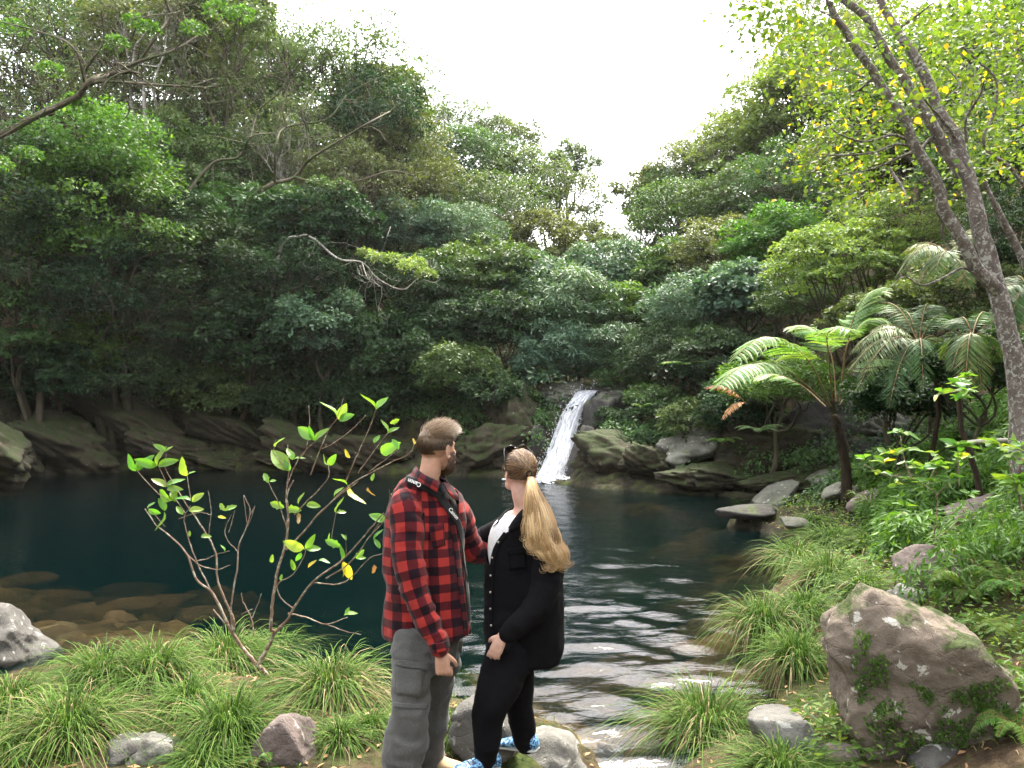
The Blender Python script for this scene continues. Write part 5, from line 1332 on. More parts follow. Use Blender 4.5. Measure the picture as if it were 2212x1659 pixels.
# black trousers
pm = MB()
K0 = loft(pm, [(1118, 1370, 4.2, 62, 48), (1112, 1420, 4.18, 58, 48)], sides=24)
K1 = loft(pm, [(1102, 1400, 4.13, 48, 44), (1086, 1460, 4.09, 46, 42), (1060, 1520, 4.04, 37, 36), (1055, 1565, 4.05, 31, 31), (1051, 1605, 4.06, 26, 27), (1048, 1643, 4.08, 17, 19)], sides=20)
K2 = loft(pm, [(1118, 1400, 4.26, 40, 44), (1118, 1450, 4.28, 35, 38), (1123, 1526, 4.31, 30, 32), (1131, 1570, 4.34, 27, 28), (1135, 1608, 4.36, 20, 22)], sides=20)
garment('black_trousers', pm, [K0, K1, K2], M_blackpant, wom, .0105, .010, {0: (4, 8), 1: (3.2, 8), 2: (3.2, 9)})
shoe('shoe', P(1078, 1661, 4.10), P(980, 1674, 4.00), .085, .088, (m_shoe, m_sole), wom, lace=True)
shoe('shoe', P(1162, 1624, 4.32), P(1072, 1612, 4.42), .085, .088, (m_shoe, m_sole), wom, lace=True)
# hair pulled back to a ponytail
r = np.random.RandomState(21); hb = MB()
tail_l = np.array([.004, -.108, .014]); D, T_ = ico(4)
kp = (D[:, 2] > -.72) & ~((D[:, 1] > .42) & (D[:, 2] < .55)) & ~((D[:, 2] < -.15) & (D[:, 1] > -.15))
W_ = skull_pt(D, WC, WM, wk_, .004 + .004 * fbm(D, 2, 5.)[:, None]) - base
Tk = T_[kp[T_].all(1)]; hb.add(W_, None, Tk, .22)
tl = WC + WM @ tail_l
nn = 0
while nn < 620:
    u = norm(r.randn(3))
    hairline = (u[1] > -.30 and u[2] > -.1) or (u[2] < -.25 and u[1] < .1)
    if not hairline or u[2] < -.70 or (u[1] > .5 and u[2] < .55) or (u[1] > .62 and u[2] < .8): continue
    e = norm(np.array([0, -1., .12]) + r.randn(3) * .12); pts = []
    for t_ in np.linspace(0, 1, 9):
        v = norm(u * (1 - t_) + e * t_); lift = .006 + .010 * math.sin(t_ * PI) * (r.rand() * .3 + .7) * (.5 + .5 * v[2]) + .002 * math.sin(nn)
        pts.append(skull_pt(v[None], WC, WM, wk_, lift)[0] - base)
    pts[-1] = tl - base + r.randn(3) * .004
    tube(hb, pts, np.array([.0012, .0022, .0026, .0028, .0028, .0028, .0026, .0022, .0016]), 3, float(np.clip(.45 + .28 * r.randn(), 0, 1)), cap=False); nn += 1
for _ in range(45):   # loose wisps
    u = norm(np.array([r.choice([-1, 1]) * r.uniform(.5, 1), r.uniform(-.1, .5), r.uniform(-.3, .9)]))
    p0 = skull_pt(u[None], WC, WM, wk_, .006)[0] - base; dd = norm((u + r.randn(3) * .6 + [0, -.2, -.5]) @ WM.T)
    tube(hb, [p0, p0 + dd * .010, p0 + dd * .016 + [0, 0, -.008], p0 + dd * .018 + [0, 0, -.022]], [.0008, .0007, .0006, .0004], 3, .8, cap=False)
hb.obj('hair', H_wroot, wom)
tb = MB()
cen = smooth_path([(1146, 1030, 4.075, 5), (1150, 1048, 4.04, 11), (1157, 1085, 4.00, 22), (1164, 1125, 3.975, 31), (1173, 1160, 3.955, 37), (1183, 1190, 3.945, 38), (1194, 1216, 3.94, 32), (1200, 1236, 3.94, 22)], 6)
locks = [(r.uniform(-1, 1), r.rand() * 2 * PI, r.uniform(0, 6.3), r.uniform(.6, 1.5), r.uniform(.66, 1.0), r.uniform(.05, .95)) for _ in range(34)]
for k in range(1500):
    lx, la, ph0, am, end, tn_ = locks[r.randint(34)]; ph = ph0 + r.randn() * .14; fq = .85 + .3 * (math.sin(ph0 * 7) * .5 + .5)
    end = min(1, end * r.uniform(.93, 1.03)) * (1 if lx > -.4 else .88); m_ = int(len(cen) * end); pts = []; jx, jy = r.randn() * .16, r.randn()
    for i_ in range(m_):
        c_ = cen[i_]; t_ = i_ / len(cen); tight = 1 - .55 * sstep(t_, .55, 1.0) * (1 if i_ < m_ - 3 else .6)
        px = c_[0] + c_[3] * (lx * .86 + jx * tight) + (math.sin(t_ * 19 * fq + ph) * 8.0 * t_ ** 1.2 + math.sin(t_ * 37 + ph * 2) * 1.6 * t_) * am
        py = c_[1] + 4 * math.cos(t_ * 19 + ph) * t_
        pts.append(P(px, py, c_[2] + (math.sin(la) * .030 + jy * .004) * min(1, t_ * 3 + .3) + .012 * math.cos(t_ * 19 + ph) * t_) - base)
    if r.rand() < .35:
        e_ = pts[-1]; sgn = 1 if math.cos(ph) > 0 else -1; Rr = r.uniform(.010, .022)
        for b_ in np.linspace(.3, 3.4, 7): pts.append(e_ + np.array([sgn * Rr * (1 - math.cos(b_)), r.randn() * .001, -Rr * math.sin(b_) - .004 * b_]))
    pts = np.array(pts)
    tube(tb, pts, np.interp(np.linspace(0, 1, len(pts)), [0, .2, .8, 1], [.0010, .0013, .0011, .0004]), 3, float(np.clip(tn_ + .14 * r.randn(), 0, 1)), cap=False)
tb.obj('ponytail', H_wtail, wom)
e = MB(); tube(e, [tl - base + WM @ (np.array([math.cos(a) * .015, -.006 , math.sin(a) * .015])) for a in np.linspace(0, 2 * PI, 13)], .0048, 6); e.obj('hair_tie', M_strap, wom, True)
# sunglasses pushed up on the crown
gl_ = thing('sunglasses', 'dark sunglasses pushed up on top of the woman\'s head', 'sunglasses', WC + WM @ (np.array([0, .03, .13]) * wk_))
gb = np.array(gl_.location)
fr_ = MB(); hz = lambda x, y, z: WC + WM @ (np.array([x, y, z]) * wk_) - gb
for s in (-1, 1):
    lens = MB(); pts = [hz(s * (.036 + .027 * math.cos(a) * (1.0 if math.sin(a) > 0 else .9)), .052 - .014 * math.sin(a) , .128 + .021 * math.sin(a)) for a in np.linspace(0, 2 * PI, 19)]
    tube(fr_, pts, .0022, 5); cc = hz(s * .036, .052, .128)
    Vl = np.array(pts[:-1] + [cc + np.array(WM @ np.array([0, .004, .004]))]); n_ = 18
    lens.add(Vl, None, [[i_, (i_ + 1) % n_, n_] for i_ in range(n_)]); lens.obj('lens', m_lens, gl_, True)
    ar = MB(); tube(ar, smooth_path([hz(s * .066, .048, .134), hz(s * .080, .020, .110), hz(s * .086, -.01, .060), hz(s * .086, -.02, .020)], 4), [.0034] * 13, 6); ar.obj('temple_arm', m_lens, gl_, True)
tube(fr_, [hz(-.011, .052, .132), hz(0, .055, .136), hz(.011, .052, .132)], .0022, 5)
fr_.obj('frame', m_lens, gl_, True)
e = MB(); ell(e, WC + WM @ (np.array([-.080, .0, -.040]) * wk_) - base, (.0035, .0035, .0045), None, 1); e.obj('earring', m_metal, wom, True)
print('people', time.time() - T0)
# ================================================================== NEAR PLANTS
def blade_mat(name, stops):
    m, t = nmat(name); a = N_(t, 'Attribute', attribute_name='rnd').outputs['Fac']; c = ramp(t, a, stops)
    finish(t, c, .7, .18, transl=.35); return m
GR = blade_mat('grass_blades', [(0, (.015, .04, .006)), (.35, (.052, .115, .012)), (.62, (.10, .185, .026)), (.72, (.16, .20, .05)), (.80, (.20, .165, .08)), (1, (.33, .26, .15))])
FERN = leaf_mat('fern_green', [(0, (.03, .08, .010)), (.5, (.075, .16, .024)), (1, (.15, .26, .05))], .4, .5, .3, .2)
FERNB = leaf_mat('tree_fern_green', [(0, (.06, .135, .03)), (.5, (.125, .235, .06)), (1, (.22, .34, .11))], .35, .42, .4, .15)
PALM = leaf_mat('palm_green', [(0, (.02, .05, .014)), (.5, (.05, .10, .03)), (.9, (.11, .18, .06)), (1, (.22, .18, .10))], .25, .55, .3, .2)
SAPL = leaf_mat('sapling_leaf', [(0, (.05, .14, .018)), (.5, (.115, .245, .034)), (.9, (.22, .34, .08)), (1, (.50, .42, .04))], .45, .4, .45, .1)
STRAW = leaf_mat('dry_leaf', [(0, (.14, .08, .04)), (.5, (.30, .18, .09)), (1, (.5, .32, .18))], .25, .7, .2, .2)
m_stipe, t = nmat('fern_stipe'); finish(t, ramp(t, noise(t, 14, 3, objco(t)), [(.3, (.08, .05, .018)), (.7, (.20, .13, .045))]), .6, .3)
B_sap = bark_mat('sapling_bark', (.10, .055, .04), (.30, .21, .16), (.38, .34, .27), 14)
B_mott = bark_mat('mottled_bark', (.06, .048, .043), (.19, .16, .145), (.33, .32, .30), 16, .5, .8)
B_fern = bark_mat('fern_trunk', (.012, .009, .007), (.05, .035, .022), None, 18)

def blades(mb, r, c, n, L, spread, w, dry, lean=(0, 0), rad=.08, seg=6, tall=.75):
    """arching grass blades from a tuft"""
    a = r.rand(n) * 2 * PI; q = np.sqrt(r.rand(n))
    root = np.stack([np.cos(a) * q * rad, np.sin(a) * q * rad, np.zeros(n)], -1) + c
    az = a + r.randn(n) * .5; out = np.stack([np.cos(az), np.sin(az), np.zeros(n)], -1) + np.array([lean[0], lean[1], 0])
    Ln = L * r.uniform(.45, 1.15, n); sp = spread * (.25 + .95 * q) * r.uniform(.6, 1.3, n)
    drp = r.uniform(.80, 1.55, n); side = norm(np.cross(out, [0, 0, 1.]) + r.randn(n, 3) * .25)
    isdry = r.rand(n) < dry * .62; drp[isdry] *= 1.25
    rnd = np.where(isdry, r.uniform(.76, 1, n), np.clip(r.uniform(.05, .72, n), 0, .74))
    V = []
    for k in range(seg + 1):
        t = k / seg
        p = root + out * (sp * Ln * (t ** 1.25))[:, None]
        p[:, 2] += Ln * tall * (t * 1.5 - drp * t * t * 1.25) * (1.15 - .45 * np.minimum(sp, 1.2))
        ww = w * (1 - t ** 2.2) * .5 + .0004
        V += [p - side * ww, p + side * ww]
    V = np.stack(V, 1); i = np.arange(n)[:, None] * (2 * (seg + 1)); k = np.arange(seg)[None] * 2
    Q = np.stack([i + k, i + k + 1, i + k + 3, i + k + 2], -1).reshape(-1, 4)
    mb.add(V.reshape(-1, 3), Q, None, np.repeat(rnd, seg))
TUSS = [  # px, base py, radius px, height px, dry share, label
 (150,1612,150,140,.38,'straw tipped grass tussock nearest the bottom left, greenest in its middle'),
 (20,1560,110,110,.45,'grass tussock at the left edge below the pointed boulder'),
 (10,1650,95,90,.25,'green grass clump in the bottom left corner'),
 (225,1492,125,115,.35,'grass tussock at the left of the bank between two boulders'),
 (335,1490,120,120,.28,'fresh green grass tussock left of the sapling by the water'),
 (405,1545,105,90,.40,'low grass tussock below the fresh one left of the sapling'),
 (487,1455,120,110,.36,'arching grass tussock just left of the sapling stem'),
 (492,1610,125,125,.12,'bright green grass tussock above the cracked light boulder'),
 (600,1440,95,85,.2,'green grass behind the sapling foot'),
 (672,1432,95,90,.25,'grass tussock at the water right of the sapling stem'),
 (715,1510,150,120,.60,'large grass tussock with a skirt of hanging straw between sapling and man'),
 (806,1450,90,95,.42,'grass tussock touching the back of the man\'s trousers'),
 (735,1615,75,65,.35,'small grass tuft right of the pinkish grey boulder'),
 (800,1590,60,60,.5,'dry grass tuft behind the man\'s shin'),
 (440,1660,90,70,.12,'green grass at the bottom edge right of the cracked boulder'),
 (985,1612,52,68,.25,'small bright grass tuft between the man\'s legs and the woman'),
 (985,1500,42,48,.35,'wispy grass behind the man\'s knee at the water'),
 (1530,1610,165,150,.35,'big fountain shaped grass tussock at the right waterside'),
 (1690,1680,150,95,.22,'yellowish green grass tussock on the bottom edge in front of the brown boulder'),
 (1650,1375,100,100,.38,'grass tussock arching over the water left of the brown boulder'),
 (1722,1455,95,100,.38,'grass tussock pressed against the left side of the brown boulder'),
 (1740,1345,95,80,.2,'grass tussock above the top left of the brown boulder'),
 (1722,1228,80,70,.38,'straw tinted grass tussock highest at the right waterside'),
 (1790,1268,98,85,.25,'broad grass tussock in the middle of the right slope'),
 (1865,1290,75,65,.3,'grass tussock right under the palm skirt'),
 (1800,1180,90,55,.12,'fine green grass patch below the tree fern'),
 (1880,1190,70,50,.15,'fine grass on the slope right of the tree fern foot'),
 (1757,1140,50,32,.1,'fine grass in front of the tree fern stones'),
 (1602,1106,26,24,.35,'tiny grass tuft on the tip of the leaning slab'),
]
for i, (px, py, rp, hp, dry, lb) in enumerate(TUSS):
    r = np.random.RandomState(500 + i); g = hit(px, py - 6); d = g[1]; s = d / F
    o = thing('grass_tussock', lb, 'grass tussock', g, 'grass tussocks along the shore')
    mb = MB(); n = int(330 + rp * 5.5); Lb = (rp * .75 + hp * .7) * s
    hz_ = 0.05
    blades(mb, r, np.array([0, 0, -.02]), n, Lb, .86, .0058 * max(.8, d / 5), dry, rad=rp * s * .34, tall=hp / rp * 1.25)
    blades(mb, r, np.array([0, 0, .0]), n // 4, Lb * .8, .42, .0052 * max(.8, d / 5), dry * .3, rad=rp * s * .22, tall=hp / rp * 1.2)
    fb = mb.obj('blades', GR, o); tag(fb, kind='stuff')
# short grass, herbs and litter between the tussocks
r = np.random.RandomState(901); n = 30000
X = r.uniform(-5.5, 6.5, n); Y = r.uniform(3.6, 13, n); S = shore_dist(X, Y)
k = (S > .08) & (np.abs(X) < Y * .70) & (fbm2(X, Y, 3, 2.2) > .40) & ~((X > -.9) & (X < 1.0) & (Y < 5.2) & (r.rand(n) < .75)) & ~((X < 2) & (Y > 7.5)); X, Y = X[k], Y[k]
Z = height(X, Y)
mb = MB(); blades(mb, r, np.stack([X, Y, Z], -1), len(X), .13, .75, .0055, .35, rad=.05, seg=3, tall=.7)
tag(mb.obj('short_grass', GR), 'short mixed grass growing between the tussocks and stones', 'grass', kind='stuff')
r = np.random.RandomState(902); n = 34000
X = r.uniform(1.6, 8.5, n); Y = 4.3 + 10.7 * r.rand(n) ** 1.3; S = shore_dist(X, Y)
k = (S > .5) & (fbm2(X, Y, 3, 1.3, 4.) > .34) & (np.abs(X) < Y * .72); X, Y = X[k], Y[k]; Z = height(X, Y); m_ = len(X)
mb = MB(); Nn = np.array([0, -.2, 1.]) + r.randn(m_, 3) * .45
leaves(mb, np.stack([X, Y, Z + r.uniform(.02, .22, m_)], -1), r.randn(m_, 3) * [1, 1, .35], Nn, r.uniform(.03, .075, m_), r.uniform(.015, .03, m_), np.clip(.5 + .3 * r.randn(m_), 0, 1))
tag(mb.obj('ground_herbs', FERN), 'low leafy herbs covering the right slope', 'ground cover', kind='stuff')
r = np.random.RandomState(903); n = 9000
X = r.uniform(-6, 7, n); Y = r.uniform(3.6, 15, n); k = (shore_dist(X, Y) > .05) & (np.abs(X) < Y * .72) & ~((X < 2) & (Y > 7.5)); X, Y = X[k], Y[k]; Z = height(X, Y); m_ = len(X)
mb = MB(); leaves(mb, np.stack([X, Y, Z + .012], -1), r.randn(m_, 3) * [1, 1, .1], np.array([0, 0, 1.]) + r.randn(m_, 3) * .3, r.uniform(.03, .07, m_), r.uniform(.015, .03, m_), r.rand(m_))
tag(mb.obj('leaf_litter', STRAW), 'dry fallen leaves scattered on the banks', 'fallen leaves', kind='stuff')

# ------------------------------------------------------------------ fronds
def frond_mesh(mb, path, n, plen, pw, rng, ang=1.05, droop=.25, prof=None, rw=.006, fold=.1, tint=.5, start=.12):
    path = smooth_path(path, 8); m = len(path); tn = norm(np.gradient(path, axis=0))
    up = np.array([0, 0, 1.]); sd_ = norm(np.cross(tn, up)); nu_ = norm(np.cross(sd_, tn))
    t = np.linspace(start, .995, n); idx = t * (m - 1); i0 = np.clip(idx.astype(int), 0, m - 2); f = (idx - i0)[:, None]
    L = lambda A: A[i0] * (1 - f) + A[i0 + 1] * f
    C, Tn, Sd, Nu = L(path), L(tn), L(sd_), L(nu_)
    pr = (np.sin(np.clip((t - start) / (1 - start), 0, 1) ** .75 * PI) ** .6 * .92 + .08) if prof is None else prof(t)
    for s in (-1, 1):
        D = Sd * s * math.sin(ang) + Tn * math.cos(ang) + rng.randn(n, 3) * .05; D[:, 2] -= droop * rng.uniform(.5, 1.5, n)
        leaves(mb, C, D, Nu + rng.randn(n, 3) * .15 - Sd * s * .25, plen * pr * rng.uniform(.85, 1.1, n), pw * (.5 + .5 * pr), np.clip(tint + .18 * rng.randn(n), 0, 1), fold, .12)
    return path
def bez(a, b, lift, n=5):
    a, b = np.array(a, float), np.array(b, float); t = np.linspace(0, 1, n)[:, None]
    p = a * (1 - t) + b * t; p[:, 2] += (4 * t * (1 - t))[:, 0] * lift; return p
def fern(px, py, size_px, nf, label, seed, name='fern', mat=None, cat='fern', up=.8, d=None, n=22, pw=.02, plenk=.22, grp='ferns on the banks', lo=0., hi=2 * PI, tint=.55, dz=0.):
    g = hit(px, py) if d is None else P(px, py, d); s = g[1] / F; L = size_px * s
    o = thing(name, label, cat, g, grp); r = np.random.RandomState(seed)
    for k in range(nf):
        a = lo + (hi - lo) * (k + .3 * r.rand()) / nf; l = L * r.uniform(.7, 1.1)
        tip = np.array([math.cos(a) * l * .85, math.sin(a) * l * .85, l * up * r.uniform(.1, .6) + dz * l])
        pth = bez((0, 0, 0), tip, l * up * .38)
        mb = MB(); frond_mesh(mb, pth, n, l * plenk, pw * l * 2.2, r, droop=.2, tint=tint)
        fo = mb.obj('frond', mat or FERN, o)
        st = MB(); tube(st, smooth_path(pth, 4), np.linspace(.006, .002, 17) * max(.5, l), 4); st.obj('stalk', m_stipe if mat is None else mat, fo)
    return o
fern(600, 1490, 80, 7, 'bright fern at the foot of the sapling', 1)
fern(560, 1655, 75, 7, 'fern in front of the rounded pinkish boulder at the bottom', 2)
fern(530, 1440, 60, 6, 'small pale fern in the grass left of the sapling fork', 3)
fern(455, 1655, 55, 6, 'small fern at the bottom edge beside the cracked boulder', 4)
for i, (px, py, sz, nf, lb) in enumerate([
 (2095,1300,95,10,'large light green fern above the right side of the brown boulder'),(2180,1290,90,9,'light green fern at the right edge above the brown boulder'),
 (2020,1275,70,8,'fern between the small pale boulder and the large light fern'),(2140,1215,75,8,'fern in the second row at the right edge'),(2195,1390,85,9,'fern at the right edge beside the brown boulder'),
 (2070,1190,60,8,'fern just right of the grey boulder on the slope'),(2185,1500,80,8,'shaded fern at the right edge under the others'),(1960,1180,55,7,'small fern below the leafy bush on the slope'),
 (2200,1590,90,9,'dark fern in the lower right corner'),(2120,1370,60,7,'fern leaning over the top of the brown boulder'),(1790,1590,38,6,'tiny fern in the crack left of the brown boulder foot')]):
    fern(px, py, sz * 1.25, nf + 3, lb, 20 + i, n=26)
fern(1560, 960, 50, 9, 'drooping fern on the dark bank right of the waterfall', 41, up=.5, d=17.6)
fern(1640, 935, 60, 9, 'bluish drooping fern hanging over the bank left of the tree fern', 42, up=.45, d=16.0, mat=PALM)
fern(1475, 790, 62, 8, 'flat spreading fern crown in the shade right of the waterfall', 43, up=.25, d=19.5)
fern(1385, 880, 30, 7, 'small bright fern on the wall right of the waterfall', 44, up=.4, d=19.6)

# tree fern: each pinna is a piece of its own
def pinna_mesh(seed):
    r = np.random.RandomState(seed); mb = MB(); n = 24
    t = np.linspace(.02, .98, n); C = np.stack([t, .10 * np.sin(t * 2.5), -.30 * t * t], -1); Tn = norm(np.gradient(C, axis=0))
    pr = (1 - t ** 2.5) * .9 + .1
    for s in (-1, 1):
        D = np.array([0, s * 1., 0]) * .9 + Tn * .5 + np.array([0, 0, -.18]); leaves(mb, C, D, np.array([[0, -s * .15, 1.]] * n), .175 * pr, .058 + 0 * pr, np.clip(.5 + .2 * r.randn(n), 0, 1), .06)
    return mb.mesh('pinna', FERNB)
PIN = [pinna_mesh(i) for i in range(3)]
g = hit(1828, 1098); tf_d = 12.4; g = np.array([P(1828, 1098, g[1])[0], g[1], g[2]]); tf_d = g[1]
C5 = lambda x, y, dd=0.: P(1382.6 + x * .375, 518.5 + y * .375, tf_d + dd)
tf = thing('tree_fern', 'light green tree fern with tall arching fronds and orange brown stalks on a dark stem', 'tree fern', g)
base = np.array(tf.location)
tk = MB(); tp = smooth_path([g + [0, 0, -.2], C5(1190, 1450), C5(1185, 1300), C5(1150, 1130), C5(1120, 1010)], 5)
tube(tk, tp - base, np.linspace(.10, .05, len(tp)), 9); r = np.random.RandomState(61)
for _ in range(110):
    i_ = r.randint(4, len(tp)); a = r.rand() * 2 * PI; q_ = tp[i_] - base; e_ = q_ + np.array([math.cos(a) * .12, math.sin(a) * .12, r.uniform(-.1, .12)])
    tube(tk, [q_, (q_ + e_) / 2 + [0, 0, .02], e_ + [0, 0, -.05]], [.01, .007, .003], 3, cap=False)
tk.obj('trunk', B_fern, tf, True)
cr = lambda dx=0.: C5(1115 + dx, 975)
FR = [([(1100,960,0),(1000,740,-.1),(880,610,-.3),(700,560,-.5),(530,690,-.7)], .40, 17), ([(1080,950,0),(900,790,-.35),(730,705,-.7),(560,745,-1.),(440,850,-1.2)], .34, 16),
      ([(1130,930,0),(1110,700,.2),(1060,560,.4),(960,495,.6),(850,500,.8)], .36, 14), ([(1150,930,0),(1185,650,.1),(1230,450,.2),(1310,310,.2),(1390,300,.2)], .36, 17),
      ([(1150,940,0),(1185,640,-.2),(1260,500,-.3),(1350,460,-.4),(1435,470,-.5)], .34, 14), ([(1110,930,0),(1085,660,-.4),(1080,540,-.7),(1140,500,-1.),(1215,520,-1.2)], .30, 12),
      ([(1150,950,0),(1250,800,.3),(1330,700,.5),(1400,690,.7),(1460,740,.9)], .30, 11), ([(1070,960,0),(960,860,.4),(840,790,.6),(720,770,.8),(640,800,.9)], .26, 11)]
for fi, (pp, pl, npn) in enumerate(FR):
    path = smooth_path([C5(*q_) for q_ in pp], 8) - base; tn = norm(np.gradient(path, axis=0))
    fm = MB(); tube(fm, path, np.linspace(.012, .003, len(path)), 6); fo = fm.obj('frond', m_stipe, tf, True)
    r = np.random.RandomState(70 + fi)
    npn = int(npn * 1.35)
    for k in range(npn):
        t_ = .36 + .62 * k / (npn - 1); j = int(t_ * (len(path) - 1)); T_ = tn[j]
        sdv = norm(np.cross(T_, [0, 0, 1.])); nuv = norm(np.cross(sdv, T_)); sc = pl * 1.3 * (math.sin(min(1, ((t_ - .28) / .72)) ** .8 * PI) ** .6 * .85 + .2)
        for s in (-1, 1):
            x = norm(sdv * s * .92 + T_ * .45 + np.array([0, 0, -.05 + .08 * r.randn()])); z = norm(nuv - x * np.dot(nuv, x)); y = np.cross(z, x)
            o = link('pinna', PIN[r.randint(3)], fo); mt = Matrix.Identity(4)
            for q_ in range(3): mt[q_][0], mt[q_][1], mt[q_][2], mt[q_][3] = x[q_] * sc, y[q_] * sc * .85, z[q_] * sc, path[j][q_]
            o.matrix_local = mt

# palms (centre at crown; fronds as listed tips in picture coordinates)
def palm(label, cpx, cpy, d, tips, plen=.34, n=54, mat=PALM, seed=0, trunk=True, pw=.015, droop=.5, name='palm', cat='palm', lift=.25, tint=.5, angle=1.0):
    if d < 9 and trunk: q_ = hit(cpx, cpy); d = q_[1]; plen *= d / 8.5
    c = P(cpx, cpy, d); c[2] += .10 * (d < 9.0); gz = ground_z(c[0], c[1]); r = np.random.RandomState(seed); bs = np.array([c[0], c[1], min(gz, c[2] - .05) if trunk else c[2] - .01])
    o = thing(name, label, cat, bs, 'palms and large fronds of the right bank')
    if trunk: tk = MB(); tube(tk, curve_pts(r, (0, 0, -.1), c - bs, 6, .05), np.linspace(.04, .028, 6), 7); tk.obj('trunk', B_fern, o, True)
    for tx, ty, dd in tips:
        e = P(tx, ty, d + dd); L = np.linalg.norm(e - c); pth = bez(c - bs, e - bs, L * lift * r.uniform(.7, 1.2))
        mb = MB(); frond_mesh(mb, pth, n, plen, pw, r, ang=angle, droop=droop, tint=tint + .12 * r.randn()); fo = mb.obj('frond', mat, o)
        st = MB(); tube(st, smooth_path(pth, 4), np.linspace(.010, .003, 17), 5); st.obj('stalk', m_stipe, fo, True)
    return o
palm('grey green palm with a spray of long drooping fronds right of the tree fern', 1985, 745, 11.2,
     [(2006,655,.3),(1880,715,0),(1840,760,-.3),(1835,800,-.5),(1850,845,-.7),(1920,880,-.8),(1995,840,-.9),(2040,850,-.2),(1940,690,.8),(2060,700,.6),(2050,770,.5),(1890,670,1.)], plen=.32, seed=1)
palm('palm with drooping fronds against the dark hollow left of the big trunk', 2100, 725, 9.6,
     [(2055,800,-.3),(2045,740,.2),(2070,690,.3),(2140,690,.5),(2035,775,.6),(2120,840,-.4),(2085,850,-.5),(2160,780,.3)], plen=.26, seed=2)
palm('palm fronds hanging at the right edge behind the forked trunk', 2225, 640, 9.0, [(2150,640,-.2),(2140,700,-.3),(2175,730,-.4),(2190,600,.3),(2235,730,0)], plen=.26, seed=3, trunk=False)
palm('pale hanging fronds left of the upper trunk fork', 2060, 560, 11.5, [(1960,570,0),(1935,600,-.3),(1985,620,-.3),(2020,590,-.5),(1950,545,.5),(2090,620,-.4),(2110,500,.3)], plen=.3, seed=4, tint=.75, trunk=False)
palm('pale fern palm behind the leafy bush on the right slope', 2025, 1065, 8.6, [(1930,1030,-.2),(1945,1075,-.5),(2080,1050,-.4),(2100,1090,-.5),(2020,985,.3),(1975,1000,.3),(2070,1000,.4),(2000,1110,-.6)], plen=.24, seed=5, tint=.8, pw=.02, n=38)
palm('dark green palm at the right edge above the tilted slab', 2130, 980, 8.4, [(2080,925,0),(2120,900,.3),(2165,925,0),(2185,990,-.3),(2090,1040,-.4),(2150,1060,-.5),(2060,985,.2),(2210,1040,0)], plen=.24, seed=6, tint=.45, pw=.022)
palm('single long frond plant with bright leaflets reaching left over the grass', 1925, 1128, 8.9, [(1833,1058,-.3),(1860,1180,-.4),(1885,1220,-.5),(1910,1235,-.4),(1950,1210,-.4),(1880,1090,.4),(1990,1120,.3)], plen=.20, seed=7, tint=.6, pw=.018, n=30, lift=.12)
palm('small palm with dark hanging leaves over the tilted slab', 2095, 1075, 8.5, [(2065,1110,-.3),(2085,1130,-.3),(2110,1120,-.3),(2135,1110,-.2),(2150,1080,0)], plen=.15, seed=8, n=20)
palm('orange tinted dying frond at the left end of the glossy bright shrub', 1612, 872, 14.6, [(1522,838,-.2),(1560,905,-.3)], plen=.16, mat=STRAW, seed=9, n=24, trunk=False, name='dying_frond', cat='frond', tint=.7, pw=.03)

r = np.random.RandomState(905); X = r.uniform(3.0, 9.5, 2600); Y = r.uniform(6.6, 15.5, 2600); S = shore_dist(X, Y)
ok = (S > 1.1) & (np.abs(X) < Y * .70) & (fbm2(X, Y, 3, 1.1, 6.) > .47); _rk = np.array([o_.location[:2] for o_ in bpy.data.objects if o_.name.startswith(('boulder', 'shore_slab'))])
ok &= (((X[:, None] - _rk[None, :, 0]) ** 2 + (Y[:, None] - .25 - _rk[None, :, 1]) ** 2).min(1) > .55 ** 2)
X, Y = X[ok][:420], Y[ok][:420]; Z = height(X, Y)
mb = MB(); pad_leaves(mb, r, np.stack([X, Y, Z + r.uniform(.08, .42, len(X))], -1), norm(np.tile([0, -.5, .7], (len(X), 1))), r.uniform(.14, .34, len(X)), 70, .012 * Y + .02, .7, .5, droop=.55, asp=.24)
tag(mb.obj('bank_thicket', FERN), 'tangle of small ferns and seedlings filling the right bank', 'thicket', kind='stuff')

# ------------------------------------------------------------------ saplings with leaves one by one
def big_leaf(seed, w=.42, curl=.25, torn=0.):
    r = np.random.RandomState(seed); n = 8; rows = []
    for i in range(n + 1):
        t_ = i / n; h = w * math.sin(t_ ** .85 * PI) ** .8 * .5 + .004
        if torn: h *= 1 - torn * r.rand()
        z0 = -curl * t_ * t_ + .04 * math.sin(t_ * 6)
        rows.append([(t_, s * h, z0 + abs(s) * h * .35 + .012 * math.sin(t_ * 22) * abs(s)) for s in (-1, -.5, 0, .5, 1)])
    V = np.array(rows).reshape(-1, 3); i = np.arange(n)[:, None] * 5 + np.arange(4)[None]
    return V, np.stack([i, i + 1, i + 6, i + 5], -1).reshape(-1, 4)
def leaf_variants(mat, rn, curl, torn=0.):
    o = []
    for k, rv in enumerate(rn):
        V, Q = big_leaf(k * 7 + 1, .40 + .10 * (k % 3), curl * (.5 + .3 * (k % 4)), torn if k % 3 == 2 else 0)
        mb = MB(); mb.add(V, Q, None, rv); o.append(mb.mesh('leaf', mat, True))
    return o
LV = leaf_variants(SAPL, (.25, .45, .6, .35, .7, .55, .98), .28, .45)
def place_leaf(parent, base, p, d, size, r, var, up=(0, 0, 1.), name='leaf'):
    x = norm(np.array(d, float)); u = np.array(up, float) + r.randn(3) * .45; z = norm(u - x * np.dot(u, x)); y = np.cross(z, x)
    o = link(name, var, parent); mt = Matrix.Identity(4)
    for q_ in range(3): mt[q_][0], mt[q_][1], mt[q_][2], mt[q_][3] = x[q_] * size, y[q_] * size, z[q_] * size, p[q_] - base[q_]
    o.matrix_local = mt
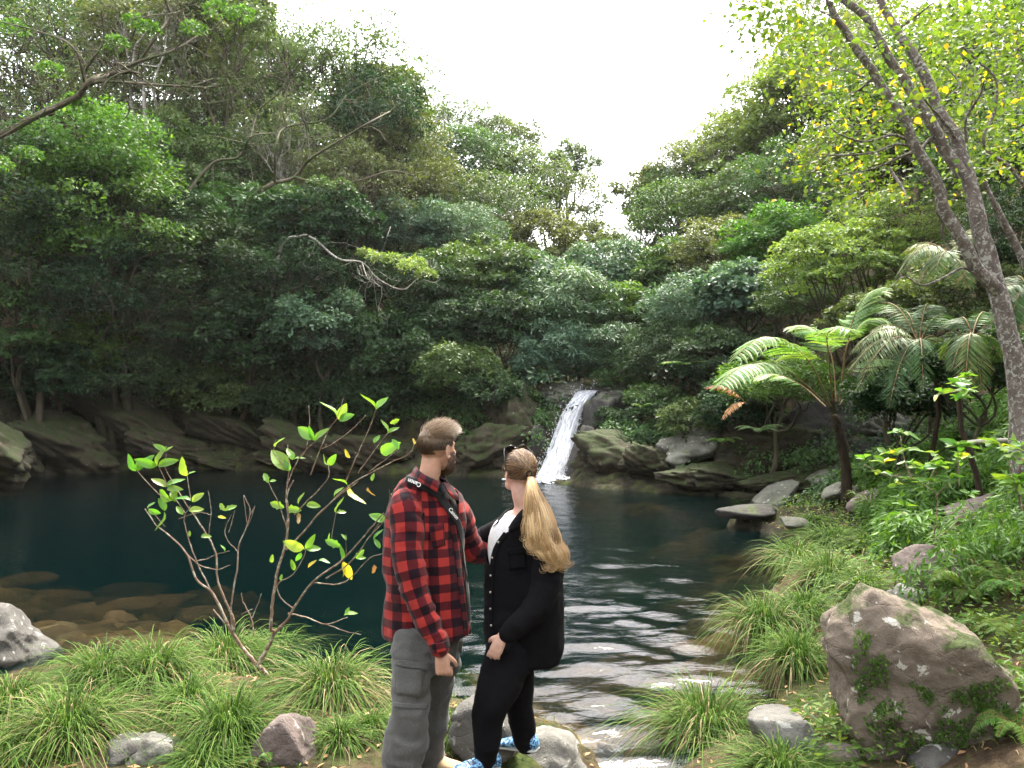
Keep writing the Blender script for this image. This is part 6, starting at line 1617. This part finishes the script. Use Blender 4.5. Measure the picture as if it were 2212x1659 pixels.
C7 = lambda x, y: (x * .375, 1037 + y * .375)
C8 = lambda x, y: (x * .4297, 604.9 + y * .4297)
gs = hit(590, 1482); sap_d = gs[1]
sap = thing('sapling', 'young forked tree with bare twigs and sparse bright leaves, left of the man', 'sapling', gs); base = np.array(sap.location)
BR = [  # pixel paths (crop 7 or 8), start/end radius mm, depth change at the end
 ('7', [(1565,1175),(1520,1100),(1480,1065)], 11, 10, 0, 'trunk'),
 ('7', [(1480,1065),(1400,970),(1345,890),(1320,850),(1280,760),(1215,640),(1130,570),(1080,430),(1000,340),(900,260),(835,165)], 9, 2.2, -.05, 'branch'),
 ('7', [(1345,890),(1345,800),(1290,680),(1250,560),(1240,420),(1150,250),(1060,120),(1000,20),(930,-110)], 6, 1.8, .1, 'branch'),
 ('7', [(1345,890),(1330,730),(1365,520),(1375,380),(1420,270),(1440,180),(1405,90)], 5, 1.5, .2, 'branch'),
 ('7', [(1440,200),(1470,150)], 1.6, 1.2, .2, 'twig'),
 ('7', [(1215,640),(1130,460),(1085,330),(1060,220),(1100,150)], 3.5, 1.6, -.1, 'twig'),
 ('7', [(1310,840),(1230,745)], 4, 3, -.05, 'twig'),
 ('7', [(1080,430),(1150,490),(1250,515),(1325,490)], 3, 1.6, -.15, 'twig'),
 ('7', [(1130,465),(1190,455),(1240,430),(1320,410)], 2.5, 1.4, -.1, 'twig'),
 ('7', [(1480,1065),(1530,990),(1580,880),(1560,850),(1570,700),(1600,520),(1640,390),(1660,250),(1650,100),(1690,0)], 10, 3.4, -.15, 'branch'),
 ('7', [(1580,880),(1660,800),(1690,740),(1800,590),(1950,480),(2050,380),(2150,260),(2210,190)], 7, 2.2, -.45, 'branch'),
 ('7', [(1800,590),(1950,600),(2030,550),(2130,450),(2210,420)], 3, 1.6, -.45, 'twig'),
 ('7', [(1650,400),(1740,310),(1830,200),(1940,100),(2060,10)], 5, 2.4, -.35, 'branch'),
 ('7', [(1660,770),(1760,790),(1880,830),(2000,790)], 4, 1.6, -.2, 'twig'),
 ('7', [(1880,830),(1990,870),(2080,890)], 2, 1, -.2, 'twig'),
 ('7', [(1690,740),(1620,680),(1600,600),(1690,540),(1760,420),(1740,390)], 3, 1.4, -.1, 'twig'),
 ('7', [(1460,900),(1450,800),(1400,700),(1390,650)], 4, 1.6, 0, 'twig'), ('7', [(1455,790),(1490,700),(1505,655)], 2.4, 1.4, 0, 'twig'), ('7', [(1455,740),(1390,775)], 2, 1.3, 0, 'twig'),
 ('8', [(1440,1250),(1450,1150),(1440,1050),(1500,900),(1585,810)], 3.4, 1.8, -.1, 'branch'),
 ('8', [(1500,900),(1540,850),(1555,720),(1552,630)], 2, 1.1, .05, 'twig'),
 ('8', [(1440,1050),(1450,960),(1448,830)], 2, 1.3, 0, 'twig'), ('8', [(1450,960),(1380,870),(1385,810)], 2, 1.3, .05, 'twig'),
 ('8', [(1560,980),(1640,780),(1690,700),(1728,595)], 3, 1.4, -.2, 'branch'), ('8', [(1620,850),(1720,790),(1800,720),(1838,680)], 2.4, 1.3, -.25, 'twig'),
 ('8', [(1740,1010),(1800,870),(1850,760),(1890,655)], 3, 1.5, -.35, 'branch'), ('8', [(1480,1180),(1640,1010),(1650,920)], 3, 1.5, -.15, 'twig'),
 ('8', [(1600,1180),(1760,1030),(1920,940),(2060,870),(2085,800)], 3.4, 1.5, -.55, 'branch'), ('8', [(1800,970),(1880,860),(1950,770)], 2.4, 1.3, -.4, 'twig'),
 ('8', [(1860,960),(1940,900),(2005,850)], 2.2, 1.2, -.45, 'twig'), ('8', [(1440,1240),(1400,1120),(1350,1020)], 2.6, 1.4, 0, 'twig'),
 ('8', [(1640,1500),(1760,1420),(1860,1290),(1940,1200),(2020,1090)], 3.5, 1.5, -.6, 'branch'), ('8', [(1860,1290),(1950,1150),(1958,1055)], 2.2, 1, -.6, 'twig'),
 ('8', [(1660,1330),(1690,1170)], 1.8, 1.2, -.2, 'twig'), ('8', [(1740,1380),(1740,1280)], 1.6, 1.2, -.4, 'twig'),
 ('8', [(850,1110),(780,1060),(690,960)], 2.2, 1.4, 0, 'twig'), ('8', [(930,1170),(850,1050),(800,940),(790,930)], 2.4, 1.4, .05, 'twig'), ('8', [(960,1100),(940,985)], 2, 1.3, 0, 'twig'),
 ('8', [(830,940),(835,870)], 1.6, 1.2, .05, 'twig'), ('8', [(900,1200),(1000,1170),(1060,1180)], 2, 1.2, -.05, 'twig'), ('8', [(1190,1360),(1130,1280),(1160,1180)], 2, 1.1, .1, 'twig'),
 ('8', [(1050,1280),(1060,1150),(1045,1060)], 2, 1.1, 0, 'twig'), ('8', [(1240,1220),(1225,1085)], 1.6, 1, .2, 'twig'), ('8', [(1245,1240),(1280,1145)], 1.6, 1, .2, 'twig'),
 ('8', [(830,1240),(760,1160),(740,1140)], 1.8, 1.2, -.05, 'twig'), ('8', [(1150,1270),(1180,1160)], 1.6, 1.1, .1, 'twig'),
]
r = np.random.RandomState(33); woods = {}
for cr_, pts, r0, r1, dd, nm in BR:
    pp = [(C7 if cr_ == '7' else C8)(*q_) for q_ in pts]; n = len(pp)
    hi0, hi1 = pp[0][1], pp[-1][1]
    def dep(y, x): return sap_d - .55 * np.clip((x - 640) / 220, 0, 1) * np.clip((1480 - y) / 300, 0, 1)
    W3 = smooth_path([P(x, y, dep(y, x) + .25 * dd * i_ / max(1, n - 1)) for i_, (x, y) in enumerate(pp)], 5) - base
    W3 = W3 + r.randn(*W3.shape) * .0015
    mb = MB(); tube(mb, W3, np.linspace(r0, r1, len(W3)) * .00150, 7); mb.obj(nm, B_sap, sap, True)
# leaves: (crop, x, y of the leaf base, direction in picture deg (0 right, 90 up), length in that crop's px, yellow?)
LF = [('8',685,960,120,90,0),('8',690,960,50,110,0),('8',690,955,80,60,0),('8',790,935,80,100,0),('8',790,935,160,110,0),('8',795,935,20,110,0),('8',835,862,140,70,0),('8',835,862,50,40,0),
 ('8',940,985,110,95,0),('8',940,985,40,50,0),('8',835,1040,140,80,0),('8',835,1040,40,90,0),('8',840,1050,10,80,0),('8',860,1110,150,100,0),('8',860,1110,60,60,0),('8',880,1115,110,70,0),('8',960,1110,150,80,0),
 ('8',965,1115,40,70,0),('8',950,1160,10,70,0),('8',920,1180,130,60,0),('8',830,1160,110,70,0),('8',825,1165,-100,100,0),('8',740,1150,50,50,0),('8',745,1155,-20,60,0),('8',1130,1160,130,50,0),('8',1130,1160,30,60,0),
 ('8',1095,1190,0,40,1),('8',1010,1290,10,50,0),('8',955,1290,100,30,0),('8',1130,1365,110,40,0),('8',1450,960,130,150,0),('8',1455,960,110,60,0),('8',1470,905,110,70,0),('8',1475,905,30,60,0),('8',1385,840,60,80,0),
 ('8',1585,808,115,80,0),('8',1585,808,55,90,0),('8',1580,800,145,110,0),('8',1700,700,60,90,0),('8',1695,690,120,110,0),('8',1705,705,25,80,0),('8',1890,652,125,110,0),('8',1890,652,50,90,0),('8',1950,770,105,80,0),
 ('8',1950,770,40,60,0),('8',2005,850,120,60,0),('8',1915,870,30,110,0),('8',2085,825,100,30,1),('8',1880,820,60,50,0),('8',1650,930,130,60,0),('8',1650,930,50,70,0),('8',1760,895,130,50,1),('8',1350,1020,120,60,0),
 ('8',1355,1015,20,40,0),('8',1745,1030,140,80,0),('8',1750,1030,-60,130,1),('8',1680,1090,60,70,0),('8',1430,1145,160,80,0),('8',1440,1150,0,80,0),('8',1500,1130,70,70,0),('8',1540,1130,0,70,0),('8',1690,1170,70,100,0),
 ('8',1690,1170,10,50,0),('8',1530,1350,160,110,0),('8',1535,1350,50,80,0),('8',1540,1355,10,70,0),('8',1515,1370,-120,50,0),('8',1740,1310,110,40,0),('8',1710,1340,150,80,0),('8',1715,1410,75,80,0),('8',1720,1420,-60,110,1),
 ('8',1725,1415,-75,80,1),('8',1790,1400,50,60,0),('8',1790,1400,10,50,0),('8',1600,1410,0,60,0),('8',1550,1450,60,60,1),('8',1365,1420,80,40,0),('8',1480,1460,100,60,0),('8',1880,1310,70,70,0),('8',1910,1350,120,60,0),
 ('8',1940,1215,150,90,0),('8',1930,1205,30,50,0),('8',2010,1095,150,50,0),('8',1970,1275,60,40,1),('8',1870,1010,80,40,0),('8',1660,1320,100,50,0),('8',1410,1510,80,30,0),('8',1960,720,20,50,0),
 ('7',1980,780,20,80,0),('7',1990,770,60,40,0)]
for cr_, x, y, a, L, yel in LF:
    px, py = (C7 if cr_ == '7' else C8)(x, y); k = .375 if cr_ == '7' else .4297
    d_ = dep(py, px); dr = np.array([math.cos(math.radians(a)), r.uniform(-.5, .25), math.sin(math.radians(a))])
    place_leaf(sap, base, P(px, py, d_), dr, L * k * d_ / F * 1.02, r, LV[6] if yel else LV[r.randint(6)], up=(0, -.75, .6))
mb = MB(); V, Q = big_leaf(3, .6, .8, .5); mb.add(V, Q, None, .2); dl = mb.mesh('dead_leaf', STRAW, True)
for x, y in ((1850, 1040), (1880, 1430), (1500, 1170)):
    px, py = C8(x, y); place_leaf(sap, base, P(px, py, dep(py, px)), (0.1, 0, -1), .07, r, dl, name='dead_leaf')

def leafy_plant(label, base_px, stems, clusters, d, leafL, seed, var=LV, name='leafy_shrub', per=6, twig=.006):
    g_ = hit(*base_px) if d is None else None
    d_ = g_[1] if g_ is not None else d; g0 = P(base_px[0], base_px[1], d_); r = np.random.RandomState(seed)
    o = thing(name, label, 'shrub', g0, 'leafy shrubs of the right bank')
    for st in stems:
        W3 = smooth_path([P(x, y, d_ + .1 * r.randn()) for x, y in st], 4) - g0; mb = MB(); tube(mb, W3, np.linspace(twig, twig * .4, len(W3)), 6); mb.obj('stem', B_sap, o, True)
    for x, y, n_, L_ in clusters:
        p_ = P(x, y, d_ + .12 * r.randn())
        for k in range(n_):
            a = 2 * PI * k / n_ + r.rand(); dr = np.array([math.cos(a), math.sin(a), .35 + .3 * r.randn()])
            place_leaf(o, g0, p_ + r.randn(3) * .01, dr, L_ * d_ / F * r.uniform(.75, 1.15), r, var[6] if r.rand() < .05 else var[r.randint(6)])
    return o
c5 = lambda x, y: (1382.6 + x * .375, 518.5 + y * .375)
def c5s(l): return [c5(*q_) for q_ in l]
leafy_plant('leafy bush with pale green leaves on crooked stems in the middle of the right slope', c5(1690, 1730),
    [c5s([(1690,1730),(1705,1600),(1710,1480),(1650,1420),(1560,1370),(1400,1350),(1290,1290)]), c5s([(1705,1480),(1760,1420),(1800,1400)]), c5s([(1560,1370),(1520,1250),(1500,1130)]), c5s([(1650,1420),(1690,1330),(1720,1230)]), c5s([(1690,1730),(1800,1650),(1900,1530)])],
    [(*c5(1500,1110),6,34),(*c5(1540,1215),6,30),(*c5(1440,1225),5,30),(*c5(1400,1290),5,30),(*c5(1290,1265),4,26),(*c5(1390,1340),4,28),(*c5(1560,1290),6,30),(*c5(1620,1320),6,32),(*c5(1680,1290),7,32),
     (*c5(1700,1240),5,26),(*c5(1740,1300),6,28),(*c5(1640,1390),6,28),(*c5(1560,1380),5,26),(*c5(1700,1400),5,26),(*c5(1800,1370),6,26),(*c5(1530,1540),4,24),(*c5(1500,1580),3,22),(*c5(1900,1460),5,24),(*c5(1480,1400),5,24)], 7.4, .1, 91)
leafy_plant('shrub with whorls of long leaves beside the palms above the slope', c5(1840, 1420), [c5s([(1840,1420),(1835,1300),(1830,1200)])],
    [(*c5(1830,1190),8,34),(*c5(1845,1280),7,30),(*c5(1850,1240),6,28)], 7.8, .1, 92)
leafy_plant('bright leafed shrub entering from the right edge above the slab', c5(2190, 1560), [c5s([(2200,1560),(2160,1400),(2090,1200)]), c5s([(2200,1560),(2190,1350),(2200,1180)])],
    [(*c5(2080,1190),7,44),(*c5(2150,1230),7,44),(*c5(2200,1180),7,40),(*c5(2170,1380),7,46),(*c5(2210,1420),7,44),(*c5(2130,1400),6,40),(*c5(2200,1290),6,40)], 6.4, .1, 93)
leafy_plant('sprig of narrow bright leaves hanging before the dark hollow by the big trunk', c5(1850, 900), [c5s([(1900,900),(1840,870),(1740,890)])],
    [(*c5(1740,885),7,28),(*c5(1850,830),8,30),(*c5(1870,870),8,30),(*c5(1830,910),7,28),(*c5(1885,790),6,26)], 7.8, .1, 94)
leafy_plant('small plant with two long leaves rooted under the brown boulder', (2010, 1600), [[(2010,1600),(1990,1580),(1975,1570)]],
    [(1985,1572,4,44),(1900,1560,3,30),(1930,1580,3,26)], 4.55, .1, 95)
leafy_plant('small herb with round leaves left of the brown boulder foot', (1838, 1640), [[(1838,1640),(1835,1600)]], [(1835,1580,6,22),(1850,1610,6,24),(1825,1620,5,20),(1862,1590,5,20)], 4.7, .1, 96)

# ------------------------------------------------------------------ mottled trunks and the bright canopy at upper right
CT = lambda x, y: (1607.2 + x * .29165, y * .29165)       # crop of the top right corner
CM = lambda x, y: (1710.9 + x * .3125, 432.1 + y * .3125) # crop below it
td = 7.6
tg = np.array([P(2200, 1000, td)[0], td, 0]); tg[2] = ground_z(tg[0], tg[1])
mt_ = thing('mottled_tree', 'big tree at right with leaning mottled grey brown trunks and bright yellow green canopy', 'tree', tg); base = np.array(mt_.location)
def limb(pts, w0, w1, nm='trunk', dd=0., sides=12, dd0=0.):
    n = len(pts); W3 = smooth_path([P(x, y, td + dd0 + (dd - dd0) * i_ / (n - 1)) for i_, (x, y) in enumerate(pts)], 6) - base
    if nm == 'trunk' : W3 = W3 + (np.stack([fbm(W3 * 3 + k_ * 9, 2) for k_ in range(3)], -1) - .5) * .05
    mb = MB(); tube(mb, W3, np.linspace(w0, w1, len(W3)) * td / F / 2, sides); return mb.obj(nm, B_mott, mt_, True)
foot = [(2215, 1060), (2205, 960)]
limb(foot + [CM(1580,1500), CM(1530,1100), CM(1440,700), CM(1370,450), CM(1280,120), CT(1700,1450), CT(1640,1250), CT(1560,1020), CT(1450,820), CT(1340,560), CT(1220,360), CT(1130,200), CT(1020,0), CT(960,-120)], 48, 14, dd=.6)
limb([CT(1620,1300), CT(1510,1130), CT(1400,930), CT(1280,760), CT(1190,610), CT(1060,420), CT(960,260), CT(880,130), CT(740,0), CT(640,-120)], 26, 14, dd=.1, dd0=.1)
limb([CM(1440,640), CM(1290,500), CM(1200,330), CM(1050,50), CT(1440,1400), CT(1290,1120), CT(1170,870), CT(1000,600), CT(830,340), CT(700,140), CT(620,0), CT(560,-120)], 29, 11, dd=-.3, dd0=-.1)
limb([(2260,650), CM(1600,400), CM(1500,220), CM(1400,30), CT(1870,1550), CT(1780,1350)], 20, 10, dd=.3, dd0=.4)
limb([CT(2200,1500), CT(2050,1340), CT(1960,1230), CT(1800,1110), CT(1780,1000), CT(1840,870), CT(1870,760), CT(1860,580), CT(1740,460), CT(1600,330)], 9, 4, 'limb', -.2, 7)
for pts in ([(1260,1090),(1120,1070),(960,1130),(720,1150),(560,1140)],[(1250,1060),(1100,1000),(900,1050),(700,990),(600,900)],[(1280,1110),(1100,1190),(950,1250),(700,1300)],[(940,590),(860,560),(740,520),(640,520)],
            [(940,590),(860,660),(780,700)],[(690,130),(560,80),(470,20)],[(970,350),(860,300)],[(1650,1050),(1640,900),(1690,750),(1700,500)],[(1650,860),(1750,700),(1780,590)],[(1560,1020),(1480,900),(1340,740),(1270,600)],
            [(1300,1120),(1400,1010),(1600,950),(1640,900)],[(1160,200),(1300,100),(1400,20)],[(1540,700),(1600,620),(1480,480)],[(1220,900),(1040,860),(900,960),(700,980)],[(1080,1250),(1180,1400),(1200,1450)]):
    limb([CT(*q_) for q_ in pts], 7, 2.2, 'limb', np.random.RandomState(len(pts) + pts[0][0]).uniform(-.6, .5), 6)
limb([CM(1270,520), CM(1180,470), CM(1040,540), CM(900,590), CM(780,530), CM(680,600)], 7, 2, 'limb', -.2, 6)
# canopy: loose leaves in clusters; the largest ones one by one, the rest together
r = np.random.RandomState(44)
poly = [CT(200,250), CT(420,100), CT(700,140), CT(950,0), CT(1100,-60), CT(2100,-60), CT(2110,1300), CT(1700,1350), CT(1200,1350), CT(950,1500), CT(700,1480), CT(420,1350), CT(380,1150), CT(560,850), CT(430,620), CT(200,500)]
cl = []
while len(cl) < 300:
    x, y = r.uniform(1640, 2240), r.uniform(-30, 460)
    if inpoly(np.array([[x, y]]), poly)[0] and (fbm(np.array([[x * .012, y * .012, 3.]]), 2)[0] > .38): cl.append((x, y, td + (r.uniform(.5, 3.2) if r.rand() < .88 else r.uniform(-.9, -.3))))
for _ in range(26): cl.append((r.uniform(1610, 1760), r.uniform(-20, 70), td + r.uniform(-.6, .8)))
mb = MB(); C = np.array([P(*q_) for q_ in cl]); idx = np.repeat(np.arange(len(C)), 26); n = len(idx)
pos = C[idx] + r.randn(n, 3) * [.16, .16, .12] - base
rnd = np.clip(.34 + .18 * r.randn(n) + .25 * (fbm(pos, 2, 1.2) - .5), 0, .9); rnd[r.rand(n) < .035] = .97
leaves(mb, pos, r.randn(n, 3) * [1, 1, .5] + [0, 0, -.45], np.array([0, -.3, .8]) + r.randn(n, 3) * .5, r.uniform(.045, .085, n), r.uniform(.028, .055, n), rnd, .12)
mb.obj('crown', LM['yel'], mt_)
LY = []
for k, rv in enumerate((.3, .5, .65, .8, .97)):
    V, Q = big_leaf(k * 3 + 40, .72, .25); m2 = MB(); m2.add(V, Q, None, rv); LY.append(m2.mesh('leaf', LM['yel'], True))
for k in range(280):
    c_ = C[r.randint(len(C))] + r.randn(3) * [.14, .14, .12]
    pass
    place_leaf(mt_, base, c_, (r.randn(), r.randn() * .6, -.6 + .5 * r.randn()), r.uniform(.05, .09), r, LY[r.choice([0, 1, 2, 3, 4], p=[.22, .3, .25, .12, .11])], up=(0, -.8, .6))
for k, (x, y) in enumerate([(450,600),(540,640),(570,680),(620,560),(590,510),(760,1450),(900,1480),(950,1460),(1750,560),(1480,640),(1320,690),(1600,790),(1270,870),(1200,470),(1780,290),(1500,320),(1410,860),(500,560),(640,620)]):
    px, py = CT(x, y); place_leaf(mt_, base, P(px, py, td - .5), (r.randn() * .8, -.2, -1), r.uniform(.05, .085), r, LY[r.choice([4, 3, 4])if k > 5 else 2], up=(r.randn(), -1., .3))

# ------------------------------------------------------------------ special trees on the left
def bare_tree(label, d, trunk_pts, branches, foot, bark, seed, clumps=(), lm='bright', w=.75):
    g0 = np.array([P(foot[0], 800, foot[1])[0], foot[1], 0]); g0[2] = ground_z(g0[0], g0[1]); o = thing('leaning_tree', label, 'tree', g0, 'trees of the valley sides'); r = np.random.RandomState(seed)
    W3 = smooth_path([g0 - [0, 0, .3]] + [P(x, y, d) for x, y, _ in trunk_pts], 6) - g0; rad = np.interp(np.linspace(0, 1, len(W3)), np.linspace(0, 1, len(trunk_pts) + 1), [trunk_pts[0][2] * 1.3] + [q_[2] for q_ in trunk_pts]) * d / F / 2 * w
    mb = MB(); tube(mb, W3, rad, 9); mb.obj('trunk', BK[bark], o, True)
    for pts, w0, w1 in branches:
        W3 = smooth_path([P(x, y, d + .5 * r.randn() * (i_ > 0)) for i_, (x, y) in enumerate(pts)], 6) - g0
        mb = MB(); tube(mb, W3, np.linspace(w0, w1, len(W3)) * d / F / 2 * w, 7)
        for _ in range(10):
            i_ = r.randint(len(W3) // 4, len(W3)); e = W3[i_] + r.randn(3) * [.7, .4, .6]; cp = curve_pts(r, W3[i_], e, 6, .15); tube(mb, cp, np.linspace(w1 * .8, w1 * .25, 6) * d / F / 2 * w, 4, cap=False)
            e2 = cp[3] + r.randn(3) * .3; tube(mb, curve_pts(r, cp[3], e2, 4, .15), np.linspace(w1 * .4, w1 * .15, 4) * d / F / 2, 3, cap=False)
        mb.obj('limb', BK[bark], o, True)
    if clumps:
        T = np.array([P(x, y, d + r.randn() * .4) for x, y, _ in clumps]) - g0; rad = np.array([c_[2] for c_ in clumps]) * d / F
        mb = MB(); pad_leaves(mb, r, T, norm(np.tile([0, -.5, .6], (len(T), 1))), rad, 240, .11, .5, .5); mb.obj('crown', LM[lm], o)
    return o
D3 = lambda *p: [(x * .4297, y * .4297) for x, y in p]
bare_tree('leaning tree at upper left with long bare limbs reaching right over its neighbours', 18.2,
    [(-260, 420, 26), (-120, 340, 24), (0, 292, 20), (75, 253, 19), (129, 228, 18), (172, 206, 18)],
    [(D3((400,480),(460,400),(560,370),(700,310),(880,250),(1040,150)), 17, 5), (D3((450,430),(530,410),(840,430),(1040,440),(1110,425)), 10, 3), (D3((840,430),(960,430),(1070,395)), 4, 2),
     (D3((420,460),(430,360),(470,290),(520,200),(510,50)), 12, 4), (D3((700,310),(780,190),(850,80),(830,0),(820,-60)), 9, 4), (D3((430,440),(370,240),(200,160),(0,110)), 7, 3), (D3((660,200),(720,90),(900,60),(1000,-20)), 6, 3),
     (D3((560,370),(640,360),(660,355)), 14, 8), (D3((300,530),(170,590),(0,690)), 8, 4), (D3((880,250),(940,160),(920,60)), 5, 2)],
    (-420, 18.6), 'mossy', 5, [(180,235,26),(205,262,30),(160,215,20),(60,330,30),(-10,350,40),(290,45,24),(320,60,24),(250,90,26),(470,20,30),(520,30,30),(420,60,26),(110,150,30),(30,60,34)])
bare_tree('spreading tree with crooked limbs fanning right in the middle of the left slope', 23.2,
    [(533, 600, 20), (533, 516, 18), (531, 464, 16), (554, 421, 15), (593, 395, 13)],
    [(D3((1380,920),(1480,890),(1560,800),(1720,700),(1850,620),(1960,560)), 11, 4), (D3((1380,920),(1390,720),(1440,640),(1640,600),(1740,480)), 8, 3), (D3((1480,890),(1640,930),(1800,910),(1960,860),(2080,880)), 8, 2.5),
     (D3((1440,640),(1420,540),(1450,420),(1430,300)), 5, 2), (D3((930,980),(1070,820),(1200,790),(1260,690),(1360,670)), 9, 4), (D3((1260,690),(1300,560),(1400,470),(1450,380)), 5, 2), (D3((1560,800),(1540,640),(1520,560),(1600,420)), 6, 3),
     (D3((1240,1150),(1400,1100),(1560,1040),(1690,980)), 14, 12), (D3((930,980),(950,1080),(1000,1160)), 9, 8)],
    (560, 26.5), 'mossy', 6, [(690,395,30),(740,400,26),(640,420,26),(720,440,40),(680,455,40)], 'mid')
dbr = bare_tree('thin pale branch arching over the dark hollow, tipped with yellowish leaves', 22.0,
    [(600, 560, 9), (650, 510, 9), (679, 516, 9)],
    [(D3((1580,1200),(1700,1300),(1820,1320),(1900,1400),(2020,1455),(2100,1400),(2190,1340)), 9, 2.5), (D3((1820,1320),(1850,1400),(1900,1430)), 4, 2), (D3((1400,1260),(1460,1310),(1540,1360)), 6, 3)],
    (560, 24.2), 'grey', 7, [(815,555,26),(850,560,30),(885,575,28),(920,590,24),(790,545,20),(900,565,22)], 'feath', .55)
# a fallen bare stick at the right bank and driftwood
mb = MB(); tube(mb, smooth_path([P(2045, 963, 9.5), P(2100, 955, 9.4), P(2160, 951, 9.3), P(2200, 952, 9.3)], 5) - P(2045, 963, 9.5), np.linspace(.028, .022, 16), 8)
tag(mb.obj('fallen_branch', BK['pale'], None, True, P(2045, 963, 9.5)), 'pale bare fallen branch lying level before the big trunk', 'branch')

# creepers and moss on the big boulder
bo = bpy.data.objects['boulder']; me = bo.data
bv = BVHTree.FromPolygons([tuple(bo.matrix_world @ v.co if False else Vector(v.co) + bo.location) for v in me.vertices], [tuple(p_.vertices) for p_ in me.polygons])
r = np.random.RandomState(8); pts, nr = [], []
polyc = [(1850,1360),(1900,1375),(1950,1470),(2060,1490),(2180,1450),(2190,1620),(2050,1640),(1900,1620),(1860,1540),(1840,1450)]
for _ in range(9000):
    x, y = r.uniform(1830, 2200), r.uniform(1340, 1640)
    if not inpoly(np.array([[x, y]]), polyc)[0] or fbm(np.array([[x * .03, y * .03, 1.]]), 3)[0] < .47: continue
    d = Vector(P(x, y, 1.0)) - EYE; d.normalize(); h = bv.ray_cast(EYE, d)
    if h[0] is not None: pts.append(h[0] + h[1] * r.uniform(.002, .03)); nr.append(h[1])
pts = np.array(pts); nr = np.array(nr); n = len(pts); mb = MB()
leaves(mb, pts - np.array(bo.location), r.randn(n, 3) + [0, 0, -.4], nr + r.randn(n, 3) * .5, r.uniform(.010, .028, n), r.uniform(.007, .014, n), np.clip(.3 + .25 * r.randn(n), 0, 1))
cp = mb.obj('creeping_moss', FERN, None, False, bo.location); tag(cp, 'tiny leaved creeper and moss growing on the face of the large brown boulder', 'creeper', kind='stuff')
print('plants', time.time() - T0)
# ================================================================== AIR
hm, t = nmat('thin_haze')
pv = N_(t, 'VolumePrincipled'); pv.inputs['Color'].default_value = (.96, .98, 1, 1); pv.inputs['Density'].default_value =   .0002
pv.inputs['Anisotropy'].default_value = .35
t.links.new(pv.outputs[0], N_(t, 'OutputMaterial').inputs['Volume'])
hb_ = np.array([[x, y, z] for z in (-6., 42.) for y in (-40., 84.) for x in (-76., 77.)])
hq = np.array([[0, 2, 3, 1], [4, 5, 7, 6], [0, 1, 5, 4], [2, 6, 7, 3], [0, 4, 6, 2], [1, 3, 7, 5]])
tag(link('haze', new_mesh('haze', hb_, [hq], None, False, [hm])), kind='stuff')
print('done', time.time() - T0)
